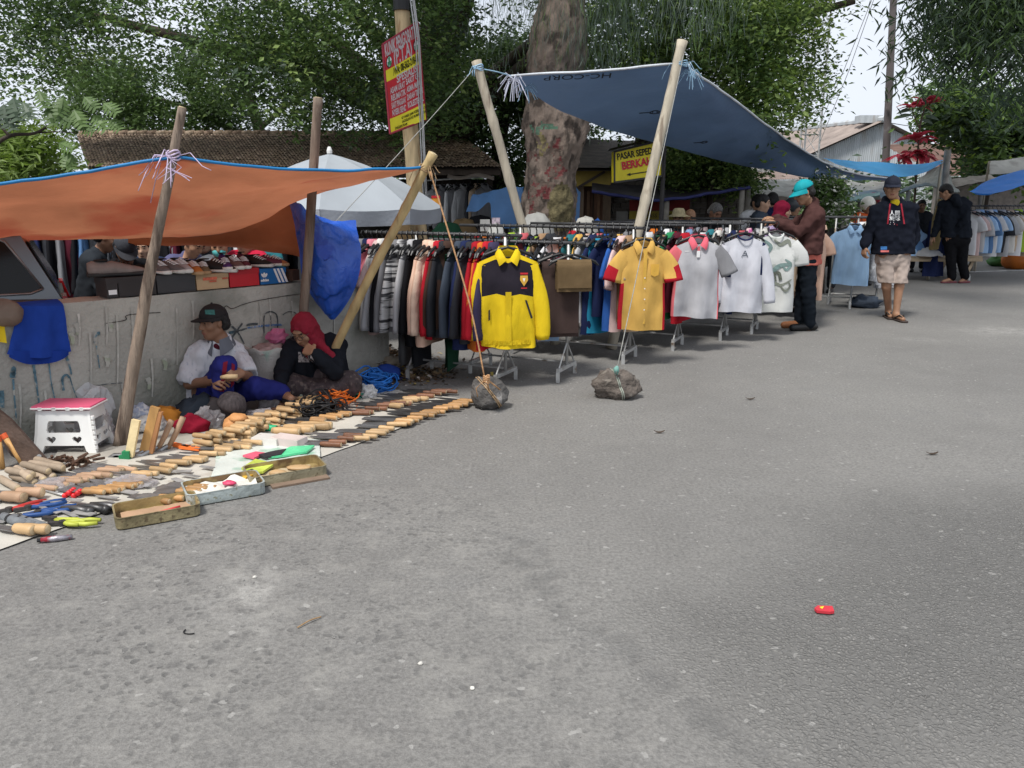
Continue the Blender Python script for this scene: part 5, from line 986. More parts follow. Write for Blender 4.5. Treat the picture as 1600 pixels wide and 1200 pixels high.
for pts, w_, m in (([(-.17,-.55),(-.05,-.5),(.05,-.42),(.16,-.40)], .05, GP2),([(-.18,-.62),(-.1,-.66),(0,-.6),(.08,-.62),(.18,-.56)], .03, GP),([(-.15,-.14),(-.05,-.22),(-.12,-.3),(-.16,-.25)], .04, GP2),([(-.02,-.15),(.05,-.2),(.12,-.16),(.15,-.22)], .04, GP),([(.1,-.35),(.16,-.4),(.12,-.46),(.08,-.42)], .03, GP2),([(-.18,-.2),(-.14,-.4),(-.18,-.52)], .035, GP),([(.05,-.6),(.12,-.68),(.17,-.63),(.14,-.58)], .025, GP)): curve_decal(gt, pts, w_, m)
def local_text(o, s, size, mat, x, z, rot=0., bold=0., sx=1., name='lettering'):
	t = text(s, size, mat, o, (0,0,0), Matrix.Identity(3), name=name, bold=bold, extrude=.0005); me = t.data; off = WL(o)
	for v in me.vertices:
		a = (v.co.x + off.x) * sx; b = v.co.y + off.y; X = x + a * math.cos(rot) - b * math.sin(rot); Z = z + a * math.sin(rot) + b * math.cos(rot); v.co = V(X, skin_y(o, X, Z) - .002, Z)
	return t
local_text(gt, 'din', .19, GP, -.04,-.53,.25,.008)
lb = front('shirt', shirt_mb(.235,.76, 'short', .05,16, collar='polo', openn=True, nr=22, ns=36, cmat=0), [cloth('shirt_sky', (.34,.52,.74))], r8,1.19, V(-.10,-.14,0), -.10, 'light blue short sleeved shirt with chest pocket facing the road', 'shirt'); bpy.context.view_layer.update(); decal(lb, 'pocket', [cloth('pocket_sky', (.28,.44,.66))], [flat(lb, [(.04,-.27),(.14,-.27),(.14,-.37),(.09,-.385),(.04,-.37)])])
pe = front('dress', shirt_mb(.22,.86, 'short', .05,17, collar='crew', nr=14, ns=24, cmat=0), [cm('peach')], r7,1.19, V(.02,.30,0), -.5, 'peach coloured dress seen just behind the man in the teal cap', 'dress')
# kiosk: row of hanging shirts in the dark
kp = P(655,285,13.35); kd = (P(770,281,13.35) - kp)
for i, c in enumerate(('black', 'charcoal', 'light grey', 'grey', 'white', 'grey', 'light grey', 'charcoal', 'beige', 'grey')):
	p = kp + kd * (i + .3) / 10.5; hang('shirt', shirt_mb(.2,.62, 'long', .04,300 + i, collar='polo', nr=8, ns=14, cmat=0), [cm(c)], p, 1.0 + .3 * math.sin(i * 2), uniq(f'{c} shirt hanging under the kiosk roof beside the blue curtain', f'{c} shirt hanging in the kiosk, {nth(i)} from the left'), 'shirt', 'shirts hanging under the kiosk roof')
# right hand rack of pale shirts
Fr = P(1508,323,14.3); Fr = V(Fr.x, Fr.y, 0); rd2 = V(1,.28,0).normalized(); zr = P(1508,322,14.3).z
rack(Fr, 3.0, zr, 'long steel pipe rack of pale shirts beside the man in black jacket', posts=(.1,2.6), rd=rd2)
its = [(S_, 'white'),(S_, 'pale pink'),(S_, 'light grey'),(S_, 'light blue'),(S_, 'denim blue'),(S_, 'white'),(S_, 'light blue'),(S_, 'charcoal'),(S_, 'light grey'),(S_, 'off white'),(S_, 'beige'),(S_, 'white'),(S_, 'lime'),(S_, 'lilac'),(S_, 'beige'),(S_, 'tan'),(S_, 'red'),(S_, 'white'),(S_, 'light blue')]
its = its[::-1]; fill(Fr, rd2, zr, its, .05,.095, 'the right hand pale shirt rack', 9, 'pale shirts on the right hand rack', yaw_off=.6)
# table heaped with clothes
Fk = G(470,470); Fk = V(P(470,400,8.6).x, 8.6,0); rack(Fk, 3.6,1.25, 'long rack of dark used clothes in the shade behind the shoe stall', posts=(.1,3.3), rd=V(-1,-.05,0)); dk_ = ['navy', 'black', 'charcoal', 'white', 'slate', 'black', 'purple', 'light grey', 'navy', 'charcoal', 'black', 'grey', 'maroon', 'black', 'denim blue', 'charcoal']
fill(Fk, V(-1,-.05,0), 1.25, [(J, c) for c in dk_ + dk_[3:] + dk_[:12]], .05,.085, 'the shaded rack behind the shoes', 31, 'dark clothes on the shaded rack behind the shoe stall', yaw_off=.5)
def table():
	c = P(1440,415,14.6); c = V(P(1440,420,14.5).x, 14.6,0); t = thing('sale_table', 'low wooden sale table of used clothes between the walking man and the man in black', 'table', c); WT = M('table_wood', (.36,.28,.19), .8,.3,5,.3,30, stretch=(.5,3,3))
	for i in range(5): mb = MB(); mb.box(c + V(0,-.4 + .2 * i, .42),(1.7,.19,.03)); mb.build('plank', WT, t)
	for x in (-.75,.75):
		for y in (-.42,.42): mb = MB(); mb.beam(c + V(x * .8, y, .0), c + V(x, y, .40), .05); mb.build('leg', WT, t)
	mb = MB(); mb.beam(c + V(-.85,-.5,.37), c + V(.85,-.5,.37), .03,.06); mb.build('apron', WT, t)
	q = random.Random(3)
	for i, (col, x, y, h_) in enumerate((('denim blue', -.3,-.25,.5),('navy', .1,-.2,.55),('light blue', -.45,-.3,.35),('denim blue', .42,-.25,.4),('dark green', -.68,-.3,.14),('white', -.62,-.4,.1),('light grey', -.1,-.45,.2),('navy', .5,.1,.5),('light blue', .0,.1,.6))):
		mb = MB(); p = c + V(x, y, .44)
		def fn(u, v): a = 2 * math.pi * u; r = .24 * (1 - v ** 1.6) * (1 + .35 * fbm((math.cos(a), math.sin(a), i), 2)); return p + V(math.cos(a) * r, math.sin(a) * r * .9, h_ * v * (1 - .3 * v) + .03 * fbm((math.cos(a) * 3, v * 5, i), 1.5))
		mb.grid(fn, 20,10); o = mb.build('clothes_heap', cm(col), None, True); tag(o, uniq(f'{col} crumpled garment heaped on the low sale table', f'{col} crumpled garment on the sale table nearest the man in black', f'{col} crumpled garment on the sale table edge'), 'garment', 'garments heaped on the sale table')
	hang('coat', shirt_mb(.24,.8, 'long', .06,500, collar='stand', nr=10, ns=18, cmat=0), [cloth('coat_ochre', (.28,.21,.10))], P(1470,308,14.2) , .9, 'ochre brown coat hung up beside the man in the black jacket', 'coat')
	dk = MB(); p = P(1446,300,14.75)
	dk.grid(lambda u, v: P(1452 + 24 * u, 345,14.3) .lerp(P(1440 + 35 * u, 432,14.0), v) + V(0,.05 * math.sin(u * 9), 0), 12,10); o = dk.build('cloth', cm('navy'), None, True); tag(o, 'dark navy garment draped down the front of the sale table', 'garment', 'garments heaped on the sale table')
table()
# ------------------------------------------------------------------ people: one continuous surface grown from a distance field
class Field:
	def __init__(s, h): s.h = h; s.ops = []
	def cap(s, a, b, ra, rb=None, k=.02, m=0): s.ops.append(('cap', np.array(a, float), np.array(b, float), ra, ra if rb is None else rb, k, m)); return s
	def ell(s, c, r, rot=None, k=.02, m=0): s.ops.append(('ell', np.array(c, float), np.array(r, float), np.eye(3) if rot is None else np.array(rot, float), k, m)); return s
	def sub(s, c, r, rot=None, k=.01): s.ops.append(('sub', np.array(c, float), np.array(r, float), np.eye(3) if rot is None else np.array(rot, float), k)); return s
	def cut(s, p, n): n = np.array(n, float); s.ops.append(('cut', np.array(p, float), n / np.linalg.norm(n))); return s
	def paint(s, c, r, m, rot=None): s.ops.append(('paint', np.array(c, float), np.array(r, float), np.eye(3) if rot is None else np.array(rot, float), m)); return s
	@staticmethod
	def dcap(p, a, b, ra, rb):
		ab = b - a; t = np.clip(((p - a) @ ab) / max(1e-9, ab @ ab), 0,1); return np.linalg.norm(p - a - t[..., None] * ab, axis=-1) - (ra + (rb - ra) * t)
	@staticmethod
	def dell(p, c, r, rot):
		q = (p - c) @ rot; k0 = np.linalg.norm(q / r, axis=-1); k1 = np.linalg.norm(q / (r * r), axis=-1); return k0 * (k0 - 1) / np.maximum(k1,1e-9)
	def bounds(s):
		lo = np.full(3,1e9); hi = -lo
		for o in s.ops:
			if o[0] == 'cap': r = max(o[3], o[4]); lo = np.minimum(lo, np.minimum(o[1], o[2]) - r); hi = np.maximum(hi, np.maximum(o[1], o[2]) + r)
			elif o[0] == 'ell': r = np.abs(o[3] @ np.diag(o[2])).sum(1); lo = np.minimum(lo, o[1] - r); hi = np.maximum(hi, o[1] + r)
		return lo - 3 * s.h, hi + 3 * s.h
	def mesh(s):
		h = s.h; lo, hi = s.bounds(); n = np.ceil((hi - lo) / h).astype(int) + 1; F = np.full(n, .08, np.float32)
		ax = [lo[i] + h * np.arange(n[i]) for i in range(3)]
		for o in s.ops:
			if o[0] == 'paint': continue
			if o[0] == 'cut':
				d = (ax[0][:, None, None] - o[1][0]) * o[2][0] + (ax[1][None, :, None] - o[1][1]) * o[2][1] + (ax[2][None, None, :] - o[1][2]) * o[2][2]; np.maximum(F, d, out=F); continue
			if o[0] == 'cap': r = max(o[3], o[4]); l = np.minimum(o[1], o[2]) - r; u = np.maximum(o[1], o[2]) + r; k = o[5]
			else: r = np.abs(o[3] @ np.diag(o[2])).sum(1); l = o[1] - r; u = o[1] + r; k = o[4]
			m = k + 2.5 * h; i0 = np.maximum(0, np.floor((l - m - lo) / h).astype(int)); i1 = np.minimum(n, np.ceil((u + m - lo) / h).astype(int) + 1)
			if (i1 <= i0).any(): continue
			sl = tuple(slice(a, b) for a, b in zip(i0, i1)); g = np.stack(np.meshgrid(*[ax[i][sl[i]] for i in range(3)], indexing='ij'), -1)
			if o[0] == 'cap': d = s.dcap(g, o[1], o[2], o[3], o[4])
			else: d = s.dell(g, o[1], o[2], o[3])
			A = F[sl]
			if o[0] == 'sub': d = -d; hh = np.clip(.5 - .5 * (A - d) / k, 0,1); F[sl] = A * (1 - hh) + d * hh + k * hh * (1 - hh)
			else: hh = np.clip(.5 + .5 * (A - d) / k, 0,1); F[sl] = A * (1 - hh) + d * hh - k * hh * (1 - hh)
		return s.nets(F, lo, n)
	def nets(s, F, lo, n):
		h = s.h; I = F < 0; cnt = np.zeros(n - 1, np.int8)
		offs = [(i, j, k) for i in (0,1) for j in (0,1) for k in (0,1)]
		cs = lambda A, o: A[o[0]:n[0] - 1 + o[0], o[1]:n[1] - 1 + o[1], o[2]:n[2] - 1 + o[2]]
		for o in offs: cnt += cs(I, o)
		act = (cnt > 0) & (cnt < 8); idx = np.argwhere(act); ids = np.full(n - 1,-1, np.int32); ids[act] = np.arange(len(idx))
		f = np.stack([cs(F, o)[act] for o in offs], 1); acc = np.zeros((len(idx), 3)); c = np.zeros(len(idx))
		for a in range(8):
			for b in range(a + 1,8):
				oa, ob = np.array(offs[a]), np.array(offs[b])
				if np.abs(oa - ob).sum() != 1: continue
				x = (f[:, a] < 0) != (f[:, b] < 0); t = np.where(x, f[:, a] / np.where(x, f[:, a] - f[:, b], 1), 0); acc += np.where(x[:, None], oa + t[:, None] * (ob - oa), 0); c += x
		v = lo + h * (idx + acc / c[:, None]); faces = []
		for axis in range(3):
			u, w_ = [(1,2),(2,0),(0,1)][axis]
			A = np.take(I, range(0, n[axis] - 1), axis); B = np.take(I, range(1, n[axis]), axis); e = np.argwhere(A != B); e = e[(e[:, u] > 0) & (e[:, w_] > 0) & (e[:, u] < n[u] - 1) & (e[:, w_] < n[w_] - 1)]
			fl = I[tuple(e.T)]; q = []
			for du, dw in ((0,0),(1,0),(1,1),(0,1)): x = e.copy(); x[:, u] -= du; x[:, w_] -= dw; q.append(ids[tuple(x.T)])
			q = np.stack(q, 1); q[~fl] = q[~fl][:, ::-1]; faces.append(q)
		fcs = np.concatenate(faces); best = np.full(len(v), 1e9); mat = np.zeros(len(v), int)
		mm = {o[-1] for o in s.ops if o[0] in ('cap', 'ell', 'paint')}
		if len(mm) > 1:
			for o in s.ops:
				if o[0] == 'cap': d = s.dcap(v, *o[1:5]); b = d < best; best[b] = d[b]; mat[b] = o[6]
				elif o[0] == 'ell': d = s.dell(v, *o[1:4]); b = d < best; best[b] = d[b]; mat[b] = o[5]
			for o in s.ops:
				if o[0] == 'paint': q = (v - o[1]) @ o[3]; mat[(np.abs(q / o[2]) ** 2).sum(1) < 1] = o[4]
		return v, fcs, mat
	def build(s, name, mats, parent, wr=0, wf=8, smooth=True, stretch=1):
		v, f, m = s.mesh()
		if wr:
			nr = np.zeros_like(v); fn = np.cross(v[f[:, 2]] - v[f[:, 0]], v[f[:, 3]] - v[f[:, 1]])
			for k in range(4): np.add.at(nr, f[:, k], fn)
			nr /= np.linalg.norm(nr, axis=1)[:, None] + 1e-12; sd = (hash(name) % 7) * 0 + 3.1
			d = np.array([.35 - 1.3 * abs(mnoise.noise(Vector((p[0] * wf + sd, p[1] * wf, p[2] * wf * stretch * .75)))) + .5 * mnoise.noise(Vector((p[0] * wf * 2.3, p[1] * wf * 2.3 + 5, p[2] * wf * 2.3 * stretch))) for p in v]); v = v + nr * (d[:, None] * wr)
		return npmesh(name, v, f, mats, m[f[:, 0]] if len(mats) > 1 else None, parent, smooth)
SK = lambda n, c: M('skin_' + n, c, .55,.12,14,.06,90, perobj=0)
SKIN = SK('tan', (.32,.175,.105)); SKIND = SK('dark', (.215,.11,.066)); SKINL = SK('light', (.44,.265,.175)); LIP = M('lips', (.22,.075,.06), .5, bump=0); EYE = M('eye_dark', (.012,.009,.008), .3, bump=0); EYW = M('eye_white', (.5,.47,.43), .4, bump=0); BROW = M('brow_black', (.012,.010,.009), .9, bump=0); HAIR = M('hair_black', (.010,.009,.009), .6,.4,60,.5,160, stretch=(1,1,.3)); HAIRG = M('hair_grey', (.12,.115,.11), .7,.4,60,.5,160)
def NV(p): return np.array(tuple(p), float)
def head_axes(fwd, up=(0,0,1)): f = Vector(fwd).normalized(); r = f.cross(Vector(up)).normalized(); u = r.cross(f); return NV(f), NV(u), NV(r)
def add_head(F, c, fwd, s=1.0, face=True, nose=1.0, up=(0,0,1), lean=1.0):
	f, u, r = head_axes(fwd, up); c = NV(c); A = lambda x, y, z: c + (f * x + r * y + u * z) * s; rot = np.stack([r, f, u], 1)
	F.ell(A(-.012,0,.03), np.array([.074,.093,.088]) * s, rot, .02); F.ell(A(.02,0,-.035), np.array([.060 * lean, .070,.080]) * s, rot, .03); F.cap(A(.055,-.012,-.098), A(.055,.012,-.098), .020 * s, None, .025)
	F.cap(A(-.01,-.052,-.055), A(.045,-.02,-.09), .02 * s, None, .02); F.cap(A(-.01,.052,-.055), A(.045,.02,-.09), .02 * s, None, .02)
	for y in (-1,1):
		F.ell(A(-.005,.075 * y, -.005), np.array([.010,.018,.031]) * s, rot, .006); F.ell(A(.055,.042 * y, -.022), np.array([.022,.022,.02]) * s, rot, .02)
	if face:
		F.cap(A(.082,-.035,.034), A(.082,.035,.034), .010 * s, None, .015)
		for y in (-1,1): F.sub(A(.096,.031 * y, .014), np.array([.017,.013,.011]) * s, rot, .012)
		F.cap(A(.086,0,.016), A(.104 * nose, 0,-.026), .0075 * s, .0125 * s, .008); F.cap(A(.090,-.012,-.03), A(.090,.012,-.03), .009 * s, None, .006)
		F.cap(A(.084,-.016,-.058), A(.084,.016,-.058), .0075 * s, None, .007); F.cap(A(.081,-.014,-.070), A(.081,.014,-.070), .0075 * s, None, .007)
		F.ell(A(.082,-.031,.013), np.array([.012,.009,.010]) * s, rot, .004); F.ell(A(.082,.031,.013), np.array([.012,.009,.010]) * s, rot, .004)
		F.paint(A(.088,0,-.064), np.array([.024,.02,.0085]) * s, 1, rot)
		for y in (-1,1): F.paint(A(.09,.031 * y, .0125), np.array([.014,.02,.0055]) * s, 2, rot); F.paint(A(.088,.033 * y, .036), np.array([.020,.022,.0055]) * s, 3, rot)
	return A, rot
def add_hand(F, wr, d, n, thumb, curl=.5, s=1.0, spread=.1, fl=(1,1,1,1)):
	"""wr wrist, d along the fingers, n out of the palm, thumb +1/-1: which side of d x n the thumb lies"""
	d = Vector(d).normalized(); n = Vector(n); n = (n - d * n.dot(d)).normalized(); sd = d.cross(n) * thumb; wr = Vector(wr); W = .078 * s
	for i in range(4):
		o = sd * ((1.5 - i) / 3 * W * .86); b = wr + o * .55 + d * .012 * s; kn = wr + o + d * (.090 - (.004,0,.004,.012)[i]) * s; F.cap(NV(b), NV(kn), .0165 * s, .0125 * s, .012)
		L = (.070,.080,.074,.058)[i] * s; a = kn; dd = (d + sd * ((1.5 - i) * spread * .4)).normalized(); ang = curl * .75 * fl[i]
		for sg, q in enumerate((.45,.31,.24)):
			ax = dd.cross(n) if abs(dd.dot(n)) < .98 else sd; rot = Matrix.Rotation(ang * (1,1.2,.9)[sg], 3,(d.cross(n)).normalized()); dd = rot @ dd; e = a + dd * L * q; F.cap(NV(a), NV(e),(.0092,.0086,.008)[sg] * s, (.0086,.008,.007)[sg] * s, .004); a = e
	t0 = wr + sd * .022 * s + d * .02 * s; t1 = t0 + (d * .55 + sd * .75 + n * .25).normalized() * .038 * s; t2 = t1 + (d * .8 + sd * (.45 - .4 * curl) + n * (.25 + .35 * curl)).normalized() * .032 * s; t3 = t2 + (d * .9 + sd * (.2 - .5 * curl) + n * (.25 + .4 * curl)).normalized() * .026 * s
	F.cap(NV(t0), NV(t1), .015 * s, .0115 * s, .01); F.cap(NV(t1), NV(t2), .0108 * s, .0098 * s, .005); F.cap(NV(t2), NV(t3), .0098 * s, .008 * s, .004)
def add_body(F, J, fat=1.0, k=.05):
	g = lambda a: NV(J[a]); ch = (g('shL') + g('shR')) / 2; pv = (g('hipL') + g('hipR')) / 2
	for sd in 'LR': F.cap(g('hip' + sd), lerp(g('sh' + sd), ch, .42), .105 * fat, .092 * fat, k); F.cap(lerp(g('sh' + sd), ch, .25), g('sh' + sd), .062 * fat, .055 * fat, .03)
	F.cap(lerp(ch, g('head'), .05), g('neck'), .062,.052,.04); F.cap(g('neck'), g('head') - np.array([0,0,.03]), .051,.05,.02)
	for sd in 'LR':
		F.cap(g('sh' + sd), g('el' + sd), .050 * fat, .039 * fat, .02); F.cap(g('el' + sd), g('wr' + sd), .039 * fat, .026,.015)
		if 'kn' + sd in J: F.cap(g('hip' + sd), g('kn' + sd), .085 * fat, .054,.04); F.cap(g('kn' + sd), g('an' + sd), .052,.036,.02); t = g('toe' + sd); F.cap(g('an' + sd) - np.array([0,0,.025]), t, .036,.026,.02); F.cap(g('an' + sd), g('an' + sd) - np.array([0,0,.04]), .036,.034,.02)
def top_field(J, h, inf=.02, sleeve=1.0, hem=None, neck_drop=.0, fat=1.0, hood=False, loose=0.0, el=None):
	F = Field(h); g = lambda a: NV(J[a]); ch = (g('shL') + g('shR')) / 2
	for sd in 'LR':
		F.cap(g('hip' + sd), lerp(g('sh' + sd), ch, .42),(.102 + inf * .7 + loose) * fat, (.088 + inf * .7) * fat, .05); F.cap(lerp(g('sh' + sd), ch, .25), g('sh' + sd), .060 + inf * .6,.052 + inf * .6,.03)
		if sleeve <= 1:
			e = lerp(g('sh' + sd), g('el' + sd), sleeve); F.cap(g('sh' + sd), e, .052 + inf * .6,.050 + inf + .012,.02); dv = (e - g('sh' + sd)); dv /= np.linalg.norm(dv); x_ = np.cross(dv, [.3,.2,.9]); x_ /= np.linalg.norm(x_); F.sub(e + dv * .075,(.09,.09,.06), np.stack([x_, np.cross(dv, x_), dv], 1), .01)
		else:
			F.cap(g('sh' + sd), g('el' + sd), .051 + inf * .6,.043 + inf * .7,.018); F.cap(g('el' + sd), lerp(g('el' + sd), g('wr' + sd), sleeve - 1), .043 + inf * .7,.034 + inf * .6,.012)
	F.cap(ch + np.array([0,0,.0]), lerp(ch, g('neck'), .9), .078 + inf * .5,.06 + inf * .3,.03)
	return F
def leg_field(J, h, length=1.95, inf=.015, wide=0.0, fat=1.0):
	F = Field(h); g = lambda a: NV(J[a]); pv = (g('hipL') + g('hipR')) / 2
	F.cap(g('hipL'), g('hipR'), .098 * fat + inf, None, .03); F.cap(pv, pv + np.array([0,0,.09]), .11 * fat + inf, .108 * fat + inf, .03)
	for sd in 'LR':
		F.cap(g('hip' + sd), g('kn' + sd) if length >= 1 else lerp(g('hip' + sd), g('kn' + sd), length), .084 * fat + inf, .056 + inf + wide, .016)
		if length > 1: F.cap(g('kn' + sd), lerp(g('kn' + sd), g('an' + sd), length - 1), .056 + inf + wide, .044 + inf + wide, .012)
	return F
def hair_mesh(A, rot, s, parent, mat, h, long=0, bald=0):
	F = Field(h); F.ell(A(-.014,0,.036), np.array([.082,.100,.093]) * s, rot, .02); F.cap(A(-.06,-.04,-.02), A(-.06,.04,-.02), .045 * s, None, .03)
	if long: F.cap(A(-.05,0,-.04), A(-.06,0,-.14), .06 * s, .05 * s, .03)
	F.sub(A(.095,0,-.02), np.array([.075,.075,.085]) * s, rot, .01); F.sub(A(.01,0,-.11), np.array([.12,.07,.075]) * s, rot, .01)
	for y in (-1,1): F.sub(A(.01,.085 * y, -.02), np.array([.03,.05,.05]) * s, rot, .01)
	return F.build('hair', [mat], parent, wr=.006 * s, wf=34 / s, stretch=.5)
def cap_mesh(A, rot, s, parent, mat, h, brim=True, tilt=0.0, name='cap', bm=None):
	F = Field(h); F.ell(A(-.010,0,.043), np.array([.086,.104,.093]) * s, rot, .02); f = (A(1,0,0) - A(0,0,0)); u = (A(0,0,1) - A(0,0,0)); F.cut(A(.0,0,.042), -(u + f * .10)); o = F.build(name, [mat], parent, wr=.0015, wf=30)
	if brim:
		mb = MB(); c = lambda x, y, z: Vector(A(x, y, z))
		def br(x, y): t = (x - .5) * math.pi; R_ = lerp(.095,.165, y); return c(-.005 + math.cos(t) * R_ * 1.02 if True else 0, math.sin(t) * lerp(.088,.092, y), .044 - .022 * y - .012 * (x - .5) ** 2 * 4 * y + tilt * y)
		mb.grid(br, 16,5); mb.grid(lambda x, y: br(1 - x, y) - Vector(A(0,0,1) - A(0,0,0)).normalized() * .005,16,5); mb.build('brim', bm or mat, parent, True)
		mb = MB(); mb.blob(A(-.01,0,.137), .009 * s, 8,0); mb.build('cap_button', mat, o)
	return o
def person(label, loc): return thing('person', label, 'person', loc)
FACE = lambda sk: [sk, LIP, EYE, BROW]
def decal_on(o, pts, mats, toward, name, lift=.006):
	"""a small flat print laid on a garment, found by casting from the camera side"""
	pass
def print_on(o, uvs, mat, name='print', lift=.005, nu=6, nv=6):
	"""a print of four corner directions laid onto the surface that they meet"""
	bpy.context.view_layer.update(); inv = o.matrix_world.inverted(); org = V(0,0, CAM_H); mb = MB(); bad = []
	def fn(x, y):
		a = lerp(lerp(V(*uvs[0], 0), V(*uvs[1], 0), x), lerp(V(*uvs[3], 0), V(*uvs[2], 0), x), y); d = ray(a.x, a.y).normalized(); hit, l, n, i = o.ray_cast(inv @ org, (inv.to_3x3() @ d).normalized())
		if not hit: bad.append(1); return P(a.x, a.y, 1)
		return o.matrix_world @ l - d * lift
	mb.grid(fn, nu, nv)
	if bad: return None
	return mb.build(name, mat, o)
def text_on(o, body, size_px, u, v, mat, up_px=1, name='lettering', sx=1.0, rot=0., bold=0.):
	t = text(body, 1.0, mat, o, (0,0,0), Matrix.Identity(3), name=name, extrude=0, bold=bold); bpy.context.view_layer.update(); inv = o.matrix_world.inverted(); org = V(0,0, CAM_H); off = WL(o); me = t.data; last = None
	for vt in me.vertices:
		a = (vt.co.x + off.x) * size_px * sx; b = (vt.co.y + off.y) * size_px; d = ray(u + a * math.cos(rot) - b * math.sin(rot), v - b * math.cos(rot) - a * math.sin(rot)).normalized(); hit, l, n, i = o.ray_cast(inv @ org, (inv.to_3x3() @ d).normalized())
		if hit: last = o.matrix_world @ l - d * .006
		vt.co = (last if last is not None else P(u, v, 5)) - off
	return t
# ---- seated man against the wall
def seated_man():
	c = G(340,645); t = person('older man in black flat brim cap and white shirt sitting against the concrete wall', c); Y = 5.38
	J = {'head': P(333,504, Y - .03), 'neck': P(340,534, Y), 'shR': P(307,556, Y - .02), 'shL': P(368,552, Y + .06), 'elR': P(296,600, Y - .10), 'wrR': P(336,594, Y - .26), 'elL': P(386,588, Y - .10), 'wrL': P(378,584, Y - .26), 'hipR': P(322,620, Y + .02), 'hipL': P(352,618, Y + .08), 'knR': P(352,572, Y - .28), 'anR': P(345,632, Y - .22), 'knL': P(398,606, Y - .14), 'anL': P(444,612, Y - .04)}
	J['toeR'] = J['anR'] + V(.03,-.17,-.04); J['toeL'] = J['anL'] + V(.08,-.12,-.02); J['neck'] = J['head'] + V(.035,.02,-.12)
	F = Field(.0065); add_body(F, J, .95); fwd = V(-.62,-.78,-.06); A, rot = add_head(F, J['head'], fwd, .95, lean=.92)
	add_hand(F, J['wrR'], V(.55,-.55,.15), V(.3,.5,-.6), -1,.9); add_hand(F, J['wrL'], V(-.45,-.6,.35), V(-.5,.3,-.4), 1,1.0)
	F.build('body', FACE(SKIND), t)
	S = top_field(J, .009,.022,.86, loose=.012); S.sub(J['neck'] + V(0,-.03,.05),(.055,.055,.07), None, .02); S.cut(J['hipR'] + V(0,0,-.06),(0,0,-1)); WS = M('shirt_white_check', (.60,.61,.65), .9, scale=40, var=.04, bump=.15, bscale=60, trans=.1, stretch=(1,1,.12), spot=((.44,.46,.52), 60,.57)); so_ = S.build('shirt', [WS], t, wr=.022, wf=9)
	mb = MB(); n = Vector(J['neck']); CG = cloth('collar_grey', (.13,.14,.165))
	for sd in (-1,1):
		def col(x, y): a = .30 + x * 1.9; r = .068 + .034 * y; return n + V(sd * math.sin(a) * r - .01,-math.cos(a) * r * 1.05 + .01,.03 - .06 * y - .06 * (1 - x) ** 1.5 * (.4 + y * .8))
		mb.grid(col, 10,4)
		mb.grid(lambda x, y: col(1 - x, y) * 1.0 + V(0,.006,-.003), 10,4)
	mb.build('collar', CG, so_, True)
	S = Field(.008); S.cap(NV(n + V(-.02,-.03,-.04)), NV(n + V(.02,-.03,-.09)), .034,.02); S.build('undershirt', [cm('maroon')], t)
	for i in range(3): print_on(so_, [(341 + i, 556 + 14 * i),(343 + i, 556 + 14 * i),(343 + i, 559 + 14 * i),(341 + i, 559 + 14 * i)], INK, 'button', nu=1, nv=1)
	TR = [cloth('trouser_royal', (.02,.024,.14), bump=.2, bscale=40)]; L = leg_field(J, .009,1.85,.012,.008,.95); lo = L.build('trousers', TR, t, wr=.014, wf=11)
	for uv in ([(349,566),(356,564),(350,612),(343,612)], [(362,567),(367,570),(366,600),(361,606)]): print_on(lo, uv, cloth('stripe_maroon', (.16,.014,.03)), 'side_stripe', nu=3, nv=12)
	CB = M('cap_black', (.014,.013,.014), .85,.2,30,.1); co = cap_mesh(A, rot, .95, t, CB, .007, tilt=.014); print_on(co, [(320,484),(335,484),(336,492),(321,491)], M('cap_print_teal', (.03,.12,.11), .8,.3,60,0), 'cap_print', nu=4, nv=3)
	for x, y in (('anR', 'toeR'),('anL', 'toeL')): S = Field(.008); S.cap(NV(J[x] - V(0,0,.045)), NV(J[y] - V(0,0,.02)), .036,.03); S.build('sandal', [BLACKP], t)
	hair_mesh(A, rot, .97, t, HAIR, .008)
	kb = MB(); kp = (Vector(J['wrR']) + Vector(J['wrL'])) / 2 + V(.04,-.10,.02); kb.tube([kp + V(-.05,0,0), kp + V(0,-.02,.01), kp + V(.06,-.01,.01)], [.012,.017,.014], 10); o = kb.build('turned_wood_piece', M('handle_pale', (.60,.43,.24), .6,.2,20,.1, stretch=(1,1,1)), None, True); tag(o, 'pale wooden handle held in the hands of the man in the white shirt', 'handle')
seated_man()
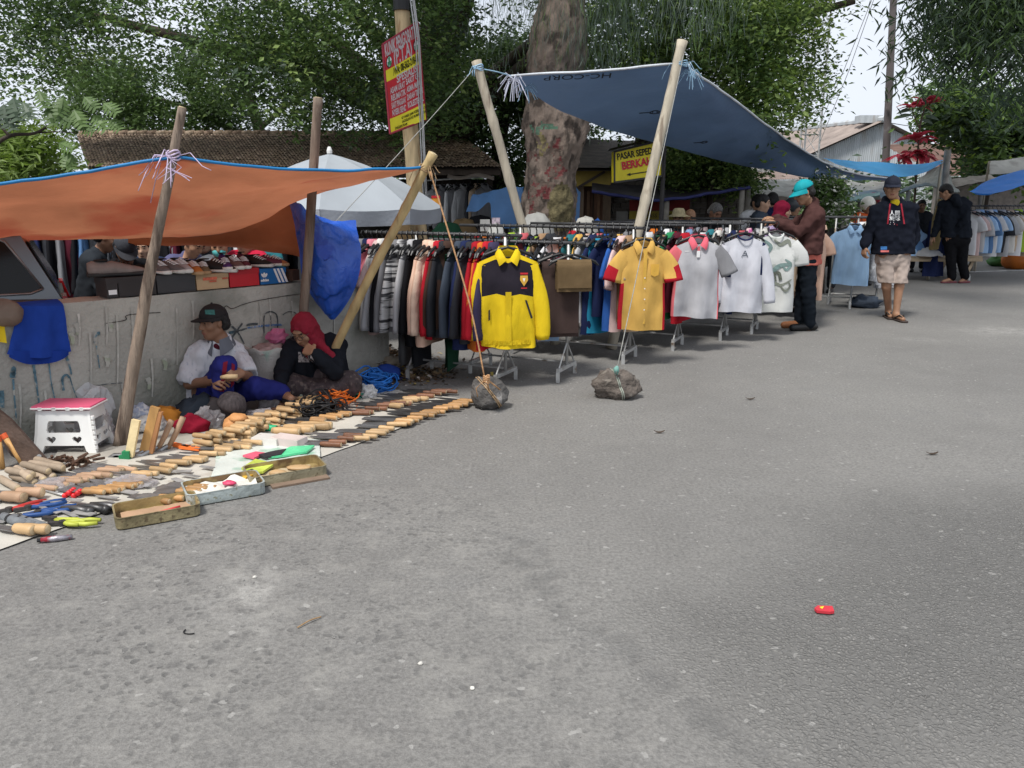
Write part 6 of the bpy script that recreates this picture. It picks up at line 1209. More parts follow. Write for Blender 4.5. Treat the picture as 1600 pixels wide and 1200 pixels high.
# ---- seated woman in the red headscarf
def seated_woman():
	c = G(495,630); t = person('woman in red headscarf and black top sitting cross legged with hand on her mouth', c); Y = 5.72
	J = {'head': P(476,517, Y - .10), 'shR': P(457,545, Y - .06), 'shL': P(528,541, Y + .05), 'elR': P(443,577, Y - .18), 'wrR': P(437,600, Y - .36), 'elL': P(523,580, Y - .22), 'wrL': P(490,551, Y - .30), 'hipR': P(478,605, Y), 'hipL': P(520,605, Y + .05), 'knR': P(455,603, Y - .16), 'anR': P(512,614, Y - .16), 'knL': P(545,600, Y - .10), 'anL': P(488,617, Y - .20)}
	J['neck'] = J['head'] + V(.04,.04,-.12); J['toeR'] = J['anR'] + V(.12,-.03,-.02); J['toeL'] = J['anL'] + V(-.12,-.03,-.02)
	F = Field(.0065); add_body(F, J, 1.0); fwd = V(-.38,-.85,-.5); A, rot = add_head(F, J['head'], fwd, .96)
	hd = Vector(A(.085,-.0,-.065)) - Vector(J['wrL']); add_hand(F, J['wrL'], hd + V(-.02,-.06,.02), V(-.3,.8,-.2), -1,.95,.95); add_hand(F, J['wrR'], V(-.1,-.35,-.8), V(.3,.6,-.2), -1,.5,.95)
	F.build('body', FACE(SKIN), t)
	BT = cloth('top_black', (.016,.018,.024), bump=.2, bscale=40); S = top_field(J, .009,.024,1.86, loose=.02); so_ = S.build('top', [BT], t, wr=.018, wf=9)
	print_on(so_, [(466,550),(484,551),(492,566),(466,566)], M('print_grey', (.34,.31,.31), .85,.4,60,0, spot=((.03,.03,.035), 45,.5)), 'chest_print', nu=6, nv=6)
	BA = M('skirt_batik', (.055,.04,.042), .9, scale=30, var=.4, spot=((.13,.10,.09), 34,.56), bump=.2, trans=.05); S = leg_field(J, .010,1.9,.022,.016); g = lambda a: NV(J[a]); S.cap(g('hipR'), g('knL'), .09,.07,.04); S.cap(g('anR'), g('anL'), .045, None, .03); S.build('skirt', [BA], t, wr=.02, wf=9)
	RS = M('scarf_red', (.25,.010,.028), .85,.15,12,.25,40, trans=.12); F = Field(.007); F.ell(A(-.015,0,.035), np.array([.088,.106,.10]), rot, .02); F.cap(A(-.03,0,-.03), A(-.03,.0,-.1), .085,.09,.03); F.cap(A(.0,0,-.12), NV(lerp(J['neck'], J['shL'], .4) + V(-.02,-.10,-.04)), .075,.055,.04); F.cap(NV(J['neck']) + [0,0,-.03], NV(lerp(J['shL'], J['shR'], .75)), .075,.05,.04); F.cap(NV(J['neck']), NV(lerp(J['shL'], J['shR'], .3)) + [0,0,.02], .08,.06,.04); F.cap(A(-.03,.06,.03), NV(P(520,560, Y - .16)), .05,.03,.03)
	F.sub(A(.092,0,-.012), np.array([.058,.06,.078]), rot, .012); sc = F.build('headscarf', [RS], t, wr=.012, wf=16)
	mb = MB()
	for i in range(14): a = 2 * math.pi * i / 14
	for y in (-1,1): cc = Vector(A(.108,.032 * y, .010)); rx = Vector(A(0,1,0) - A(0,0,0)); uz = Vector(A(0,0,1) - A(0,0,0)); mb.tube([cc + rx * .023 * math.cos(2 * math.pi * k / 14) + uz * .018 * math.sin(2 * math.pi * k / 14) for k in range(15)], .0022,4)
	mb.tube([Vector(A(.11,-.01,.012)), Vector(A(.11,.01,.012))], .002,4)
	for y in (-1,1): mb.tube([Vector(A(.107,.055 * y, .014)), Vector(A(.03,.078 * y, .016))], .002,4)
	mb.build('glasses', M('glasses_dark', (.05,.03,.03), .3, bump=0), t)
seated_woman()
# ---- man browsing in teal cap
def standing(J): pass
def browsing_man():
	c = G(1258,515); Y = c.y; t = person('man in teal cap and brown jacket browsing the hanging shirts side on', c); px = lambda u, v, dy=0: P(u, v, Y + dy)
	J = {'head': px(1256,301,-.02), 'neck': px(1268,321), 'shL': px(1273,339,-.17), 'shR': px(1270,336,.19), 'elL': px(1248,362,-.20), 'wrL': px(1214,347,-.12), 'elR': px(1238,354,.26), 'wrR': px(1212,342,.2), 'hipL': px(1262,408,-.08), 'hipR': px(1262,408,.10), 'knL': px(1263,460,-.08), 'knR': px(1254,460,.11), 'anL': px(1264,507,-.07), 'anR': px(1250,506,.12)}
	for s in 'LR': J['toe' + s] = Vector((J['an' + s].x - .19, J['an' + s].y - .03,.03))
	F = Field(.008); add_body(F, J, 1.0); A, rot = add_head(F, J['head'], V(-.92,-.06,-.34), 1.02, nose=1.05); add_hand(F, J['wrL'], V(-.8,0,.1), V(.1,.2,-1), 1,.6); add_hand(F, J['wrR'], V(-.8,0,.1), V(.1,.2,-1), -1,.6); F.build('body', FACE(SKIN), t)
	BJ = cloth('jacket_brown', (.075,.036,.033), bump=.25, bscale=30, var=.15); J2 = dict(J); J2['hipL'] = J['hipL'] + V(0,0,.07); J2['hipR'] = J['hipR'] + V(0,0,.07); S = top_field(J2,.010,.036,1.94, loose=.012); S.cap(NV(J['neck'] + V(0,0,-.04)), NV(J['neck'] + V(.02,0,.025)), .072,.066,.02); S.cut(px(1262,396),(0,0,-1)); S.build('jacket', [BJ], t, wr=.026, wf=8)
	OT = [cloth('shirt_coral', (.62,.17,.13)), cm('navy')]; S = Field(.009); S.cap(NV(J['hipL'] + V(-.01,.03,.10)), NV(J['hipL'] + V(0,.03,-.07)), .135,.14,.05); S.cap(NV(J['hipR'] + V(-.01,-.03,.10)), NV(J['hipR'] + V(0,-.03,-.07)), .135,.14,.05); S.cut(px(1262,413),(0,0,-1)); so_ = S.build('shirt', [OT[0]], t, wr=.012, wf=9); print_on(so_, [(1247,393),(1260,393),(1260,412),(1247,412)], OT[1], 'shirt_panel')
	TR = cloth('trouser_black', (.012,.016,.022), bump=.2, bscale=30); leg_field(J, .010,1.97,.012,.012).build('trousers', [TR], t, wr=.014, wf=9)
	for s, m in (('L', BLACKP),('R', M('shoe_brown', (.30,.12,.05), .6,.2))):
		S = Field(.008); a = NV(J['an' + s]); a[2] = .05; b = NV(J['toe' + s]); b[2] = .038; S.cap(a + [.06,0,0], b, .045,.04,.02); S.cut((0,0,.002),(0,0,-1)); S.build('shoe', [m], t)
	TC = M('cap_teal', (.0,.27,.31), .75,.1,20,.1); cap_mesh(A, rot, 1.04, t, TC, .008, tilt=-.012); hair_mesh(A, rot, 1.0, t, HAIR, .009)
browsing_man()
# ---- man walking towards the camera
def walking_man():
	c = G(1392,498); Y = c.y; t = person('young man in dark hoodie and beige shorts walking along the road in sandals', c); px = lambda u, v, dy=0: P(u, v, Y + dy)
	J = {'head': px(1394,293.5,-.05), 'neck': px(1398,313), 'shR': px(1370,329,-.02), 'shL': px(1425,328,.03), 'elR': px(1356,366,.04), 'wrR': px(1351,386,-.07), 'elL': px(1428,370,.1), 'wrL': px(1420,396,.04), 'hipR': px(1383,405,0), 'hipL': px(1407,405,.02), 'knR': px(1385,448,-.02), 'knL': px(1405,448,-.06), 'anR': px(1388,487,.12), 'anL': px(1400,491,-.10)}
	J['toeR'] = V(J['anR'].x - .05, J['anR'].y - .17,.035); J['toeL'] = V(J['anL'].x + .0, J['anL'].y - .19,.035); J['anR'].z = max(J['anR'].z, .09); J['anL'].z = max(.085, J['anL'].z)
	F = Field(.0085); add_body(F, J, .98); A, rot = add_head(F, J['head'], V(-.30,-.95,-.10), 1.02, lean=.95); add_hand(F, J['wrR'], V(-.1,-.15,-.95), V(.9,.2,0), 1,.75); add_hand(F, J['wrL'], V(-.05,-.1,-.98), V(-.9,.2,0), -1,.7); F.build('body', FACE(SKIN), t)
	HO = cloth('hoodie_ink', (.012,.014,.022), bump=.2, bscale=30); S = top_field(J, .010,.034,1.86, loose=.03); S.cap(NV(J['neck'] + V(-.09,.03,-.02)), NV(J['neck'] + V(.09,.03,-.02)), .05, None, .03); S.cap(NV(J['neck'] + V(-.06,.09,.0)), NV(J['neck'] + V(.06,.09,.0)), .055, None, .03); S.sub(NV(J['neck'] + V(-.01,-.06,.045)),(.06,.06,.085), None, .02); S.cut(px(1394,396),(0,0,-1)); so_ = S.build('hoodie', [HO], t, wr=.03, wf=7)
	S = Field(.008); S.cap(NV(J['neck'] + V(-.01,-.03,-.035)), NV(J['neck'] + V(0,-.02,-.07)), .056,.05); S.build('undershirt', [cm('yellow')], t)
	RD_ = M('cord_red', (.30,.015,.03), .8, bump=0)
	for a, b, u2, v2 in ((1391,318,1387,350),(1408,318,1413,350)): print_on(so_, [(a - 1.2, b),(a + 1.2, b),(u2 + 1.2, v2),(u2 - 1.2, v2)], RD_, 'drawstring', nu=1, nv=10, lift=.008)
	for s, u, v in (('人間', 1398,333.5),('地球', 1398,341.5),('三', 1394,348)): text_on(so_, s, 8.5, u, v, WHP, bold=.02)
	print_on(so_, [(1397,349),(1402,350),(1402,352.5),(1397,351)], REDP, 'print', nu=1, nv=1); print_on(so_, [(1376,385),(1386,385),(1386,390),(1376,390)], M('patch_blue', (.05,.2,.5), .8, bump=0), 'patch', nu=2, nv=2); print_on(so_, [(1376,391),(1389,391),(1389,394),(1376,394)], M('patch_coral', (.6,.15,.14), .8, bump=0), 'patch', nu=2, nv=1)
	SH = cloth('shorts_beige', (.42,.345,.30), bump=.3, bscale=25); S = leg_field(J, .010,1.1,.014,.026); S.cut(px(1394,441),(0,0,-1)); S.build('shorts', [SH], t, wr=.02, wf=9)
	for s in 'LR':
		S = Field(.008); a = NV(J['an' + s]); b = NV(J['toe' + s]); a[2] = .012; b[2] = .012; S.cap(a + [0,.045,0], b + [0,-.02,0], .044,.048,.02); S.cut((0,0,.022),(0,0,1)); S.cut((0,0,.001),(0,0,-1)); S.build('sandal', [M('sandal_brown', (.05,.035,.03), .7)], t)
		mb = MB(); tp = V(*b) + V(0,.02,.055)
		for sd in (-1,1): mb.tube([V(*b) + V(0,-.02,.03), tp + V(sd * .025,.03,.012), V(*a) + V(sd * .045,-.03,.01)], .008,6)
		mb.build('strap', M('sandal_strap', (.03,.025,.022), .7), t)
	NC = M('cap_ink', (.012,.015,.03), .8,.2); co = cap_mesh(A, rot, 1.04, t, NC, .008); hair_mesh(A, rot, 1.0, t, HAIR, .009)
	print_on(co, [(1398,278.5),(1401,277),(1407,278),(1400,280)], WHP, 'cap_swoosh', nu=3, nv=1)
walking_man()
# ---- man seen from behind at the far table
def far_man():
	c = G(1494,442); Y = c.y; t = person('man in black hooded jacket and black trousers bending over the sale table', c); px = lambda u, v, dy=0: P(u, v, Y + dy)
	J = {'head': px(1478,300,-.05), 'neck': px(1486,309), 'shL': px(1473,320,.05), 'shR': px(1511,318,-.05), 'elL': px(1466,348,.12), 'wrL': px(1459,370,.12), 'elR': px(1507,346,-.18), 'wrR': px(1488,366,-.02), 'hipL': px(1485,376,0.04), 'hipR': px(1504,376,-.02), 'knL': px(1486,408,0), 'knR': px(1503,408,0), 'anL': px(1487,436,0), 'anR': px(1508,435,.02)}
	for s, d in (('L', -.17),('R', -.1)): J['toe' + s] = V(J['an' + s].x + d, J['an' + s].y - .05,.03); J['an' + s].z = .09
	F = Field(.011); add_body(F, J, 1.02); A, rot = add_head(F, J['head'], V(-.78,.35,-.55), 1.04); add_hand(F, J['wrL'], V(-.4,0,-.8), V(.4,0,-.3), 1,.5); add_hand(F, J['wrR'], V(-.7,0,-.5), V(.4,0,-.3), -1,.5); F.build('body', FACE(SKIN), t)
	BJ = cloth('jacket_ink', (.014,.017,.024), bump=.2, bscale=30); S = top_field(J, .012,.032,1.92, loose=.02); S.cap(NV(J['neck'] + V(.02,-.11,-.02)), NV(J['neck'] + V(.06,-.12,-.10)), .085,.06,.04); S.cut(px(1495,371),(0,0,-1)); S.build('jacket', [BJ], t, wr=.022, wf=8); leg_field(J, .012,1.95,.020,.004,1.06).build('trousers', [cm('black')], t, wr=.01, wf=9); hair_mesh(A, rot, 1.06, t, HAIR, .011)
	for s in 'LR': S = Field(.010); a = NV(J['an' + s]); b = NV(J['toe' + s]); a[2] = .015; b[2] = .015; S.cap(a + [.05,0,0], b, .045,.045); S.cut((0,0,.03),(0,0,1)); S.cut((0,0,.001),(0,0,-1)); S.build('sandal', [M('sandal_red', (.18,.05,.06), .7)], t)
far_man()
# ---- people further back: head, shoulders and arms down to the ground, in simpler clothes
def bystander(label, u, v, Y, fwd, topc, skin=SKIN, hairm=HAIR, hat=None, hatc=None, s=1.0, lean=(0,0), mask=None, scarf=None, tall=None, crouch=False, legs=True, arms=None):
	hd = P(u, v, Y); t = person(label, V(hd.x, hd.y, 0)); f = Vector(fwd).normalized(); fl = V(f.x, f.y, 0).normalized(); r = V(fl.y, -fl.x, 0); n = hd + V(lean[0], lean[1], -.13 * s) - fl * .03; sh = n + V(lean[0], lean[1], -.07 * s)
	J = {'head': hd, 'neck': n, 'shL': sh - r * .18 * s, 'shR': sh + r * .18 * s}
	hz = max(.12, sh.z - .50 * s); hp = V(sh.x + lean[0] * 2, sh.y + lean[1] * 2, hz)
	for sg, a in ((-1, 'L'),(1, 'R')):
		J['hip' + a] = hp + r * .09 * s * sg; J['el' + a] = J['sh' + a] + r * .05 * sg + V(0,0,-.26 * s) + fl * .05; J['wr' + a] = J['el' + a] + fl * .2 + V(0,0,-.05)
		if arms: J['wr' + a] = J['el' + a] + Vector(arms) * .24
		kz = hz * .52; J['kn' + a] = hp + r * .1 * s * sg + (fl * .30 if hz < .6 else fl * .03) + V(0,0,(kz - hz) if hz > .6 else .1); J['an' + a] = V(J['kn' + a].x, J['kn' + a].y, .09) - fl * .03; J['toe' + a] = V(J['an' + a].x, J['an' + a].y, .03) + fl * .15
	F = Field(.012 if Y < 8 else .015); add_body(F, J, s); A, rot = add_head(F, hd, f, s)
	for a, th in (('L', 1),('R', -1)): add_hand(F, J['wr' + a], (J['wr' + a] - J['el' + a]), V(0,0,-1), th, .6,1.05)
	F.build('body', FACE(skin), t); S = top_field(J, .014,.024,1.9 if arms is None else 1.85, loose=.02); S.build('top', [topc], t, wr=.016, wf=9); leg_field(J, .016,1.95,.012,.01).build('trousers', [cm('charcoal')], t)
	for a in 'LR': S = Field(.012); b = NV(J['toe' + a]); c = NV(J['an' + a]); c[2] = .04; b[2] = .035; S.cap(c, b, .045,.04); S.build('shoe', [BLACKP], t)
	if scarf:
		F = Field(.011); F.ell(A(-.015,0,.035), np.array([.09,.108,.10]) * s, rot, .02); F.cap(A(-.03,0,-.05), A(-.02,0,-.16), .09,.12,.03); F.cap(NV(n), NV(sh + fl * .05 - V(0,0,.05)), .10,.13,.04); F.sub(A(.092,0,-.012), np.array([.055,.06,.075]) * s, rot, .012); F.build('headscarf', [scarf], t, wr=.01, wf=12)
	elif hat == 'helmet':
		F = Field(.012); F.ell(A(-.01,0,.035), np.array([.115,.13,.125]) * s, rot, .02); F.sub(A(.13,0,-.045), np.array([.085,.085,.07]) * s, rot, .012); F.cut(A(0,0,-.06), -(A(0,0,1) - A(0,0,0))); F.build('helmet', [hatc], t)
	elif hat == 'straw':
		mb = MB(); mb.lathe([(.0,.15),(.06,.145),(.085,.12),(.093,.06),(.16,.035),(.165,.03),(.09,.05)], V(*A(-.01,0,0)), 18); mb.build('straw_hat', hatc, t, True)
	elif hat == 'cap': hair_mesh(A, rot, s, t, hairm, .012); cap_mesh(A, rot, s * 1.03, t, hatc, .011)
	elif hairm: hair_mesh(A, rot, s, t, hairm, .011)
	if mask: F = Field(.010); F.ell(A(.055,0,-.05), np.array([.06,.05,.045]) * s, rot); F.build('face_mask', [mask], t)
	return t, J
DN = cloth('tee_ink', (.02,.03,.06)); bystander('boy in dark blue shirt looking over the shoe boxes beside the leaning pole', 225,387,7.4,(.1,-.95,-.15), DN, SKINL, s=.92)
bystander('man in black cap and black shirt bent over the shoe stall', 196,388,6.75,(.45,-.6,-.7), cm('black'), SKIND, hat='cap', hatc=M('cap_charcoal', (.03,.032,.04), .8), lean=(-.03,.08))
bystander('person in dusty lilac hooded top choosing shoes with head lowered', 303,380,7.2,(.7,-.3,-.55), cloth('hood_lilac', (.10,.10,.19)), SKIN, lean=(-.05,.02), arms=(.75,-.5,-.3))
bystander('man in white shirt with a turquoise face mask behind the shoes', 342,382,7.3,(.2,-.9,-.3), cm('white'), SKIN, mask=M('mask_turq', (.10,.42,.42), .8))
bystander('person with a tan face peering between shoppers behind the shoe stall', 318,374,7.7,(.2,-.95,-.1), cm('charcoal'), SKINL)
bystander('person in bright red top behind the row of shoes', 381,375,7.4,(-.2,-.95,-.2), cloth('tee_red', (.45,.02,.05)), SKIN)
bystander('shopper in dark green top under the orange back flap', 402,372,7.7,(-.3,-.9,-.2), cm('teal'), SKIND)
bystander('crouching person in charcoal shirt with back turned beside the silver car', 166,371,6.95,(.6,.3,-.3), cloth('shirt_slate', (.03,.035,.042)), SKIND, lean=(-.05,0), s=1.0)
bystander('shopper in straw hat behind the coloured shirt rack', 1060,342,11.4,(-.4,-.9,-.2), cm('charcoal'), SKIND, hat='straw', hatc=M('straw', (.42,.36,.22), .9,.2,30))
bystander('bald man behind the clothes rack next to the straw hat', 1079,340,11.6,(.2,-.95,-.2), cm('brown'), SKIN, hairm=None)
bystander('grey haired man with lowered head behind the polo rack', 1118,332,10.9,(.3,-.8,-.5), cm('black'), SKIND, HAIRG)
bystander('man in dark leather jacket looking right under the white sheet roof', 1192,318,11.2,(.9,-.4,-.1), cm('slate'), SKINL)
bystander('person in blue top with back turned behind the leather jacket man', 1206,314,11.9,(-.2,.95,-.1), cm('navy'), SKIN)
bystander('youth partly hidden to the left of the leather jacket man', 1184,317,12.0,(.2,-.95,0), cm('white'), SKIN)
bystander('woman in crimson headscarf facing right behind the graphic shirt rack', 1223,330,10.3,(.9,-.25,-.1), cloth('dress_crimson', (.25,.015,.04)), SKINL, scarf=cloth('scarf_crimson', (.22,.015,.04)))
bystander('rider in white helmet turned away behind the crimson headscarf', 1240,324,11.5,(.6,-.7,-.1), cm('black'), SKIN, hat='helmet', hatc=M('helmet_pale', (.05,.055,.06), .3, bump=0))
bystander('man in grey camouflage jacket by the flower bush', 1303,333,12.6,(-.5,-.8,-.3), cloth('jacket_camo', (.11,.115,.11), scale=30, var=.5), SKIND)
bystander('rider in white helmet and orange jacket behind the walking man', 1356,322,13.4,(.1,-.97,-.1), cloth('jacket_orange', (.60,.11,.03)), SKIND, hat='helmet', hatc=M('helmet_white', (.66,.64,.58), .3, bump=0))
bystander('person in crimson helmet just behind the white helmet rider', 1364,315,14.3,(.1,-.97,-.1), cm('black'), SKIND, hat='helmet', hatc=M('helmet_crimson', (.40,.02,.06), .3, bump=0))
bystander('man in dark clothes in the shade between the hoodie man and the ochre coat', 1440,322,16,(-.3,-.9,-.1), cm('charcoal'), SKIND)
# ------------------------------------------------------------------ goods laid out on the ground
SHEET = M('plastic_sheet', (.47,.45,.40), .6,.12,3,.35,12, spot=((.40,.37,.32), 5,.6), perobj=0)
def sheet(label, near, far, mat, z=.006, nu=60, nv=24, seed=1, name='ground_sheet', cat='ground sheet'):
	near = [Vector(p) for p in near]; far = [Vector(p) for p in far]; mb = MB()
	def fn(x, y): p = lerp(cubic(near, x), cubic(far, x), y); p = p + V(fbm((x * 9, y, seed)) * .02, fbm((x * 9, y, seed + 4)) * .02,0); p.z = z + .010 * abs(fbm(p + V(seed, 0,0), 5,3)) ; return p
	mb.grid(fn, nu, nv); o = mb.build(name, mat, None, True); return tag(o, label, cat)
def gl(*uv): return [G(*a) for a in uv]
sheet('long white plastic sheet spread on the asphalt under the rows of knives', gl((-160,915),(0,862),(180,797),(330,758),(500,716),(620,672),(735,626)), gl((-160,770),(0,738),(130,722),(260,700),(390,668),(500,640),(606,609)), SHEET)
sheet('grey cardboard sheet under the hammers and wood handles by the wall', gl((60,745),(160,735),(300,705),(390,672)), gl((90,705),(170,698),(290,655),(400,640)), M('card_grey', (.30,.285,.25), .9,.2,4,.2), .004,20,8,3)
sheet('square piece of clear printed plastic under the green packets', gl((330,752),(420,738),(500,718)), gl((340,715),(420,700),(505,688)), M('plastic_print', (.58,.62,.58), .3,.1,6,.2, spot=((.30,.46,.36), 7,.55)), .020,20,8,5)
WL_ = M('wood_light', (.43,.285,.145), .5,.2,9,.12,60, stretch=(1,1,1), perobj=.3); WO_ = M('wood_orange', (.36,.20,.08), .5,.2,9,.12,60, perobj=.25); WD_ = M('wood_reddish', (.17,.075,.04), .5,.25,9,.12,60, perobj=.25); WPINK = M('wood_pinkish', (.36,.23,.145), .6,.2,9,.12,60, perobj=.2)
BLADE = M('blade_dark', (.085,.084,.085), .42,.35,12,.08,80, metal=.6); BLADEL = M('blade_steel', (.30,.30,.30), .35,.25,12,.05,80, metal=.75); BUTT = M('wood_end', (.56,.43,.26), .7,.2,30,.1)
_hm = {}
def handle_mesh(key, mat, L=.14, r=.018):
	if (key, L) in _hm: return _hm[(key, L)]
	mb = MB(); prof = [(0,.72),(.03,.86),(.12,.95),(.35,1.0),(.62,.92),(.85,1.03),(.96,.98),(1,.86)]
	mb.tube([V(L * t, 0, r) for t, k in prof], [r * k for t, k in prof], 10,0, cap=False); n = 10; i = len(mb.v)
	mb.f.append(tuple(reversed(range(i - n * len(prof), i - n * len(prof) + n)))); mb.m.append(0); mb.f.append(tuple(range(i - n, i))); mb.m.append(1)
	o = mb.build('handle', [mat, BUTT], None, True, origin=(0,0,0)); me = o.data; bpy.data.objects.remove(o); _hm[(key, L)] = me; return me
def blade_mesh(key, mat, L=.2, Wd=.042, shape=0):
	if (key, L, Wd, shape) in _hm: return _hm[(key, L, Wd, shape)]
	mb = MB(); n = 8; up = []; lo = []
	for i in range(n + 1):
		t = i / n; x = -L * t; wtop = Wd * .5; wb = Wd * .5 * (1 if shape == 1 else (1 - max(0, t - .55) ** 1.5 * 3.2)); wt = Wd * .5 * (1 if t < .75 else 1 - (t - .75) * (1.2 if shape else 2.0)); up.append(V(x, wt, .014)); lo.append(V(x, -max(wb, -wt * .8), .014))
	mb.prism(up + lo[::-1], (0,0,.0035)); o = mb.build('blade', mat, None, False, origin=(0,0,0)); me = o.data; bpy.data.objects.remove(o); _hm[(key, L, Wd, shape)] = me; return me
def knife(p, yaw, hk, hmat, bk, bmat, label, group, L=.14, r=.018, bl=.2, bw=.042, shape=0, z=.014, roll=0):
	t = thing('kitchen_knife', label, 'knife', V(p.x, p.y, z), group); t.rotation_euler = (roll, 0, yaw)
	for nm, me in (('handle', handle_mesh(hk + str(r), hmat, L, r)),('blade', blade_mesh(bk, bmat, bl, bw, shape))): o = bpy.data.objects.new(nm, me); COL.objects.link(o); o.parent = t
def krow(pts, n0, label, group, hk, hm_, bk, bm_, yaw=-.2, seed=0, **k):
	q = random.Random(seed); P3 = [G(*a) for a in pts]; n = int(n0 * 1.3); k.setdefault('r', .0155)
	for i in range(n):
		p = cubic(P3,(i + .2 + q.uniform(-.15,.15)) / n) + V(q.uniform(-.02,.02), q.uniform(-.02,.02), 0); kk = dict(k); kk['L'] = q.choice((.105,.12,.13)); kk['bl'] = k.get('bl', .2) * q.choice((.8,1,1.15)); knife(p, yaw + q.uniform(-.16,.16), hk, hm_, bk, bm_, f'{nth(i)} from the left of the {label}', group, z=.012 + q.random() * .01, **kk)
krow([(612,668),(650,655),(690,642),(722,631)], 17, 'orange handled knives along the right sheet edge', 'orange handled knives in the outer row', 'wo', WO_, 'bd', BLADE, seed=1)
krow([(545,692),(575,683),(600,672),(625,664)], 6, 'pale handled cleavers in the outer row near the tins', 'pale handled cleavers in the outer row', 'wl', WL_, 'bl', BLADEL, seed=2, bw=.06, shape=1)
krow([(500,700),(530,693),(545,688)], 4, 'dark brown knives beside the pale box', 'dark handled knives by the white box', 'wd', WD_, 'bl', BLADEL, seed=3, bl=.22)
krow([(470,668),(505,657),(530,650)], 6, 'orange handled knives in the middle row', 'orange handled knives at the near end of the middle row', 'wo', WO_, 'bd', BLADE, seed=4, bl=.23)
krow([(545,652),(590,640),(620,633)], 9, 'red brown knives in the middle row', 'red brown handled knives in the middle row', 'wd', WD_, 'bd', BLADE, seed=5)
krow([(600,640),(630,631),(650,626)], 7, 'honey handled knives near the far sheet end', 'honey handled knives near the far end', 'wl', WL_, 'bd', BLADE, seed=6)
krow([(640,627),(665,620),(690,616)], 7, 'dark handled knives at the far sheet corner', 'dark handled knives at the far corner', 'wd', WD_, 'bd', BLADE, seed=7)
krow([(200,752),(250,736),(300,722),(350,706),(385,697)], 16, 'pale handled knives below the orange cutters', 'pale handled knives in the second row', 'wl', WL_, 'bl', BLADEL, seed=8, bl=.15, bw=.03)
krow([(60,768),(100,757),(140,748),(185,738)], 10, 'pinkish handled knives before the white stool', 'pinkish handled knives before the stool', 'wp', WPINK, 'bl', BLADEL, seed=9, bl=.16)
krow([(130,778),(165,770),(195,763)], 7, 'honey handled knives beside the red caps', 'honey handled knives by the red caps', 'wo', WL_, 'bl', BLADEL, seed=10, bl=.14)
krow([(0,790),(15,785),(30,780)], 3, 'thick pinkish choppers at the far left', 'thick pale handled choppers at the left', 'wp2', WPINK, 'bl', BLADEL, seed=11, r=.026, bl=.24, bw=.07, shape=1)
krow([(235,790),(275,778),(315,768)], 6, 'steel putty knives behind the open tins', 'putty knives behind the tins', 'wo', WO_, 'bl', BLADEL, seed=12, bl=.13, bw=.06, shape=1)
krow([(20,838),(45,832)], 2, 'stubby chisels at the lower left corner', 'stubby chisels at the corner', 'wo3', WL_, 'bl', BLADEL, seed=13, r=.024, bl=.1)
def piece(p, yaw, z, key, mat, L, r, label, group):
	o = bpy.data.objects.new('turned_wood_piece', handle_mesh(key + str(r), mat, L, r)); COL.objects.link(o); o.location = (p.x, p.y, z); o.rotation_euler = (0,0, yaw); tag(o, label, 'tool handle', group)
q = random.Random(44)
def pile(pts, n, label, group, key, mat, layers=2, yaw=-.3, L=.125, r=.0165):
	n = int(n * 1.25); P3 = [G(*a) for a in pts]
	for i in range(n):
		l = i % layers; t = (i // layers + .5 * l + .3) / (n / layers + .5); p = cubic(P3, t) + V(q.uniform(-.03,.03), q.uniform(-.02,.02) + l * .012,0); piece(p, yaw + q.uniform(-.22,.22), .014 + l * r * 1.7, key, mat, L * q.choice((.9,1,1.1)), r, label, group)
pile([(300,705),(350,692),(385,680)], 22, 'pale turned wooden tool handle in the heap beside the hammers', 'pale handles heaped beside the hammers', 'wl', WL_, 3)
pile([(375,678),(410,668),(450,652),(480,640)], 30, 'pale turned wooden tool handle in the heap in front of the woman', 'pale handles heaped in front of the woman', 'wl', WL_, 3)
pile([(420,682),(450,677),(480,672)], 5, 'large pale wooden tool handle lying beside the green tube', 'large handles beside the green tube', 'wl', WL_, 1,-.15,.2,.024)
pile([(430,645),(455,640),(470,634)], 8, 'small dark wood handle beside the bottle with the orange cap', 'small dark handles beside the bottle', 'wd', WD_, 2,.3,.1,.014)
pile([(10,756),(40,745),(70,736)], 9, 'grey brown wooden dowel in the bundle before the saw', 'grey brown dowels bundled before the saw', 'wg', M('wood_grey', (.33,.26,.19), .7,.25,8,.15), 2,-.55,.22,.02)
# hammers and adzes standing upright
def adze(u, v, uu, vv, label, wood, w_, flat=False, head='hook', gcol=None):
	a = G(u, v); d = P(uu, vv, a.y + .02); t = thing('garden_hoe', label, 'tool', a); mb = MB()
	if flat: mb.beam(a + V(0,0,.02), d, w_, w_ * .55)
	else: mb.tube([a + V(0,0,.015), lerp(a, d, .5), d], [w_ * .42, w_ * .5, w_ * .55], 10)
	mb.build('shaft', wood, t, not flat); mb = MB(); hx = (d - a); hx.normalize()
	if head == 'hook': mb.tube([a + V(0,0,.03), a + V(-.03,-.02,.008), a + V(-.09,-.03,.01), a + V(-.17,-.03,.012)], [.014,.018,.02,.006], 8); mb.box(a + V(-.12,-.03,.012),(.12,.07,.006))
	elif head == 'clip': mb.box(a + V(-.01,-.01,.03),(.04,.03,.05)); mb.box(a + V(-.035,-.012,.02),(.03,.025,.02))
	mb.build('head', gcol or BLADEL, t); return t
WAX = M('axe_wood', (.50,.28,.10), .5,.25,6,.2,30, stretch=(3,3,.5)); WAX2 = M('axe_wood_red', (.36,.17,.07), .5,.25,6,.2,30, stretch=(3,3,.5)); WPALE = M('axe_wood_pale', (.62,.50,.28), .6,.2,6,.2,30)
adze(203,718,213,656, 'small adze with pale flat shaft in a green clip, leftmost of the standing tools', WPALE, .045, True, 'clip', M('clip_green', (.02,.20,.08), .5, bump=0))
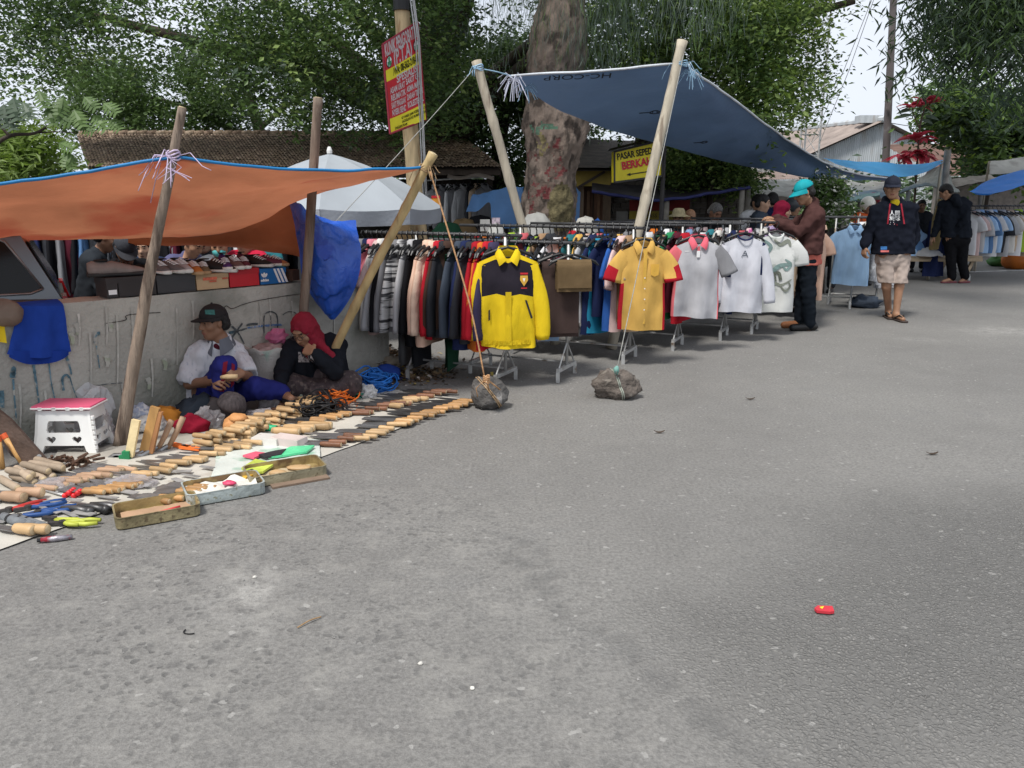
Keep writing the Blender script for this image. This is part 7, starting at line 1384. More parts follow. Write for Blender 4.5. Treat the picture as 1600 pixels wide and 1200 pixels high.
adze(226,712,243,636, 'tallest standing adze with an orange wood shaft beside the pale flat one', WAX, .05, True); adze(234,712,248,642, 'reddish shafted adze standing directly behind the tallest orange one', WAX2,.045, True)
adze(247,706,268,657, 'standing hoe with thin round brown shaft, second from the right of the tools', WPINK, .032); adze(263,704,286,652, 'standing hoe with thin round brown shaft at the right end of the tools', WPINK, .032)
# left: folded saw, red tool handles
def leaning_saw():
	a, b, c, d = P(0,638,4.25), P(-8,668,4.25), P(48,722,4.2), P(74,716,4.15); a = P(-30,615,4.3); t = thing('hand_saw', 'large dark rusty saw blade leaning beside the white stool at the left edge', 'saw', G(40,735))
	mb = MB(); mb.prism([a, b, P(20,710,4.22), P(50,724,4.18), d, P(60,700,4.18), P(20,655,4.25)], V(.01,-.03,0)); mb.build('blade', M('blade_rust', (.085,.055,.042), .7,.4,10,.3), t); mb = MB(); mb.tube([P(61,713,4.14), P(61,713,4.11)], .012,8); mb.build('rivet', STEEL, t)
leaning_saw()
for (u, v, uu, vv, lab) in ((38,727,10,685, 'orange wooden shafted tool with a red tip leaning by the saw'),(3,733,-3,690, 'orange wooden shafted tool at the extreme left edge of the goods')):
	a = G(u, v); b = P(uu, vv, a.y + .02); t = thing('chisel_shaft', lab, 'tool', a); mb = MB(); mb.tube([a, b], [.017,.017], 10); mb.build('shaft', WAX, t, True); mb = MB(); mb.tube([b, b + (b - a).normalized() * .03], [.0185,.018], 10); mb.build('tip', M('tip_red', (.6,.10,.03), .5, bump=0), t)
# folding stool with heart cut outs
def stool():
	c = G(118,700); t = thing('step_stool', 'white plastic folding step stool with pink striped top and heart shaped cut outs', 'stool', c); yaw = math.atan2(.72,.69) ; ex = V(.99,.02,0); ey = V(-.02,.99,0)
	s = 1.0; w0, w1, h_ = .15,.185,.275; d0, d1 = .085,.12; PKM = M('plastic_pink', (.62,.10,.19), .4,.06,5,0)
	def panel(org, ax, wt, wb, lean, hearts=2, name='side_panel', depthv=None):
		# a panel with window and hearts: strips between holes built as a triangulated plate
		import mathutils.geometry as mg
		outer = [(-wb, 0),(-wb * .72,0),(-wb * .62,.05),(wb * .62,.05),(wb * .72,0),(wb, 0),(wt, h_ - .02),(-wt, h_ - .02)]
		holes = [[(-wt * .62,.125),(wt * .62,.125),(wt * .66,.14),(wt * .6,.185),(wt * .55,.195),(-wt * .55,.195),(-wt * .6,.185),(-wt * .66,.14)]]
		for cx in (-wt * .5, wt * .5): holes.append([(cx + .028 * math.sin(a) ** 3,.085 + .026 * (13 * math.cos(a) - 5 * math.cos(2 * a) - 2 * math.cos(3 * a) - math.cos(4 * a)) / 16) for a in [2 * math.pi * k / 16 for k in range(16)]])
		loops = [[Vector((x, y, 0)) for x, y in l] for l in [outer] + holes]; tri = mg.tessellate_polygon(loops); flat_ = [p for l in loops for p in l]; mb = MB(); nrm = ax.cross(lean).normalized()
		def w3(p, o): return org + ax * p.x + lean * p.y + nrm * o
		for sgn, o in ((0,0),(1,-.016)):
			i = len(mb.v); mb.v += [w3(p, o) for p in flat_]
			for a_, b_, c_ in tri: mb.f.append((i + a_, i + b_, i + c_)); mb.m.append(0)
		k0 = 0; N = len(flat_)
		for l in loops:
			n = len(l)
			for k in range(n): a_ = k0 + k; b_ = k0 + (k + 1) % n; mb.f.append((a_, b_, N + b_, N + a_)); mb.m.append(0)
			k0 += n
		return mb.build(name, WHITE, t)
	up = V(0,0,1)
	panel(c - ey * d1, ex, w0, w1,(up + ey * .14).normalized()); panel(c + ey * d1,-ex, w0, w1,(up - ey * .14).normalized())
	panel(c + ex * .18, ey, d0, d1,(up - ex * .10).normalized()); panel(c - ex * .18,-ey, d0, d1,(up + ex * .10).normalized())
	mb = MB(); rt = Matrix((ex, ey, up)).transposed(); mb.box(c + up * .272,(.34,.2,.02), rt); mb.build('seat', PKM, t)
	n = 9
	for i in range(1, n, 2): mb = MB(); mb.box(c - ey * .102 + ex * (-.16 + .32 * i / (n - 1)) + up * .268,(.022,.006,.018), rt); mb.build('seat_stripe', WHITE, t)
	mb = MB(); mb.box(c + up * .27 - ex * .0,(.35,.21,.008), rt); mb.build('rim', WHITE, t)
	mb = MB()
	for i in range(7): mb.tube([c + ex * .183 - ey * .11 + up * (.03 + i * .03), c + ex * .183 - ey * .11 + up * (.048 + i * .03)], .010,8)
	mb.build('hinge', WHITE, t)
stool()
# tins
def tin(u, v, yaw, L, Wd, H, label, body, inner, items, flat=False):
	c = G(u, v); t = thing('open_tin', label, 'tin', c); t.rotation_euler = (0,0,0); ex = V(math.cos(yaw), math.sin(yaw), 0); ey = V(-ex.y, ex.x, 0); up = V(0,0,1)
	def outl(l, w_, r=.03):
		o = []
		for sx, sy, a0 in ((1,1,0),(-1,1,90),(-1,-1,180),(1,-1,270)):
			for k in range(4): a = R(a0 + 30 * k); o.append((sx * (l / 2 - r) + math.cos(a) * r, sy * (w_ / 2 - r) + math.sin(a) * r))
		return o
	A = outl(L, Wd); B = outl(L - .006, Wd - .006); C = outl(L - .012, Wd - .012); pt = lambda p, z: c + ex * p[0] + ey * p[1] + up * z; n = len(A); mb = MB(); dent = lambda k, z: .014 * math.sin(k * 1.7) * z / H
	rings = [[pt(p, .004) for p in B], [pt(p, .008) for p in A], [pt((p[0] * (1 + dent(k, H)), p[1] * (1 + dent(k, H))), H - .004) for k, p in enumerate(A)], [pt(p, H) for p in outl(L + .004, Wd + .004)], [pt(p, H) for p in C], [pt(p, .012) for p in C]]
	ring_surface(mb, rings, mf=lambda a, tt: 0 if tt < .75 else 1); i = len(mb.v) - n; mb.f.append(tuple(range(i, i + n))); mb.m.append(1); mb.build('body', [body, inner], t)
	for nm, mats, fn in items: mb = MB(); fn(mb, pt, ex, ey, c); mb.build(nm, mats, t, True)
	return t
TINB = M('tin_rusty', (.24,.20,.11), .6,.45,6,.4,30, metal=.2, spot=((.12,.09,.05), 45,.56)); TINB2 = M('tin_bluegrey', (.33,.37,.36), .5,.35,6,.3,30, metal=.2, spot=((.19,.17,.09), 40,.58)); TINB3 = M('tin_olive', (.30,.27,.18), .55,.35,6,.3,30, metal=.2, spot=((.14,.11,.06), 42,.57)); TIN = M('tin_inside', (.36,.27,.12), .5,.35,7,.15, metal=.2, spot=((.16,.10,.05), 8,.5)); CARD = M('card_brown', (.33,.21,.13), .9,.2,5,.2, spot=((.5,.42,.32), 8,.62))
yw = math.atan2(.807,.59) - .42
def card(mb, pt, ex, ey, c): mb.grid(lambda x, y: pt(((x - .5) * .30,(y - .5) * .16), .016 + .012 * abs(fbm((x * 3, y * 3,2)))), 10,6)
def paperbits(mb, pt, ex, ey, c): mb.grid(lambda x, y: pt(((x - .52) * .33,(y - .5) * .2), .026 + .04 * abs(fbm((x * 3.5, y * 3.5,7)))), 16,10)
def darkslab(mb, pt, ex, ey, c): mb.grid(lambda x, y: pt((-.02 + .16 * x, -.09 + .06 * y), .055 + .03 * x * (1 - x) - .05 * y), 6,4)
def redbit(mb, pt, ex, ey, c): mb.blob(pt((.03,.0), .055),(.035,.025,.012), 8,.3,3)
def ovals(mb, pt, ex, ey, c): mb.blob(pt((.08,.02), .030),(.07,.035,.012), 12,.05,2); mb.blob(pt((-.04,-.01), .03),(.05,.03,.015), 10,.2,3)
SANDY = M('card_sand', (.45,.36,.23), .9,.2,5,.2)
tin(246,806, yw, .36,.215,.06, 'rusty open biscuit tin lined with brown card, leftmost of the three tins', TINB, TIN, [('card_lining', CARD, card),('knife_blank', M('red_bit', (.5,.04,.05), .5), lambda mb, pt, ex, ey, c: mb.tube([pt((.0,-.04), .03), pt((.10,-.02), .034)], .006,6))])
tin(350,772, yw, .37,.225,.065, 'blue grey dented tin full of paper scraps, middle of the three tins', TINB2, TIN, [('paper_lining', PAPER, paperbits),('slate_piece', M('slate_piece', (.09,.09,.1), .6), darkslab),('red_wrapper', M('wrapper_pink', (.6,.06,.14), .4), redbit)])
tin(446,744, yw, .40,.225,.06, 'olive open tin holding flat oval wood pieces, rightmost of the three tins', TINB3, TIN, [('card_lining', SANDY, card),('oval_blank', WL_, ovals)])
c = G(475,750); mb = MB(); mb.box(c + V(-.02,-.02,.006),(.30,.10,.010), Matrix.Rotation(yw, 3, 'Z')); o = mb.build('cardboard_scrap', M('card_dark', (.20,.14,.10), .9)); tag(o, 'flat brown cardboard scrap lying under the rightmost tin', 'cardboard')
# small goods
def box_thing(name, label, cat, u, v, size, yaw, mat, z=.012, group=None, extra=None):
	c = G(u, v); t = thing(name, label, cat, c, group); mb = MB(); rt = Matrix.Rotation(yaw, 3, 'Z'); mb.box(c + V(0,0, z + size[2] / 2), size, rt, taper=.98); mb.build('body', mat, t); mb = MB(); mb.box(c + V(0,0, z + size[2] + .001),(size[0] * .9, size[1] * .9,.002), rt); mb.build('lid', extra or mat, t); return t
BXW = M('box_white', (.62,.60,.56), .5,.08,8,.03, spot=((.45,.40,.38), 16,.62)); BXP = M('box_palepink', (.55,.47,.44), .5,.1,8,.03)
box_thing('carton', 'pale box with grid print, left of the two small cartons on the sheet', 'box', 420,697,(.17,.11,.05), yw - .75, BXW); box_thing('carton', 'pinkish pale box, right of the two small cartons on the sheet', 'box', 452,699,(.2,.1,.055), yw - .9, BXP)
def cutter(u, v, yaw, label, col, g=None):
	c = G(u, v); t = thing('box_cutter', label, 'cutter', c, g); e = V(math.cos(yaw), math.sin(yaw), 0); mb = MB(); mb.beam(c + V(0,0,.025) - e * .07, c + V(0,0,.025) + e * .07,.03,.018); mb.build('body', col, t); mb = MB(); mb.beam(c + V(0,0,.026) + e * .07, c + V(0,0,.026) + e * .11,.016,.002); mb.box(c + e * .02 + V(0,0,.036),(.02,.01,.008)); mb.build('blade', BLADEL, t)
ORP = M('plastic_orange', (.72,.16,.03), .4,.08,6,0)
cutter(284,703,-.5, 'left orange plastic box cutter beside the hammers', ORP); cutter(298,706,-.3, 'right orange plastic box cutter beside the hammers', ORP); cutter(447,681,-.3, 'small orange clip beside the pale box', ORP)
c = G(424,676); t = thing('green_tube', 'short green plastic tube with black open end on the sheet', 'tube', c); mb = MB(); e = V(.95,-.3,0); mb.tube([c + V(0,0,.03) - e * .05, c + V(0,0,.03) + e * .04], [.02,.022], 12); mb.build('body', M('plastic_green', (.02,.45,.20), .4, bump=0), t, True); mb = MB(); mb.tube([c + V(0,0,.03) + e * .039, c + V(0,0,.03) + e * .0425], .017,12); mb.build('hole', INK, t)
q = random.Random(71); SPOTS = [(60,790),(95,792),(130,790),(160,782),(185,785),(215,778),(75,803),(180,798),(232,768),(262,770),(290,762),(312,752),(10,822),(120,815),(148,812),(70,838),(95,808),(335,738),(255,752),(300,742)]
for i, (u, v) in enumerate(SPOTS):
	o = bpy.data.objects.new('scraper_blade', blade_mesh('sc', M('blade_dull', (.30,.295,.285), .5,.3,14,.1, metal=.25), q.choice((.09,.12)), q.choice((.022,.034)), 1)); COL.objects.link(o); p = G(u, v); o.location = (p.x, p.y, .006 + .002 * (i % 3)); o.rotation_euler = (q.uniform(-.1,.1), 0,-.3 + q.uniform(-.5,.5)); tag(o, 'loose flat steel blade lying on the sheet between the handles and the tins', 'blade', 'loose steel blades on the sheet')
# red rubber caps in a bunch
c = G(115,778); t = thing('rubber_caps', 'tight bunch of shiny red rubber caps on grey rods', 'caps', c); rd_ = M('rubber_red', (.6,.02,.025), .35, bump=0)
for i in range(11): mb = MB(); p = c + V((i % 4) * .022 - .03,(i // 4) * .022 - .02,.02 + .014 * (i % 2)); mb.blob(p, .014,8,.02); mb.build('cap', rd_, t, True)
mb = MB()
for i in range(6): p = c + V(-.03 - .0,-.02 + i * .012,.02); mb.tube([p, p + V(-.13,.07 + .01 * i, -.002)], .006,6)
stuff(mb.build('rods', STEEL, t, True))
# blue pliers and red ones at the left
def plier(u, v, yaw, label, col, g=None):
	c = G(u, v); t = thing('pliers', label, 'pliers', c, g); e = V(math.cos(yaw), math.sin(yaw), 0); s = V(-e.y, e.x, 0); up = V(0,0,.022)
	for sd in (-1,1): mb = MB(); mb.tube([c + up, c + up + e * .05 + s * .012 * sd, c + up + e * .11 + s * .026 * sd, c + up + e * .16 + s * .018 * sd], [.008,.010,.011,.009], 8); mb.build('grip_arm', col, t, True)
	mb = MB(); mb.beam(c + up, c + up - e * .06,.022,.014); mb.tube([c + up - V(0,0,.011), c + up + V(0,0,.011)], .016,10); mb.build('jaws', BLADE, t)
PB_ = M('grip_blue', (.016,.06,.20), .5, bump=0); PR_ = M('grip_red', (.42,.03,.025), .5, bump=0); PY_ = M('grip_yellow', (.42,.46,.06), .5, bump=0)
plier(45,800,.6, 'blue gripped pliers lying highest among the pliers at left', PB_); plier(60,808,.5, 'second blue gripped pliers just below the highest pair', PB_); plier(30,814,.55, 'lowest pair of blue gripped pliers near the grey rolls', PB_); plier(15,803,.7, 'red gripped pliers at the left edge of the sheet', PR_); plier(85,818,-.3, 'black and neon yellow gripped pliers', PY_); plier(98,824,.1, 'neon yellow gripped cutters nearest the sheet edge', PY_)
for i, (u, v) in enumerate(((25,824),(40,826),(52,828))):
	c = G(u, v); t = thing('grey_roll', ('grey fabric roll, uppermost of three beside the pliers', 'grey fabric roll in the middle of three beside the pliers', 'grey fabric roll, lowest of three beside the pliers')[i], 'roll', c); mb = MB(); mb.tube([c + V(-.09,.06,.026), c + V(.07,-.03,.026)], .022,12); mb.build('roll_body', M('roll_grey', (.16,.17,.18), .8,.15,20,.3), t, True); mb = MB(); mb.tube([c + V(-.05,.0375,.026), c + V(-.035,.0285,.026)], .0228,12); mb.build('band', BLACKP, t)
for i, (u, v, k) in enumerate(((120,803,0),(145,800,1),(165,797,2))):
	c = G(u, v); o = MB(); o.tube([c + V(-.08,.02,.025), c + V(0,0,.03), c + V(.08,-.03,.022)], [.008,.014,.02], 8); o.blob(c + V(.08,-.03,.024), .022,8,.1, i); x = o.build('pipe_wrench', BLADE, None, True); tag(x, ('dark metal wrench left of the rusty tin', 'dark metal wrench in the middle of three left of the rusty tin', 'dark metal wrench touching the rusty tin')[k], 'wrench')
# dark nails and hooks heap
c = G(108,733); q = random.Random(3); mb = MB()
for i in range(60): p = c + V(q.uniform(-.13,.13), q.uniform(-.07,.07), q.uniform(.01,.06)); mb.tube([p, p + V(q.uniform(-.05,.05), q.uniform(-.05,.05), q.uniform(-.01,.02))], .008,5)
o = mb.build('rusty_hooks', M('rust_heap', (.10,.055,.035), .6,.5,20,.2, metal=.4)); stuff(o); o['label'] = 'heap of small rusty brown hooks before the white stool'; o['category'] = 'hooks'
# bags, bottle, sack
BAG = M('clear_bag', (.62,.60,.62), .2,.1,8,.6,14, trans=.3, alpha=.42, spec=.7, perobj=0); WBAG = M('white_bag', (.62,.62,.62), .35,.08,6,.6,12, trans=.3, perobj=0)
def bag(u, v, r, label, mat, seed, z=0):
	c = G(u, v); mb = MB(); n = 20; mb.blob(c + V(0,0, r[2] * .75 + z), r, 22,.45, seed, freq=2.6, flat=-r[2] * .72); o = mb.build('plastic_bag', mat, None, False); tag(o, label, 'plastic bag'); return o
bag(425,640,(.10,.08,.09), 'crumpled clear plastic bag under the hand of the woman in red', BAG, 3); bag(410,660,(.11,.08,.05), 'flat clear plastic bag on the pale wooden handles', BAG, 4); bag(330,668,(.09,.07,.08), 'crumpled silvery clear bag beside the red cloth', BAG, 6); bag(150,670,(.12,.1,.17), 'white carrier bag standing behind the white stool', WBAG, 7); bag(150,692,(.10,.08,.13), 'clear carrier bag to the right of the white stool', BAG, 8); bag(205,762,(.12,.08,.035), 'thin clear bag with a red label on the knives', BAG, 9); bag(85,765,(.10,.07,.03), 'thin clear bag over the pinkish knife handles', BAG, 12); bag(575,622,(.07,.05,.06), 'dirty white crumpled bag by the leaf litter', WBAG, 11)
mb = MB(); mb.grid(lambda x, y: lerp(lerp(P(95,648,4.8), P(128,640,4.85), x), P(97,613,4.9), y ** .9) + V(0,.03 * math.sin(x * 5), .02 * math.sin(x * 3) * (1 - y)), 8,8); o = mb.build('white_bag_corner', WBAG, None, True); tag(o, 'pointed white plastic sheet corner sticking up behind the stool', 'plastic bag')
bag(178,655,(.10,.06,.09), 'dusty red plastic bag beside the leaning wooden pole', M('bag_red', (.34,.06,.09), .5,.15,6,.5,12, trans=.15, perobj=0), 13,.08)
def bottle():
	c = G(471,632); t = thing('drink_bottle', 'small milky drink bottle with an orange cap beside the bamboo pole foot', 'bottle', c); mb = MB(); mb.lathe([(.024,0),(.028,.01),(.028,.05),(.024,.07),(.028,.09),(.026,.115),(.016,.132)], c, 14); mb.build('body', M('bottle_milky', (.55,.55,.45), .25, bump=0, trans=.3), t, True); mb = MB(); mb.lathe([(.0185,.131),(.0185,.158),(.016,.161)], c, 14); mb.build('cap', M('cap_orange', (.75,.28,.02), .4, bump=0), t, True); mb = MB(); mb.lathe([(.0287,.055),(.0258,.068),(.0287,.085)], c, 14, cap=False); mb.build('wrapper', M('label_green', (.35,.42,.25), .5, spot=((.6,.6,.55), 40,.5)), t)
bottle()
def sack():
	c = G(424,621); t = thing('woven_sack', 'stuffed white woven sack with pale green print behind the woman', 'sack', c); SKM = M('sack_weave', (.50,.47,.44), .85,.12,5,.35,90, spot=((.24,.42,.34), 4.5,.60)); mb = MB(); N = 26
	prof = [(.14,0),(.165,.06),(.155,.16),(.14,.26),(.15,.34),(.17,.38),(.16,.385),(.12,.36)]
	rings = [[c + V(math.cos(2 * math.pi * k / N) * r * 1.05 * (1 + .09 * fbm((k * .6, z * 6,1))), math.sin(2 * math.pi * k / N) * r * .8 * (1 + .09 * fbm((k * .6, z * 6,2))), z + (.03 * fbm((k * .5, z, 3)) if z > .1 else 0)) for k in range(N)] for r, z in prof]; ring_surface(mb, rings); mb.build('sack_body', SKM, t, True); mb = MB(); mb.blob(c + V(0,0,.36),(.12,.10,.05), 16,.4,5); mb.build('contents', M('sack_rags', (.42,.30,.29), .9,.3,18,.5), t, True)
	x = MB(); x.blob(c + V(.06,.04,.45),(.075,.05,.06), 16,.5,9); o = x.build('pink_bag', M('bag_pink', (.55,.15,.28), .4,.15,6,.5,12, trans=.2)); tag(o, 'knotted pink plastic bag on top of the woven sack', 'plastic bag')
sack()
def heap(u, v, r, label, mat, seed, name='cloth_heap', cat='cloth', rough=.4, z=0):
	c = G(u, v); mb = MB(); mb.blob(c + V(0,0, r[2] * .6 + z), r, 22, rough, seed, freq=2.2, flat=-r[2] * .58); o = mb.build(name, mat, None, True); return tag(o, label, cat)
heap(352,662,(.14,.10,.11), 'dark grey brown jacket heaped by the feet of the man in white', cloth('coat_dark', (.045,.04,.042), bump=.3, bscale=25), 3); heap(308,660,(.13,.10,.11), 'dark slate cloth heaped between the man and the red cloth', cloth('cloth_dark_slate', (.022,.028,.038), bump=.3, bscale=25), 5); heap(300,675,(.10,.07,.07), 'crumpled crimson cloth beside the silvery bag', cloth('cloth_crimson', (.28,.015,.035), bump=.3, bscale=25), 6); heap(262,664,(.12,.08,.08), 'crumpled burnt orange cloth behind the upright hoes', cloth('cloth_burnt', (.42,.17,.03), bump=.3, bscale=25), 8); heap(235,672,(.11,.08,.06), 'newspaper bundle behind the upright adzes', M('newspaper', (.52,.51,.49), .8,.2,12,.3, spot=((.2,.22,.26), 30,.54)), 9, 'newspaper_bundle', 'newspaper'); heap(220,664,(.09,.07,.09), 'blue and white checked rag beside the leaning wooden pole', M('rag_check', (.30,.34,.42), .9,.2,20,.3, spot=((.55,.55,.55), 25,.5)), 10)
def knitted_hat():
	c = G(364,664); mb = MB(); rt = Matrix.Rotation(R(25), 3, 'Y'); mb.lathe([(.085,0),(.093,.02),(.088,.055),(.065,.09),(.03,.105),(.0,.108)], c + V(0,-.02,.12), 20, rot=rt); o = mb.build('bucket_hat', M('hat_plaid', (.06,.05,.052), .9,.4,50,.5,90, stretch=(1,1,.1)), None, True); tag(o, 'dark plaid hat resting on the heaped jacket', 'hat')
knitted_hat()
c = G(370,676); mb = MB(); mb.blob(c + V(0,0,.05),(.085,.06,.06), 18,.25,4, flat=-.045); mb.blob(c + V(.02,-.01,.10),(.06,.05,.03), 14,.3,8); o = mb.build('leather_pouch', M('leather_tan', (.50,.24,.09), .6,.15,10,.3), None, True); tag(o, 'tan leather pouch beside the pale wooden handles', 'pouch')
# coils of cord
def coil(u, v, r, n, col, label, seed, name='cord_coil', th=.006, tall=.07):
	c = G(u, v); q = random.Random(seed); mb = MB()
	for k in range(n):
		R_ = r * q.uniform(.35,1.0); o = V(q.uniform(-r, r) * .5, q.uniform(-r, r) * .35, q.uniform(.008, tall)); tl = V(q.uniform(-.5,.5), q.uniform(-.5,.5), 1).normalized(); a = tl.cross(V(1,0,0)).normalized(); b = tl.cross(a); ph = q.random() * 6
		pts = [c + o + (a * math.cos(ph + 2 * math.pi * i / 18 * .93) * R_ * (1 + .18 * math.sin(i * 1.3 + k)) + b * math.sin(ph + 2 * math.pi * i / 18 * .93) * R_ * .75) for i in range(19)]
		for p in pts: p.z = max(p.z, th)
		mb.tube(pts, th, 5)
	o = mb.build(name, col, None, True); return tag(o, label, 'cord')
coil(500,648,.17,40, M('cord_black', (.013,.013,.014), .5, bump=0), 'tangled black cord coil at the foot of the yellow bamboo pole', 1, tall=.08); coil(524,632,.15,34, M('cord_orange', (.72,.16,.02), .5, bump=0), 'tangled bright orange cord coil beside the black one', 2, th=.0055, tall=.09); coil(550,622,.09,20, M('cord_green', (.03,.22,.15), .5, bump=0), 'small dark green cord coil between the orange and blue cords', 3); coil(558,612,.10,20, M('cord_white', (.55,.50,.50), .6, bump=0), 'pale pinkish white cord coil in front of the blue rope', 4); coil(585,610,.17,42, M('cord_blue', (.015,.14,.48), .5, bump=0), 'large bright blue rope coil at the far end of the sheet', 5, th=.007, tall=.10)
heap(540,610,(.06,.05,.05), 'small white cloth bundle above the orange cord', cloth('cloth_pale', (.5,.48,.5), bump=.3, bscale=25), 21, rough=.3)
def blue_cap():
	c = G(605,592); mb = MB(); mb.blob(c + V(0,0,.05),(.11,.09,.075), 20,.12,3, flat=-.045); t = mb.build('baseball_cap', cloth('cap_blue_royal', (.02,.05,.24)), None, True); tag(t, 'royal blue cap lying on the leaf litter by the blue rope', 'cap'); b = MB(); b.grid(lambda x, y: c + V(.05 + .13 * y * math.cos((x - .5) * 2), -.04 + .12 * (x - .5) * (1.1 - y * .3), .03 - .02 * y), 10,4); b.build('brim', cloth('cap_blue_dark', (.015,.025,.10)), t, True)
blue_cap()
# leaf litter and rubbish heap against the wall's end
def litter():
	q = np.random.default_rng(12); n = 2600; c = [G(585,575), G(610,590), G(560,590), G(640,585), G(600,560)]; v = []; f = []; mi = []
	for i in range(n):
		b = c[q.integers(0,5)]; p = np.array([b.x, b.y, 0]) + q.normal(0,1,3) * [.22,.14,0]; hgt = max(0,.26 * math.exp(-(((p[0] - c[0].x) / .3) ** 2 + ((p[1] - c[0].y - .05) / .22) ** 2))); p[2] = .006 + hgt * q.random() ** .5; a = q.random() * 6.28; L = q.uniform(.02,.06); d = np.array([math.cos(a), math.sin(a), q.normal(0,.3)]) * L; s = np.array([-math.sin(a), math.cos(a), q.normal(0,.4)]) * L * .35; k = len(v); v += [p, p + d * .5 + s, p + d, p + d * .5 - s]; f.append((k, k + 1, k + 2, k + 3)); mi.append(int(q.choice(5, p=[.38,.3,.2,.07,.05])))
	mats = [M('litter_brown', (.11,.07,.04), .9), M('litter_tan', (.23,.16,.09), .9), M('litter_dark', (.04,.03,.02), .9), M('litter_paper', (.55,.50,.45), .8), M('litter_yellow', (.50,.38,.10), .8)]
	o = npmesh('leaf_litter', np.array(v), np.array(f), mats, mi, loc=tuple(c[0])); stuff(o); o['label'] = 'heap of dry brown leaves and scraps by the wall end'; o['category'] = 'leaf litter'
	for (u, v_, r, lab, m) in ((560,568,(.07,.05,.05), 'scrap of red cloth in the leaf litter', cm('red')),(585,572,(.05,.04,.03), 'scrap of yellow paper in the leaf litter', cm('yellow')),(610,565,(.08,.06,.05), 'scrap of tan cardboard in the leaf litter', CARD),(600,556,(.07,.05,.05), 'torn white paper cup on the leaf heap', PAPER),(612,580,(.09,.06,.06), 'crumpled beige bag in the leaf litter', M('bag_beige', (.42,.36,.28), .6,.2,8,.4, trans=.2))): heap(u, v_, r, lab, m, u, 'scrap', 'rubbish', .5,.04)
litter()
# stones that anchor the ropes
def stone(u, v, r, label, mat, seed, flat, rough=.3, rmat=None, band=None):
	c = G(u, v); mb = MB(); mb.blob(c + V(0,0, flat), r, 34, rough, seed, freq=1.5, flat=-flat)
	for i, p in enumerate(mb.v): d = (p - c); mb.v[i] = p + d.normalized() * (.018 * fbm(p, 9,4) + .010 * abs(fbm(p, 24,2))) if p.z > .01 else p
	t = mb.build('anchor_stone', mat, None, True); tag(t, label, 'stone')
	m2 = MB()
	for k in range(2):
		pts = []
		bpy.context.view_layer.update()
		for i in range(25):
			a = 2 * math.pi * i / 24; n = Vector(band).normalized(); e1 = n.cross(V(0,.2,1)).normalized(); e2 = n.cross(e1); d = e1 * math.cos(a) + e2 * math.sin(a); ce = c + V(0,0, flat * .9) + n * (.012 * k); hit, l, nn, _ = t.ray_cast(t.matrix_world.inverted() @ (ce + d * .6), -d); p = (t.matrix_world @ l + d * .006) if hit else ce + d * r[0]; p.z = max(p.z, .004); pts.append(p)
		m2.tube(pts, .004,5)
	m2.build('rope_wrap', rmat, t, True); return t
stone(765,637,(.125,.10,.115), 'rounded black and grey boulder tied with brown rope at the sheet corner', M('stone_mottled', (.10,.095,.09), .9,.5,12,.9,40, spot=((.33,.31,.29), 9,.56)), 4,.10,.28, TWINE, (.7,.25,.5))
stone(961,620,(.175,.12,.115), 'angular dark brown grey rock tied with pale cord on the asphalt', M('stone_brown', (.125,.105,.09), .95,.4,10,1.0,45, spot=((.2,.175,.15), 14,.55)), 11,.085,.42, M('cord_pale', (.30,.33,.28), .8),(1,.2,.25))
c = P(760,592,5.2); mb = MB()
for k in range(4): mb.tube([c + V(math.cos(a) * .02, math.sin(a) * .02,-.02 + .012 * k + .008 * math.sin(a * 2)) for a in [2 * math.pi * i / 10 for i in range(11)]], .006,5)
mb.tube([c, c + V(-.07,-.02,-.06), c + V(-.06,-.02,-.12)], .004,5); mb.tube([c, G(765,642) + V(0,-.06,.16)], .006,5); mb.tube([c, G(768,642) + V(.06,-.03,.16)], .006,5)
o = mb.build('rope_knot', M('rope_orange', (0,0,0)), None, True); tag(o, 'thick brown rope knot above the mottled boulder', 'knot')
mb = MB(); c = P(963,578,5.62); mb.tube([c + V(0,0,.02), c + V(.01,0,-.03), G(962,620) + V(0,0,.19)], .006,5); mb.blob(c, (.022,.02,.03), 8,.5,2); o = mb.build('rope_knot', M('cord_turq', (.16,.32,.28), .8), None, True); tag(o, 'turquoise cord knot above the angular brown rock', 'knot')
# litter on the road
def flat_bit(uvs, label, mat, cat, name, z=.008, th=.006):
	mb = MB(); mb.prism([G(*a) + V(0,0, z) for a in uvs], V(0,0, th)); o = mb.build(name, mat); return tag(o, label, cat)
o = flat_bit([(1272,956),(1277,952),(1300,953),(1303,961),(1296,962),(1276,960)], 'small bright red folded wrapper lying on the dark asphalt', M('wrapper_red', (.50,.035,.05), .5,.05,20,0), 'wrapper', 'candy_wrapper', .006,.010); mb = MB(); mb.prism([G(1280,955) + V(0,0,.0165), G(1287,954) + V(0,0,.0165), G(1284,958) + V(0,0,.0165)], V(0,0,.001)); mb.build('printed_mark', YELP, o)
c = G(90,846); t = thing('pocket_knife', 'silver and red pocket knife lying on the asphalt below the sheet', 'knife', c); mb = MB(); mb.tube([c + V(-.06,-.015,.014), c + V(0,.0,.014), c + V(.055,.02,.014)], [.012,.014,.010], 8); mb.build('body', M('knife_silver', (.35,.33,.36), .35,.3,30,.1, metal=.5, spot=((.4,.04,.06), 22,.58)), t, True); mb = MB(); mb.tube([c + V(-.075,-.02,.014), c + V(-.06,-.015,.014)], .009,8); mb.build('end_cap', BLACKP, t)
rope('twig', [G(465,983) + V(0,0,.006), G(485,973) + V(0,0,.010), G(502,966) + V(0,0,.006)], .0025, M('twig_tan', (.35,.22,.11), .9), label='thin tan twig lying on the asphalt in the foreground', cat='twig')
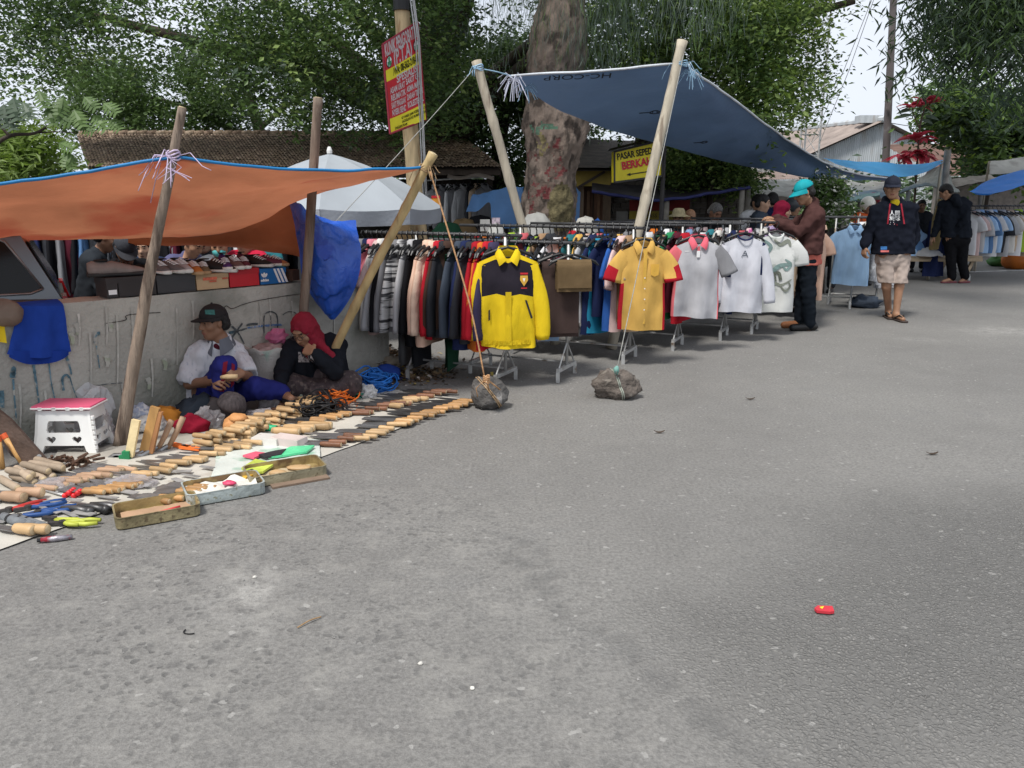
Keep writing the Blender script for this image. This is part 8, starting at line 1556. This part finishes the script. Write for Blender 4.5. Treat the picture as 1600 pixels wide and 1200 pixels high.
rope('wire_scrap', [G(290,985) + V(0,0,.004), G(287,990) + V(0,0,.004), G(295,992) + V(0,0,.004), G(304,991) + V(0,0,.004)], .0022, INK, label='curled bit of black wire on the asphalt left of the twig', cat='wire')
for i, (u, v, lab) in enumerate(((657,1038, 'small white pebble on the asphalt right of the twig'),(738,1077, 'small white pebble nearest the bottom of the picture'),(398,903, 'tiny pale pebble above the bare patch of asphalt'))): mb = MB(); mb.blob(G(u, v) + V(0,0,.004),(.009,.007,.006), 7,.3, i, flat=-.004); o = mb.build('pebble', PAPER); tag(o, lab, 'pebble')
for i, (u, v, lab) in enumerate(((1030,677, 'curled dark dry leaf on the smooth asphalt below the racks'),(1456,711, 'dark dry leaf on the asphalt at the right'),(1172,625, 'tiny dark dry leaf in the middle of the road'))):
	c = G(u, v); mb = MB(); mb.grid(lambda x, y: c + V((x - .5) * .07,(y - .5) * .02 * math.sin(math.pi * (.1 + .8 * x)), .006 + .012 * (x - .5) ** 2 * 4 + .004 * y), 6,2); o = mb.build('dry_leaf', M('leaf_dry', (.05,.035,.025), .9)); tag(o, lab, 'leaf')
q = np.random.default_rng(9); v = []; f = []
for i in range(1400):
	r_ = q.uniform(0,1) ** .8; y = 1.7 + 9 * r_; x = q.uniform(-.75,.75) * (y + .5) ; s = q.uniform(.002,.0055); k = len(v); b = np.array([x, y, 0.002]); v += [b + [s, 0,0], b + [-s * .6, s * .8,0], b + [-s * .5,-s * .9,0], b + [0,0, s * 1.2]]; f += [(k, k + 1, k + 3),(k + 1, k + 2, k + 3),(k + 2, k, k + 3)]
o = npmesh('grit', np.array(v), np.array(f), [M('grit_grey', (.24,.23,.22), .9,.5,3)]); stuff(o); o['label'] = 'fine loose grit scattered over the asphalt'; o['category'] = 'grit'
# green packets and gloves
for (uvs, lab, col, z) in (([(378,742),(400,728),(430,735),(412,748),(390,750)], 'yellow green glove packet lying by the middle tin', M('packet_lime', (.52,.62,.10), .35,.2,10,.3), .03),([(420,725),(455,708),(492,706),(480,716),(445,722)], 'mint green plastic packet above the rightmost tin', M('packet_mint', (.10,.55,.27), .35,.15,10,.3), .03),([(405,722),(430,716),(448,713),(440,722),(415,726)], 'black folding tool with red end in the middle of the green packets', M('tool_black', (.03,.03,.035), .5), .035),([(370,752),(395,744),(405,750),(385,758)], 'yellow orange wedge beside the middle tin', M('wedge_yellow', (.65,.40,.05), .5), .03),([(380,722),(400,716),(415,718),(398,726)], 'pink red packet end next to the black folding tool', M('packet_pink', (.62,.10,.16), .4), .03)): flat_bit(uvs, lab, col, 'packet', 'glove_packet', z, .012)
# ------------------------------------------------------------------ shoe stall on the wall
def wtop(u, back=.12, z=WH + .006):
	r = ray(u, 450); t = (WA - V(0,0, CAM_H)).dot(wn) / r.dot(wn); p = V(0,0, CAM_H) + r * t; p.z = z; return p - wn * back
yw_w = math.atan2(wd.y, wd.x)
def shoe_box(u0, u1, h_, label, side, lid=None, marks=None):
	a = wtop(u0); b = wtop(u1); c = (a + b) / 2; L = (b - a).length - .006; t = thing('shoe_box', label, 'shoe box', c); rt = Matrix.Rotation(yw_w, 3, 'Z'); mb = MB(); mb.box(c + V(0,0, h_ * .5),(L, .19, h_ * .98), rt); mb.build('body', side, t)
	mb = MB(); mb.box(c + V(0,0, h_ * .86),(L + .006,.196, h_ * .3), rt); mb.build('lid', lid or side, t); return t, c, L
BXB = M('box_black', (.030,.026,.026), .6,.15,5,0); BXC = M('box_charcoal', (.045,.045,.048), .6,.15,5,0); BXT = M('box_tan', (.45,.31,.18), .8,.15,5,.05); BXR = M('box_red', (.48,.012,.022), .5,.1,5,0); BXBL = M('box_blue', (.015,.13,.36), .5,.1,5,0)
t, c, L = shoe_box(168,187,.125, 'black shoe box with a small white label at the left end of the wall', BXB); mb = MB(); p = c + wn * .098; mb.box(p + V(0,0,.035),(.05,.003,.03), Matrix.Rotation(yw_w, 3, 'Z')); mb.build('label', WHP, t)
shoe_box(187,247,.125, 'plain black shoe box crossed by the leaning wooden pole', BXB); shoe_box(248,309,.12, 'dark charcoal shoe box right of the leaning wooden pole', BXC)
t, c, L = shoe_box(310,361,.105, 'tan cardboard shoe box with red print', BXT, BXT); ex = wd
for dx, dz, w_, h2 in ((-.02,.055,.10,.02),(-.0,.035,.05,.012),(.09,.05,.04,.012)): mb = MB(); mb.box(c + wn * .1 + wd * dx + V(0,0, dz + .02),(w_, .003, h2), Matrix.Rotation(yw_w, 3, 'Z')); mb.build('printed_mark', M('print_redfade', (.5,.12,.07), .8,.3,40), t)
shoe_box(362,409,.125, 'plain bright red shoe box beside the blue striped box', BXR, BXR)
t, c, L = shoe_box(410,451,.115, 'blue shoe box with three white stripes and a trefoil emblem', BXBL, BXBL)
f0 = c + wn * .1005; fx = wd; fz = V(0,0,1)
for i in range(3): mb = MB(); b = f0 + fx * (.035 + .03 * i); mb.prism([b + fx * -.035 + fz * .112, b + fx * -.018 + fz * .112, b + fx * .022 + fz * .008, b + fx * .005 + fz * .008], wn * .003); mb.build('stripe', WHP, t)
mb = MB()
for a in (-38,0,38):
	o = []
	for k in range(10): an = 2 * math.pi * k / 10; x = .0085 * math.cos(an); z = .02 + .018 * math.sin(an); o.append(f0 + fx * (-.075 + x * math.cos(R(a)) + z * math.sin(R(a))) + fz * (.052 - x * math.sin(R(a)) + z * math.cos(R(a))))
	mb.prism(o, wn * .003)
mb.build('trefoil', WHP, t); text('adidas', .026, WHP, t, f0 + fx * -.075 + fz * .033 + wn * .003, frame3(fx, fz), name='lettering', bold=.001)
def shoe_mb(seed=0, high=0):
	mb = MB(); so = MB(); n = 14; q = random.Random(seed); L = .28; rings = []; sr = []
	for j in range(13):
		t = j / 12; w_ = .048 * (math.sin(math.pi * (.10 + .86 * t)) ** .5) * (1 - .16 * math.exp(-((t - .38) / .15) ** 2)) + .004; top = np.interp(t, [0,.08,.3,.42,.6,.8,.95,1], [.075 + high * .5,.085 + high, .075 + high, .082,.068,.052,.04,.03]); x = L * (t - .5)
		rings.append([V(x, w_ * math.cos(2 * math.pi * k / n) * (1 if math.sin(2 * math.pi * k / n) < .3 else .8), .022 + max(0,(top - .022)) * max(0, math.sin(2 * math.pi * k / n)) ** .8) for k in range(n)])
		sr.append([V(x * 1.02,(w_ + .004) * math.cos(2 * math.pi * k / n), .014 + .013 * math.copysign(abs(math.sin(2 * math.pi * k / n)) ** .4, math.sin(2 * math.pi * k / n))) for k in range(n)])
	for r_, b in ((rings, mb),(sr, so)):
		ring_surface(b, r_); i = len(b.v); b.f.append(tuple(reversed(range(i - n * 13, i - n * 12)))); b.m.append(0); b.f.append(tuple(range(i - n, i))); b.m.append(0)
	return mb, so
_sm = {}
def shoe(p, yaw, col, sole, label, s=1.0, pitch=0., high=0):
	key = (col.name, sole.name, high)
	if key not in _sm:
		a, b = shoe_mb(0, high); oa = a.build('upper', col, None, True, origin=(0,0,0)); ob = b.build('sole', sole, None, True, origin=(0,0,0))
		m = MB()
		for i in range(5): x = .0 + i * .018; m.tube([V(x, -.026,.073 - i * .005 + .004), V(x + .004,0,.086 - i * .0065 + .002), V(x, .026,.073 - i * .005 + .004)], .0028,5)
		ol = m.build('laces', WHP if sole.name != 'sole_dark' else INK, None, True, origin=(0,0,0)); c_ = MB(); c_.lathe([(.03,.0),(.034,.006),(.026,.002)], (-.075,0,.082 + high), 12); oc = c_.build('collar', INK, None, True, origin=(0,0,0)); _sm[key] = [(x.name.split('.')[0], x.data) for x in (oa, ob, ol, oc)]
		for x in (oa, ob, ol, oc): bpy.data.objects.remove(x)
	t = thing('shoe', label, 'shoe', p, 'used shoes set out on the wall'); t.rotation_euler = (0, pitch, yaw); t.scale = (s, s, s)
	for nm, me in _sm[key]: o = bpy.data.objects.new(nm, me); COL.objects.link(o); o.parent = t
SL = {k: M('shoe_' + k, v, .7,.15,30,.1) for k, v in dict(taupe=(.22,.185,.17), black=(.015,.014,.015), grey=(.13,.13,.135), lgrey=(.33,.33,.35), orange=(.45,.17,.04), olive=(.14,.12,.07), purple=(.05,.02,.12), maroon=(.09,.02,.04), greyred=(.15,.10,.10), white=(.55,.55,.55), darkgreen=(.02,.035,.025), brown=(.10,.06,.04)).items()}
SOW = M('sole_white', (.6,.6,.57), .6,.1); SOD = M('sole_dark', (.03,.03,.03), .7); SOG = M('sole_gum', (.4,.26,.14), .7)
zb = WH + .130
row1 = [(198, 'taupe', SOD, 'large taupe suede shoe on the black box left of the leaning pole', 1.25,.15),(263, 'grey', SOW, 'grey shoe with white star toe cap right of the leaning pole', 1,-1.2),(280, 'grey', SOW, 'grey laced sneaker, second from the leaning pole', 1.05,-1.0),(297, 'lgrey', SOW, 'light grey running shoe on the charcoal box', 1.05,-1.25),(316, 'orange', SOG, 'orange laced shoe on the tan box', 1.05,-1.35),(332, 'olive', SOG, 'olive suede shoe beside the orange one', .95,-1.5),(352, 'black', SOW, 'black low shoe with white sole on the tan box', 1.1,-.6),(367, 'purple', SOW, 'purple high top at the left end of the red box', .95,-1.5),(380, 'greyred', SOW, 'grey sneaker with a red stripe on the red box', 1.05,-1.3),(396, 'maroon', SOW, 'maroon high top at the right end of the red box', .95,-1.5),(416, 'black', SOW, 'black canvas shoe on the blue striped box', 1.0,-.8),(432, 'maroon', SOW, 'maroon canvas shoe on the blue striped box', 1.0,-.4),(444, 'brown', SOG, 'brown loafer at the right end of the blue striped box', .9,-.9)]
for u, c_, so_, lab, s, ya in row1: shoe(wtop(u, .12, WH + (.132 if u < 310 else .112 if u < 362 else .131)), yw_w + ya - .35, SL[c_], so_, lab, s * 1.0, high=.03 if 'high top' in lab else 0)
row2 = [(255, 'black', SOD, 'black shoe resting behind the grey starred shoe', 0),(272, 'darkgreen', SOD, 'dark green shoe on a tilted stand in the second row', .2),(290, 'black', SOW, 'black shoe in the second row below the lilac hood', .1),(308, 'lgrey', SOW, 'pale grey shoe in the second row behind the orange one', 0),(325, 'brown', SOD, 'brown boot in the second row behind the olive shoe', .3),(343, 'black', SOD, 'black boot heaped in the second row before the white shirt', .2),(360, 'black', SOW, 'black canvas shoe in the second row behind the purple high top', .1),(378, 'maroon', SOD, 'maroon shoe in the second row behind the grey red sneaker', .2),(398, 'brown', SOD, 'dark brown ankle boot in the second row near the back flap', .3),(418, 'darkgreen', SOD, 'dark green boot in the second row near the grey pole', .2),(436, 'black', SOD, 'black boot at the right end of the second row', .1)]
for u, c_, so_, lab, d in row2: shoe(wtop(u, .36, WH + .10), yw_w - 1.75 + d * 3, SL[c_], so_, lab, .95, pitch=-.2, high=.03 if 'boot' in lab else 0)
a = wtop(250,.36,0); b = wtop(462,.36,0); t = thing('display_shelf', 'low dark display shelf behind the shoe boxes', 'shelf', (a + b) / 2); mb = MB(); mb.beam(a + V(0,0, WH + .075), b + V(0,0, WH + .075), .26,.025); mb.build('shelf_board', DARKW, t); mb = MB(); mb.beam(a + V(0,0,.5 * WH + .02), a + wd * .04 + V(0,0,.5 * WH + .02), .22, WH + .14); mb.build('support', DARKW, t); mb = MB(); mb.beam(b + V(0,0,.5 * WH + .02), b - wd * .04 + V(0,0,.5 * WH + .02), .22, WH + .14); mb.build('support', DARKW, t)
c = wtop(462,.1); mb = MB(); mb.box(c + V(0,0,.05),(.1,.14,.08), Matrix.Rotation(yw_w + .5,3, 'Z')); o = mb.build('leather_bag', cm('brown')); tag(o, 'small dark brown bag at the end of the shoe boxes', 'bag')
# things hung over the wall at the left
BLC = cloth('cloth_royal', (.02,.06,.33), bump=.15, bscale=20)
def over_wall(uvs, label, mat, name, cat, nu=20, nv=20, seed=1, bulge=.03):
	mb = MB(); a, b, c_, d = uvs
	def fn(x, y):
		u = lerp(lerp(a[0], b[0], x), lerp(d[0], c_[0], x), y); v = lerp(lerp(a[1], b[1], x), lerp(d[1], c_[1], x), y) + (8 * math.sin(x * 3.14) * y if cat == 'cloth' else 0); p = on_wall(u, v, .012 + bulge * (.4 + .6 * math.sin(math.pi * x)) * (.3 + .7 * y)); return p + wn * (.012 * math.sin(x * 12 + seed) * (.3 + y) + .01 * fbm((x * 3, y * 3, seed), 1.5))
	mb.grid(fn, nu, nv); top0 = [fn(i / nu, 0) for i in range(nu + 1)]
	mb.grid(lambda x, y: lerp(fn(x, 0), V(fn(x, 0).x, fn(x, 0).y, WH + .02) - wn * (.12 * y), min(1, y * 1.5)), nu, 4)
	o = mb.build(name, mat, None, True); tag(o, label, cat); return o, fn
o, fn = over_wall([(29,478),(98,478),(108,548),(8,552)], 'royal blue cloth folded over the concrete wall at the left', BLC, 'blue_cloth', 'cloth')
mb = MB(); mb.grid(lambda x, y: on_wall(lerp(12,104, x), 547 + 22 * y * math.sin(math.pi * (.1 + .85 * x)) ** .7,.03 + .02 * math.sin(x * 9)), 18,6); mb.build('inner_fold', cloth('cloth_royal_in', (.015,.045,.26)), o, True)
over_wall([(-30,500),(4,500),(8,535),(-30,530)], 'yellow and blue garment hanging on the wall at the extreme left', cm('yellow'), 'yellow_garment', 'garment', 8,8,2)
c = on_wall(6,488,.03); mb = MB(); mb.blob(c + V(0,0,0),(.10,.07,.08), 20,.12,4); o = mb.build('brown_pouch', M('pouch_brown', (.15,.11,.085), .8,.2,8,.2), None, True); tag(o, 'dull brown pouch hung on the wall beside the blue cloth', 'pouch')
# ------------------------------------------------------------------ parked car behind the wall
def car():
	rear = V(P(106,440,6.35).x, 6.35,0); fx = V(-.86,-.50,0).normalized(); sx = V(fx.y, -fx.x, 0); sx = sx if sx.y < 0 else -sx      # sx points to the road side
	t = thing('parked_car', 'silver grey hatchback parked behind the concrete wall at the left', 'car', rear + fx * 2); PAINT = M('car_silver', (.16,.18,.195), .28,.08,3,0, metal=.6, perobj=0, spec=.6); GLASS = M('car_glass', (.006,.007,.008), .12,.1,2,0, spec=.25, perobj=0); RUB = M('rubber', (.015,.015,.015), .6, bump=0); W = .78
	def pt(x, z, o=0): return rear + fx * x + V(0,0, z) + sx * o
	low = [(.05,.22),(.0,.45),(.04,.74),(.9,.78),(2.4,.78),(3.2,.72),(3.75,.60),(3.85,.35),(3.8,.20)]; cab = [(.06,.73),(.27,1.20),(.6,1.27),(1.7,1.27),(2.15,1.15),(2.75,.77)]
	mb = MB(); n = len(low); rings = []
	for o, k in ((-W, .94),(-W * .96,1),(W * .96,1),(W, .94)): rings.append([pt(1.9 + (x - 1.9) * (.985 if k < 1 else 1), z * 1.0 + (0 if k == 1 else -.02 if z > .6 else .02), o) for x, z in low])
	ring_surface(mb, rings); i0 = 0; mb.f.append(tuple(range(n))); mb.m.append(0); mb.f.append(tuple(reversed(range(3 * n, 4 * n)))); mb.m.append(0); mb.build('body', PAINT, t)
	mb = MB(); n = len(cab); rings = [[pt(x, z, o * (1 - .12 * max(0,(z - .73) / .54))) for x, z in cab] for o in (-W * .95, W * .95)]; ring_surface(mb, rings); mb.f.append(tuple(range(n))); mb.m.append(0); mb.f.append(tuple(reversed(range(n, 2 * n)))); mb.m.append(0); mb.build('cabin', PAINT, t)
	for s in (1,-1):
		def sd(x, z, e=.004): return pt(x, z, s * (W * .95 * (1 - .12 * max(0,(z - .73) / .54)) + e))
		for w_ in ([(.17,.82),(.25,.79),(1.15,.79),(1.15,1.20),(.46,1.20),(.36,1.15)], [(1.23,.79),(2.05,.79),(2.4,.82),(2.0,1.13),(1.72,1.20),(1.23,1.20)]):
			mb = MB(); mb.prism([sd(*a) for a in w_], sx * s * .004); pn = mb.build('window', GLASS, t); mb = MB(); q = [sd(*a, .009) for a in w_]; mb.tube(q + [q[0]], .009,6); mb.build('window_seal', M('seal_bright', (.30,.31,.32), .3, bump=0, metal=.7), pn, True)
		for x in (.75,3.1):
			wc = pt(x, .29, s * (W - .06)); mb = MB(); prof = [(.16,-.09),(.28,-.09),(.295,-.06),(.295,.06),(.28,.09),(.16,.09)]; rt = frame3(fx, V(0,0,1)); mb.lathe(prof, wc, 22, rot=rt); wh = mb.build('wheel', RUB, t, True); mb = MB(); mb.lathe([(.02,-.095),(.10,-.10),(.165,-.095)], wc, 16, rot=rt); mb.lathe([(.165,.095),(.10,.10),(.02,.095)], wc, 16, rot=rt); mb.build('rim', STEEL, wh)
		mb = MB(); mb.prism([pt(.02,.62, s * .50), pt(.02,.62, s * .76), pt(.06,.76, s * .74), pt(.06,.76, s * .50)], -fx * .03); mb.build('tail_light', M('lamp_red', (.35,.01,.01), .2, bump=0), t); mb = MB(); mb.prism([pt(3.78,.48, s * .45), pt(3.78,.48, s * .72), pt(3.70,.60, s * .7), pt(3.70,.60, s * .45)], fx * .05); mb.build('headlight', M('lamp_clear', (.6,.6,.6), .1, bump=0), t)
		mb = MB(); mb.beam(sd(1.9,.70,.012), sd(2.05,.70,.012), .02,.025); mb.build('door_handle', RUB, t)
	rw = [(.15,.80),(.37,1.14)]; mb = MB(); mb.prism([pt(.085,.80,-.6), pt(.085,.80,.6), pt(.237,1.14,.54), pt(.237,1.14,-.54)], -fx * .012 + V(0,0,.008)); mb.build('rear_window', GLASS, t); mb = MB(); mb.prism([pt(2.68,.83,-.6), pt(2.68,.83,.6), pt(2.2,1.13,.54), pt(2.2,1.13,-.54)], fx * .012 + V(0,0,.01)); mb.build('windscreen', GLASS, t); mb = MB(); mb.beam(pt(-.02,.40,-.74), pt(-.02,.40,.74), .12,.16); mb.build('bumper', RUB, t)
car()
# orange sack and bits by the right rack
c = G(1592,420); mb = MB(); mb.blob(c + V(0,0,.2),(.36,.3,.27), 22,.15,5, flat=-.2); o = mb.build('orange_sack', M('sack_orange', (.55,.15,.02), .5,.2,4,.5,10), None, True); tag(o, 'big shiny orange sack under the right hand shirt rack', 'sack')
c = G(1566,418); heap(1566,416,(.3,.2,.2), 'green plastic bundle beside the orange sack', M('bundle_green', (.08,.22,.06), .6,.3,5,.4,10), 7, 'green_bundle', 'bundle')
heap(1350,480,(.2,.16,.10), 'dark folded cloth bundle under the batik shirts', cm('slate'), 17, 'cloth_bundle', 'bundle')
# covered goods seen above the rails
def cover(u, v, Y, r, label, mat, seed):
	p = P(u, v, Y); mb = MB(); N = 20; prof = [(1,0),(1.02,.5),(.97,.75),(.8,.9),(.45,1.0),(0,1.02)]; rings = [[V(p.x, p.y, 0) + V(math.cos(2 * math.pi * k / N) * r * a * (1 + .12 * fbm((k * .5, b * 3, seed))), math.sin(2 * math.pi * k / N) * r * .8 * a, p.z * b + .03 * fbm((k * .6, b * 4, seed + 3))) for k in range(N)] for a, b in prof]; ring_surface(mb, rings); o = mb.build('covered_goods', mat, None, True); tag(o, label, 'covered goods')
GC = M('cover_grey', (.36,.36,.34), .6,.25,3,.5,8, perobj=0); cover(838,336,9.6,.24, 'grey plastic covered heap in front of the burled trunk', GC, 1); cover(915,342,9.8,.2, 'whitish plastic covered heap to the right of the burled trunk', TW, 2); cover(775,352,9.4,.15, 'pale plastic covered heap left of the foot of the bamboo pole', GC, 3); cover(934,345,10.2,.1, 'small blue bundle right of the whitish covered heap', cm('blue'), 4)
for i, (u, v, c_) in enumerate(((640,352, 'khaki'),(700,350, 'dark green'),(725,345, 'khaki'),(750,340, 'black'))): cover(u, v, 10.6 + .1 * i, .28, f'{c_} goods piled under the kiosk eave, {("far left", "second from left", "third from left", "rightmost")[i]} of the piles', cm(c_), 20 + i)
t = thing('price_tag_card', 'red and yellow card hanging in the dark kiosk beside the bamboo pole', 'card', P(681,318,9.5)); mb = MB(); p = P(681,318,9.5); mb.box(p, (.10,.006,.13)); mb.build('card', M('card_orange', (.62,.26,.03), .6, bump=0), t); mb = MB(); mb.box(p + V(0,-.004,.075),(.10,.006,.03)); mb.box(p + V(0,-.004,-.08),(.10,.006,.05)); mb.build('card_band', REDP, t); mb = MB(); mb.tube([p + V(0,0,.09), p + V(0,0,.35)], .003,4); mb.build('string', STRING, t)
for i, (u, v, w_, h_, m, lab) in enumerate(((758,352,.12,.14, BXW, 'white printed carton left of the dusty blue curtain'),(775,348,.10,.12, M('box_striped', (.55,.45,.5), .6,.5,30), 'pink striped carton beside the white printed one'))):
	p = P(u, v, 10); t = thing('display_carton', lab, 'box', V(p.x, p.y, 0)); mb = MB(); mb.box(p, (w_, .1, h_)); mb.build('body', m, t); mb = MB(); mb.box(V(p.x, p.y, (p.z - h_ / 2) / 2),(w_ * .8,.1, p.z - h_ / 2)); mb.build('stand', DARKW, t)
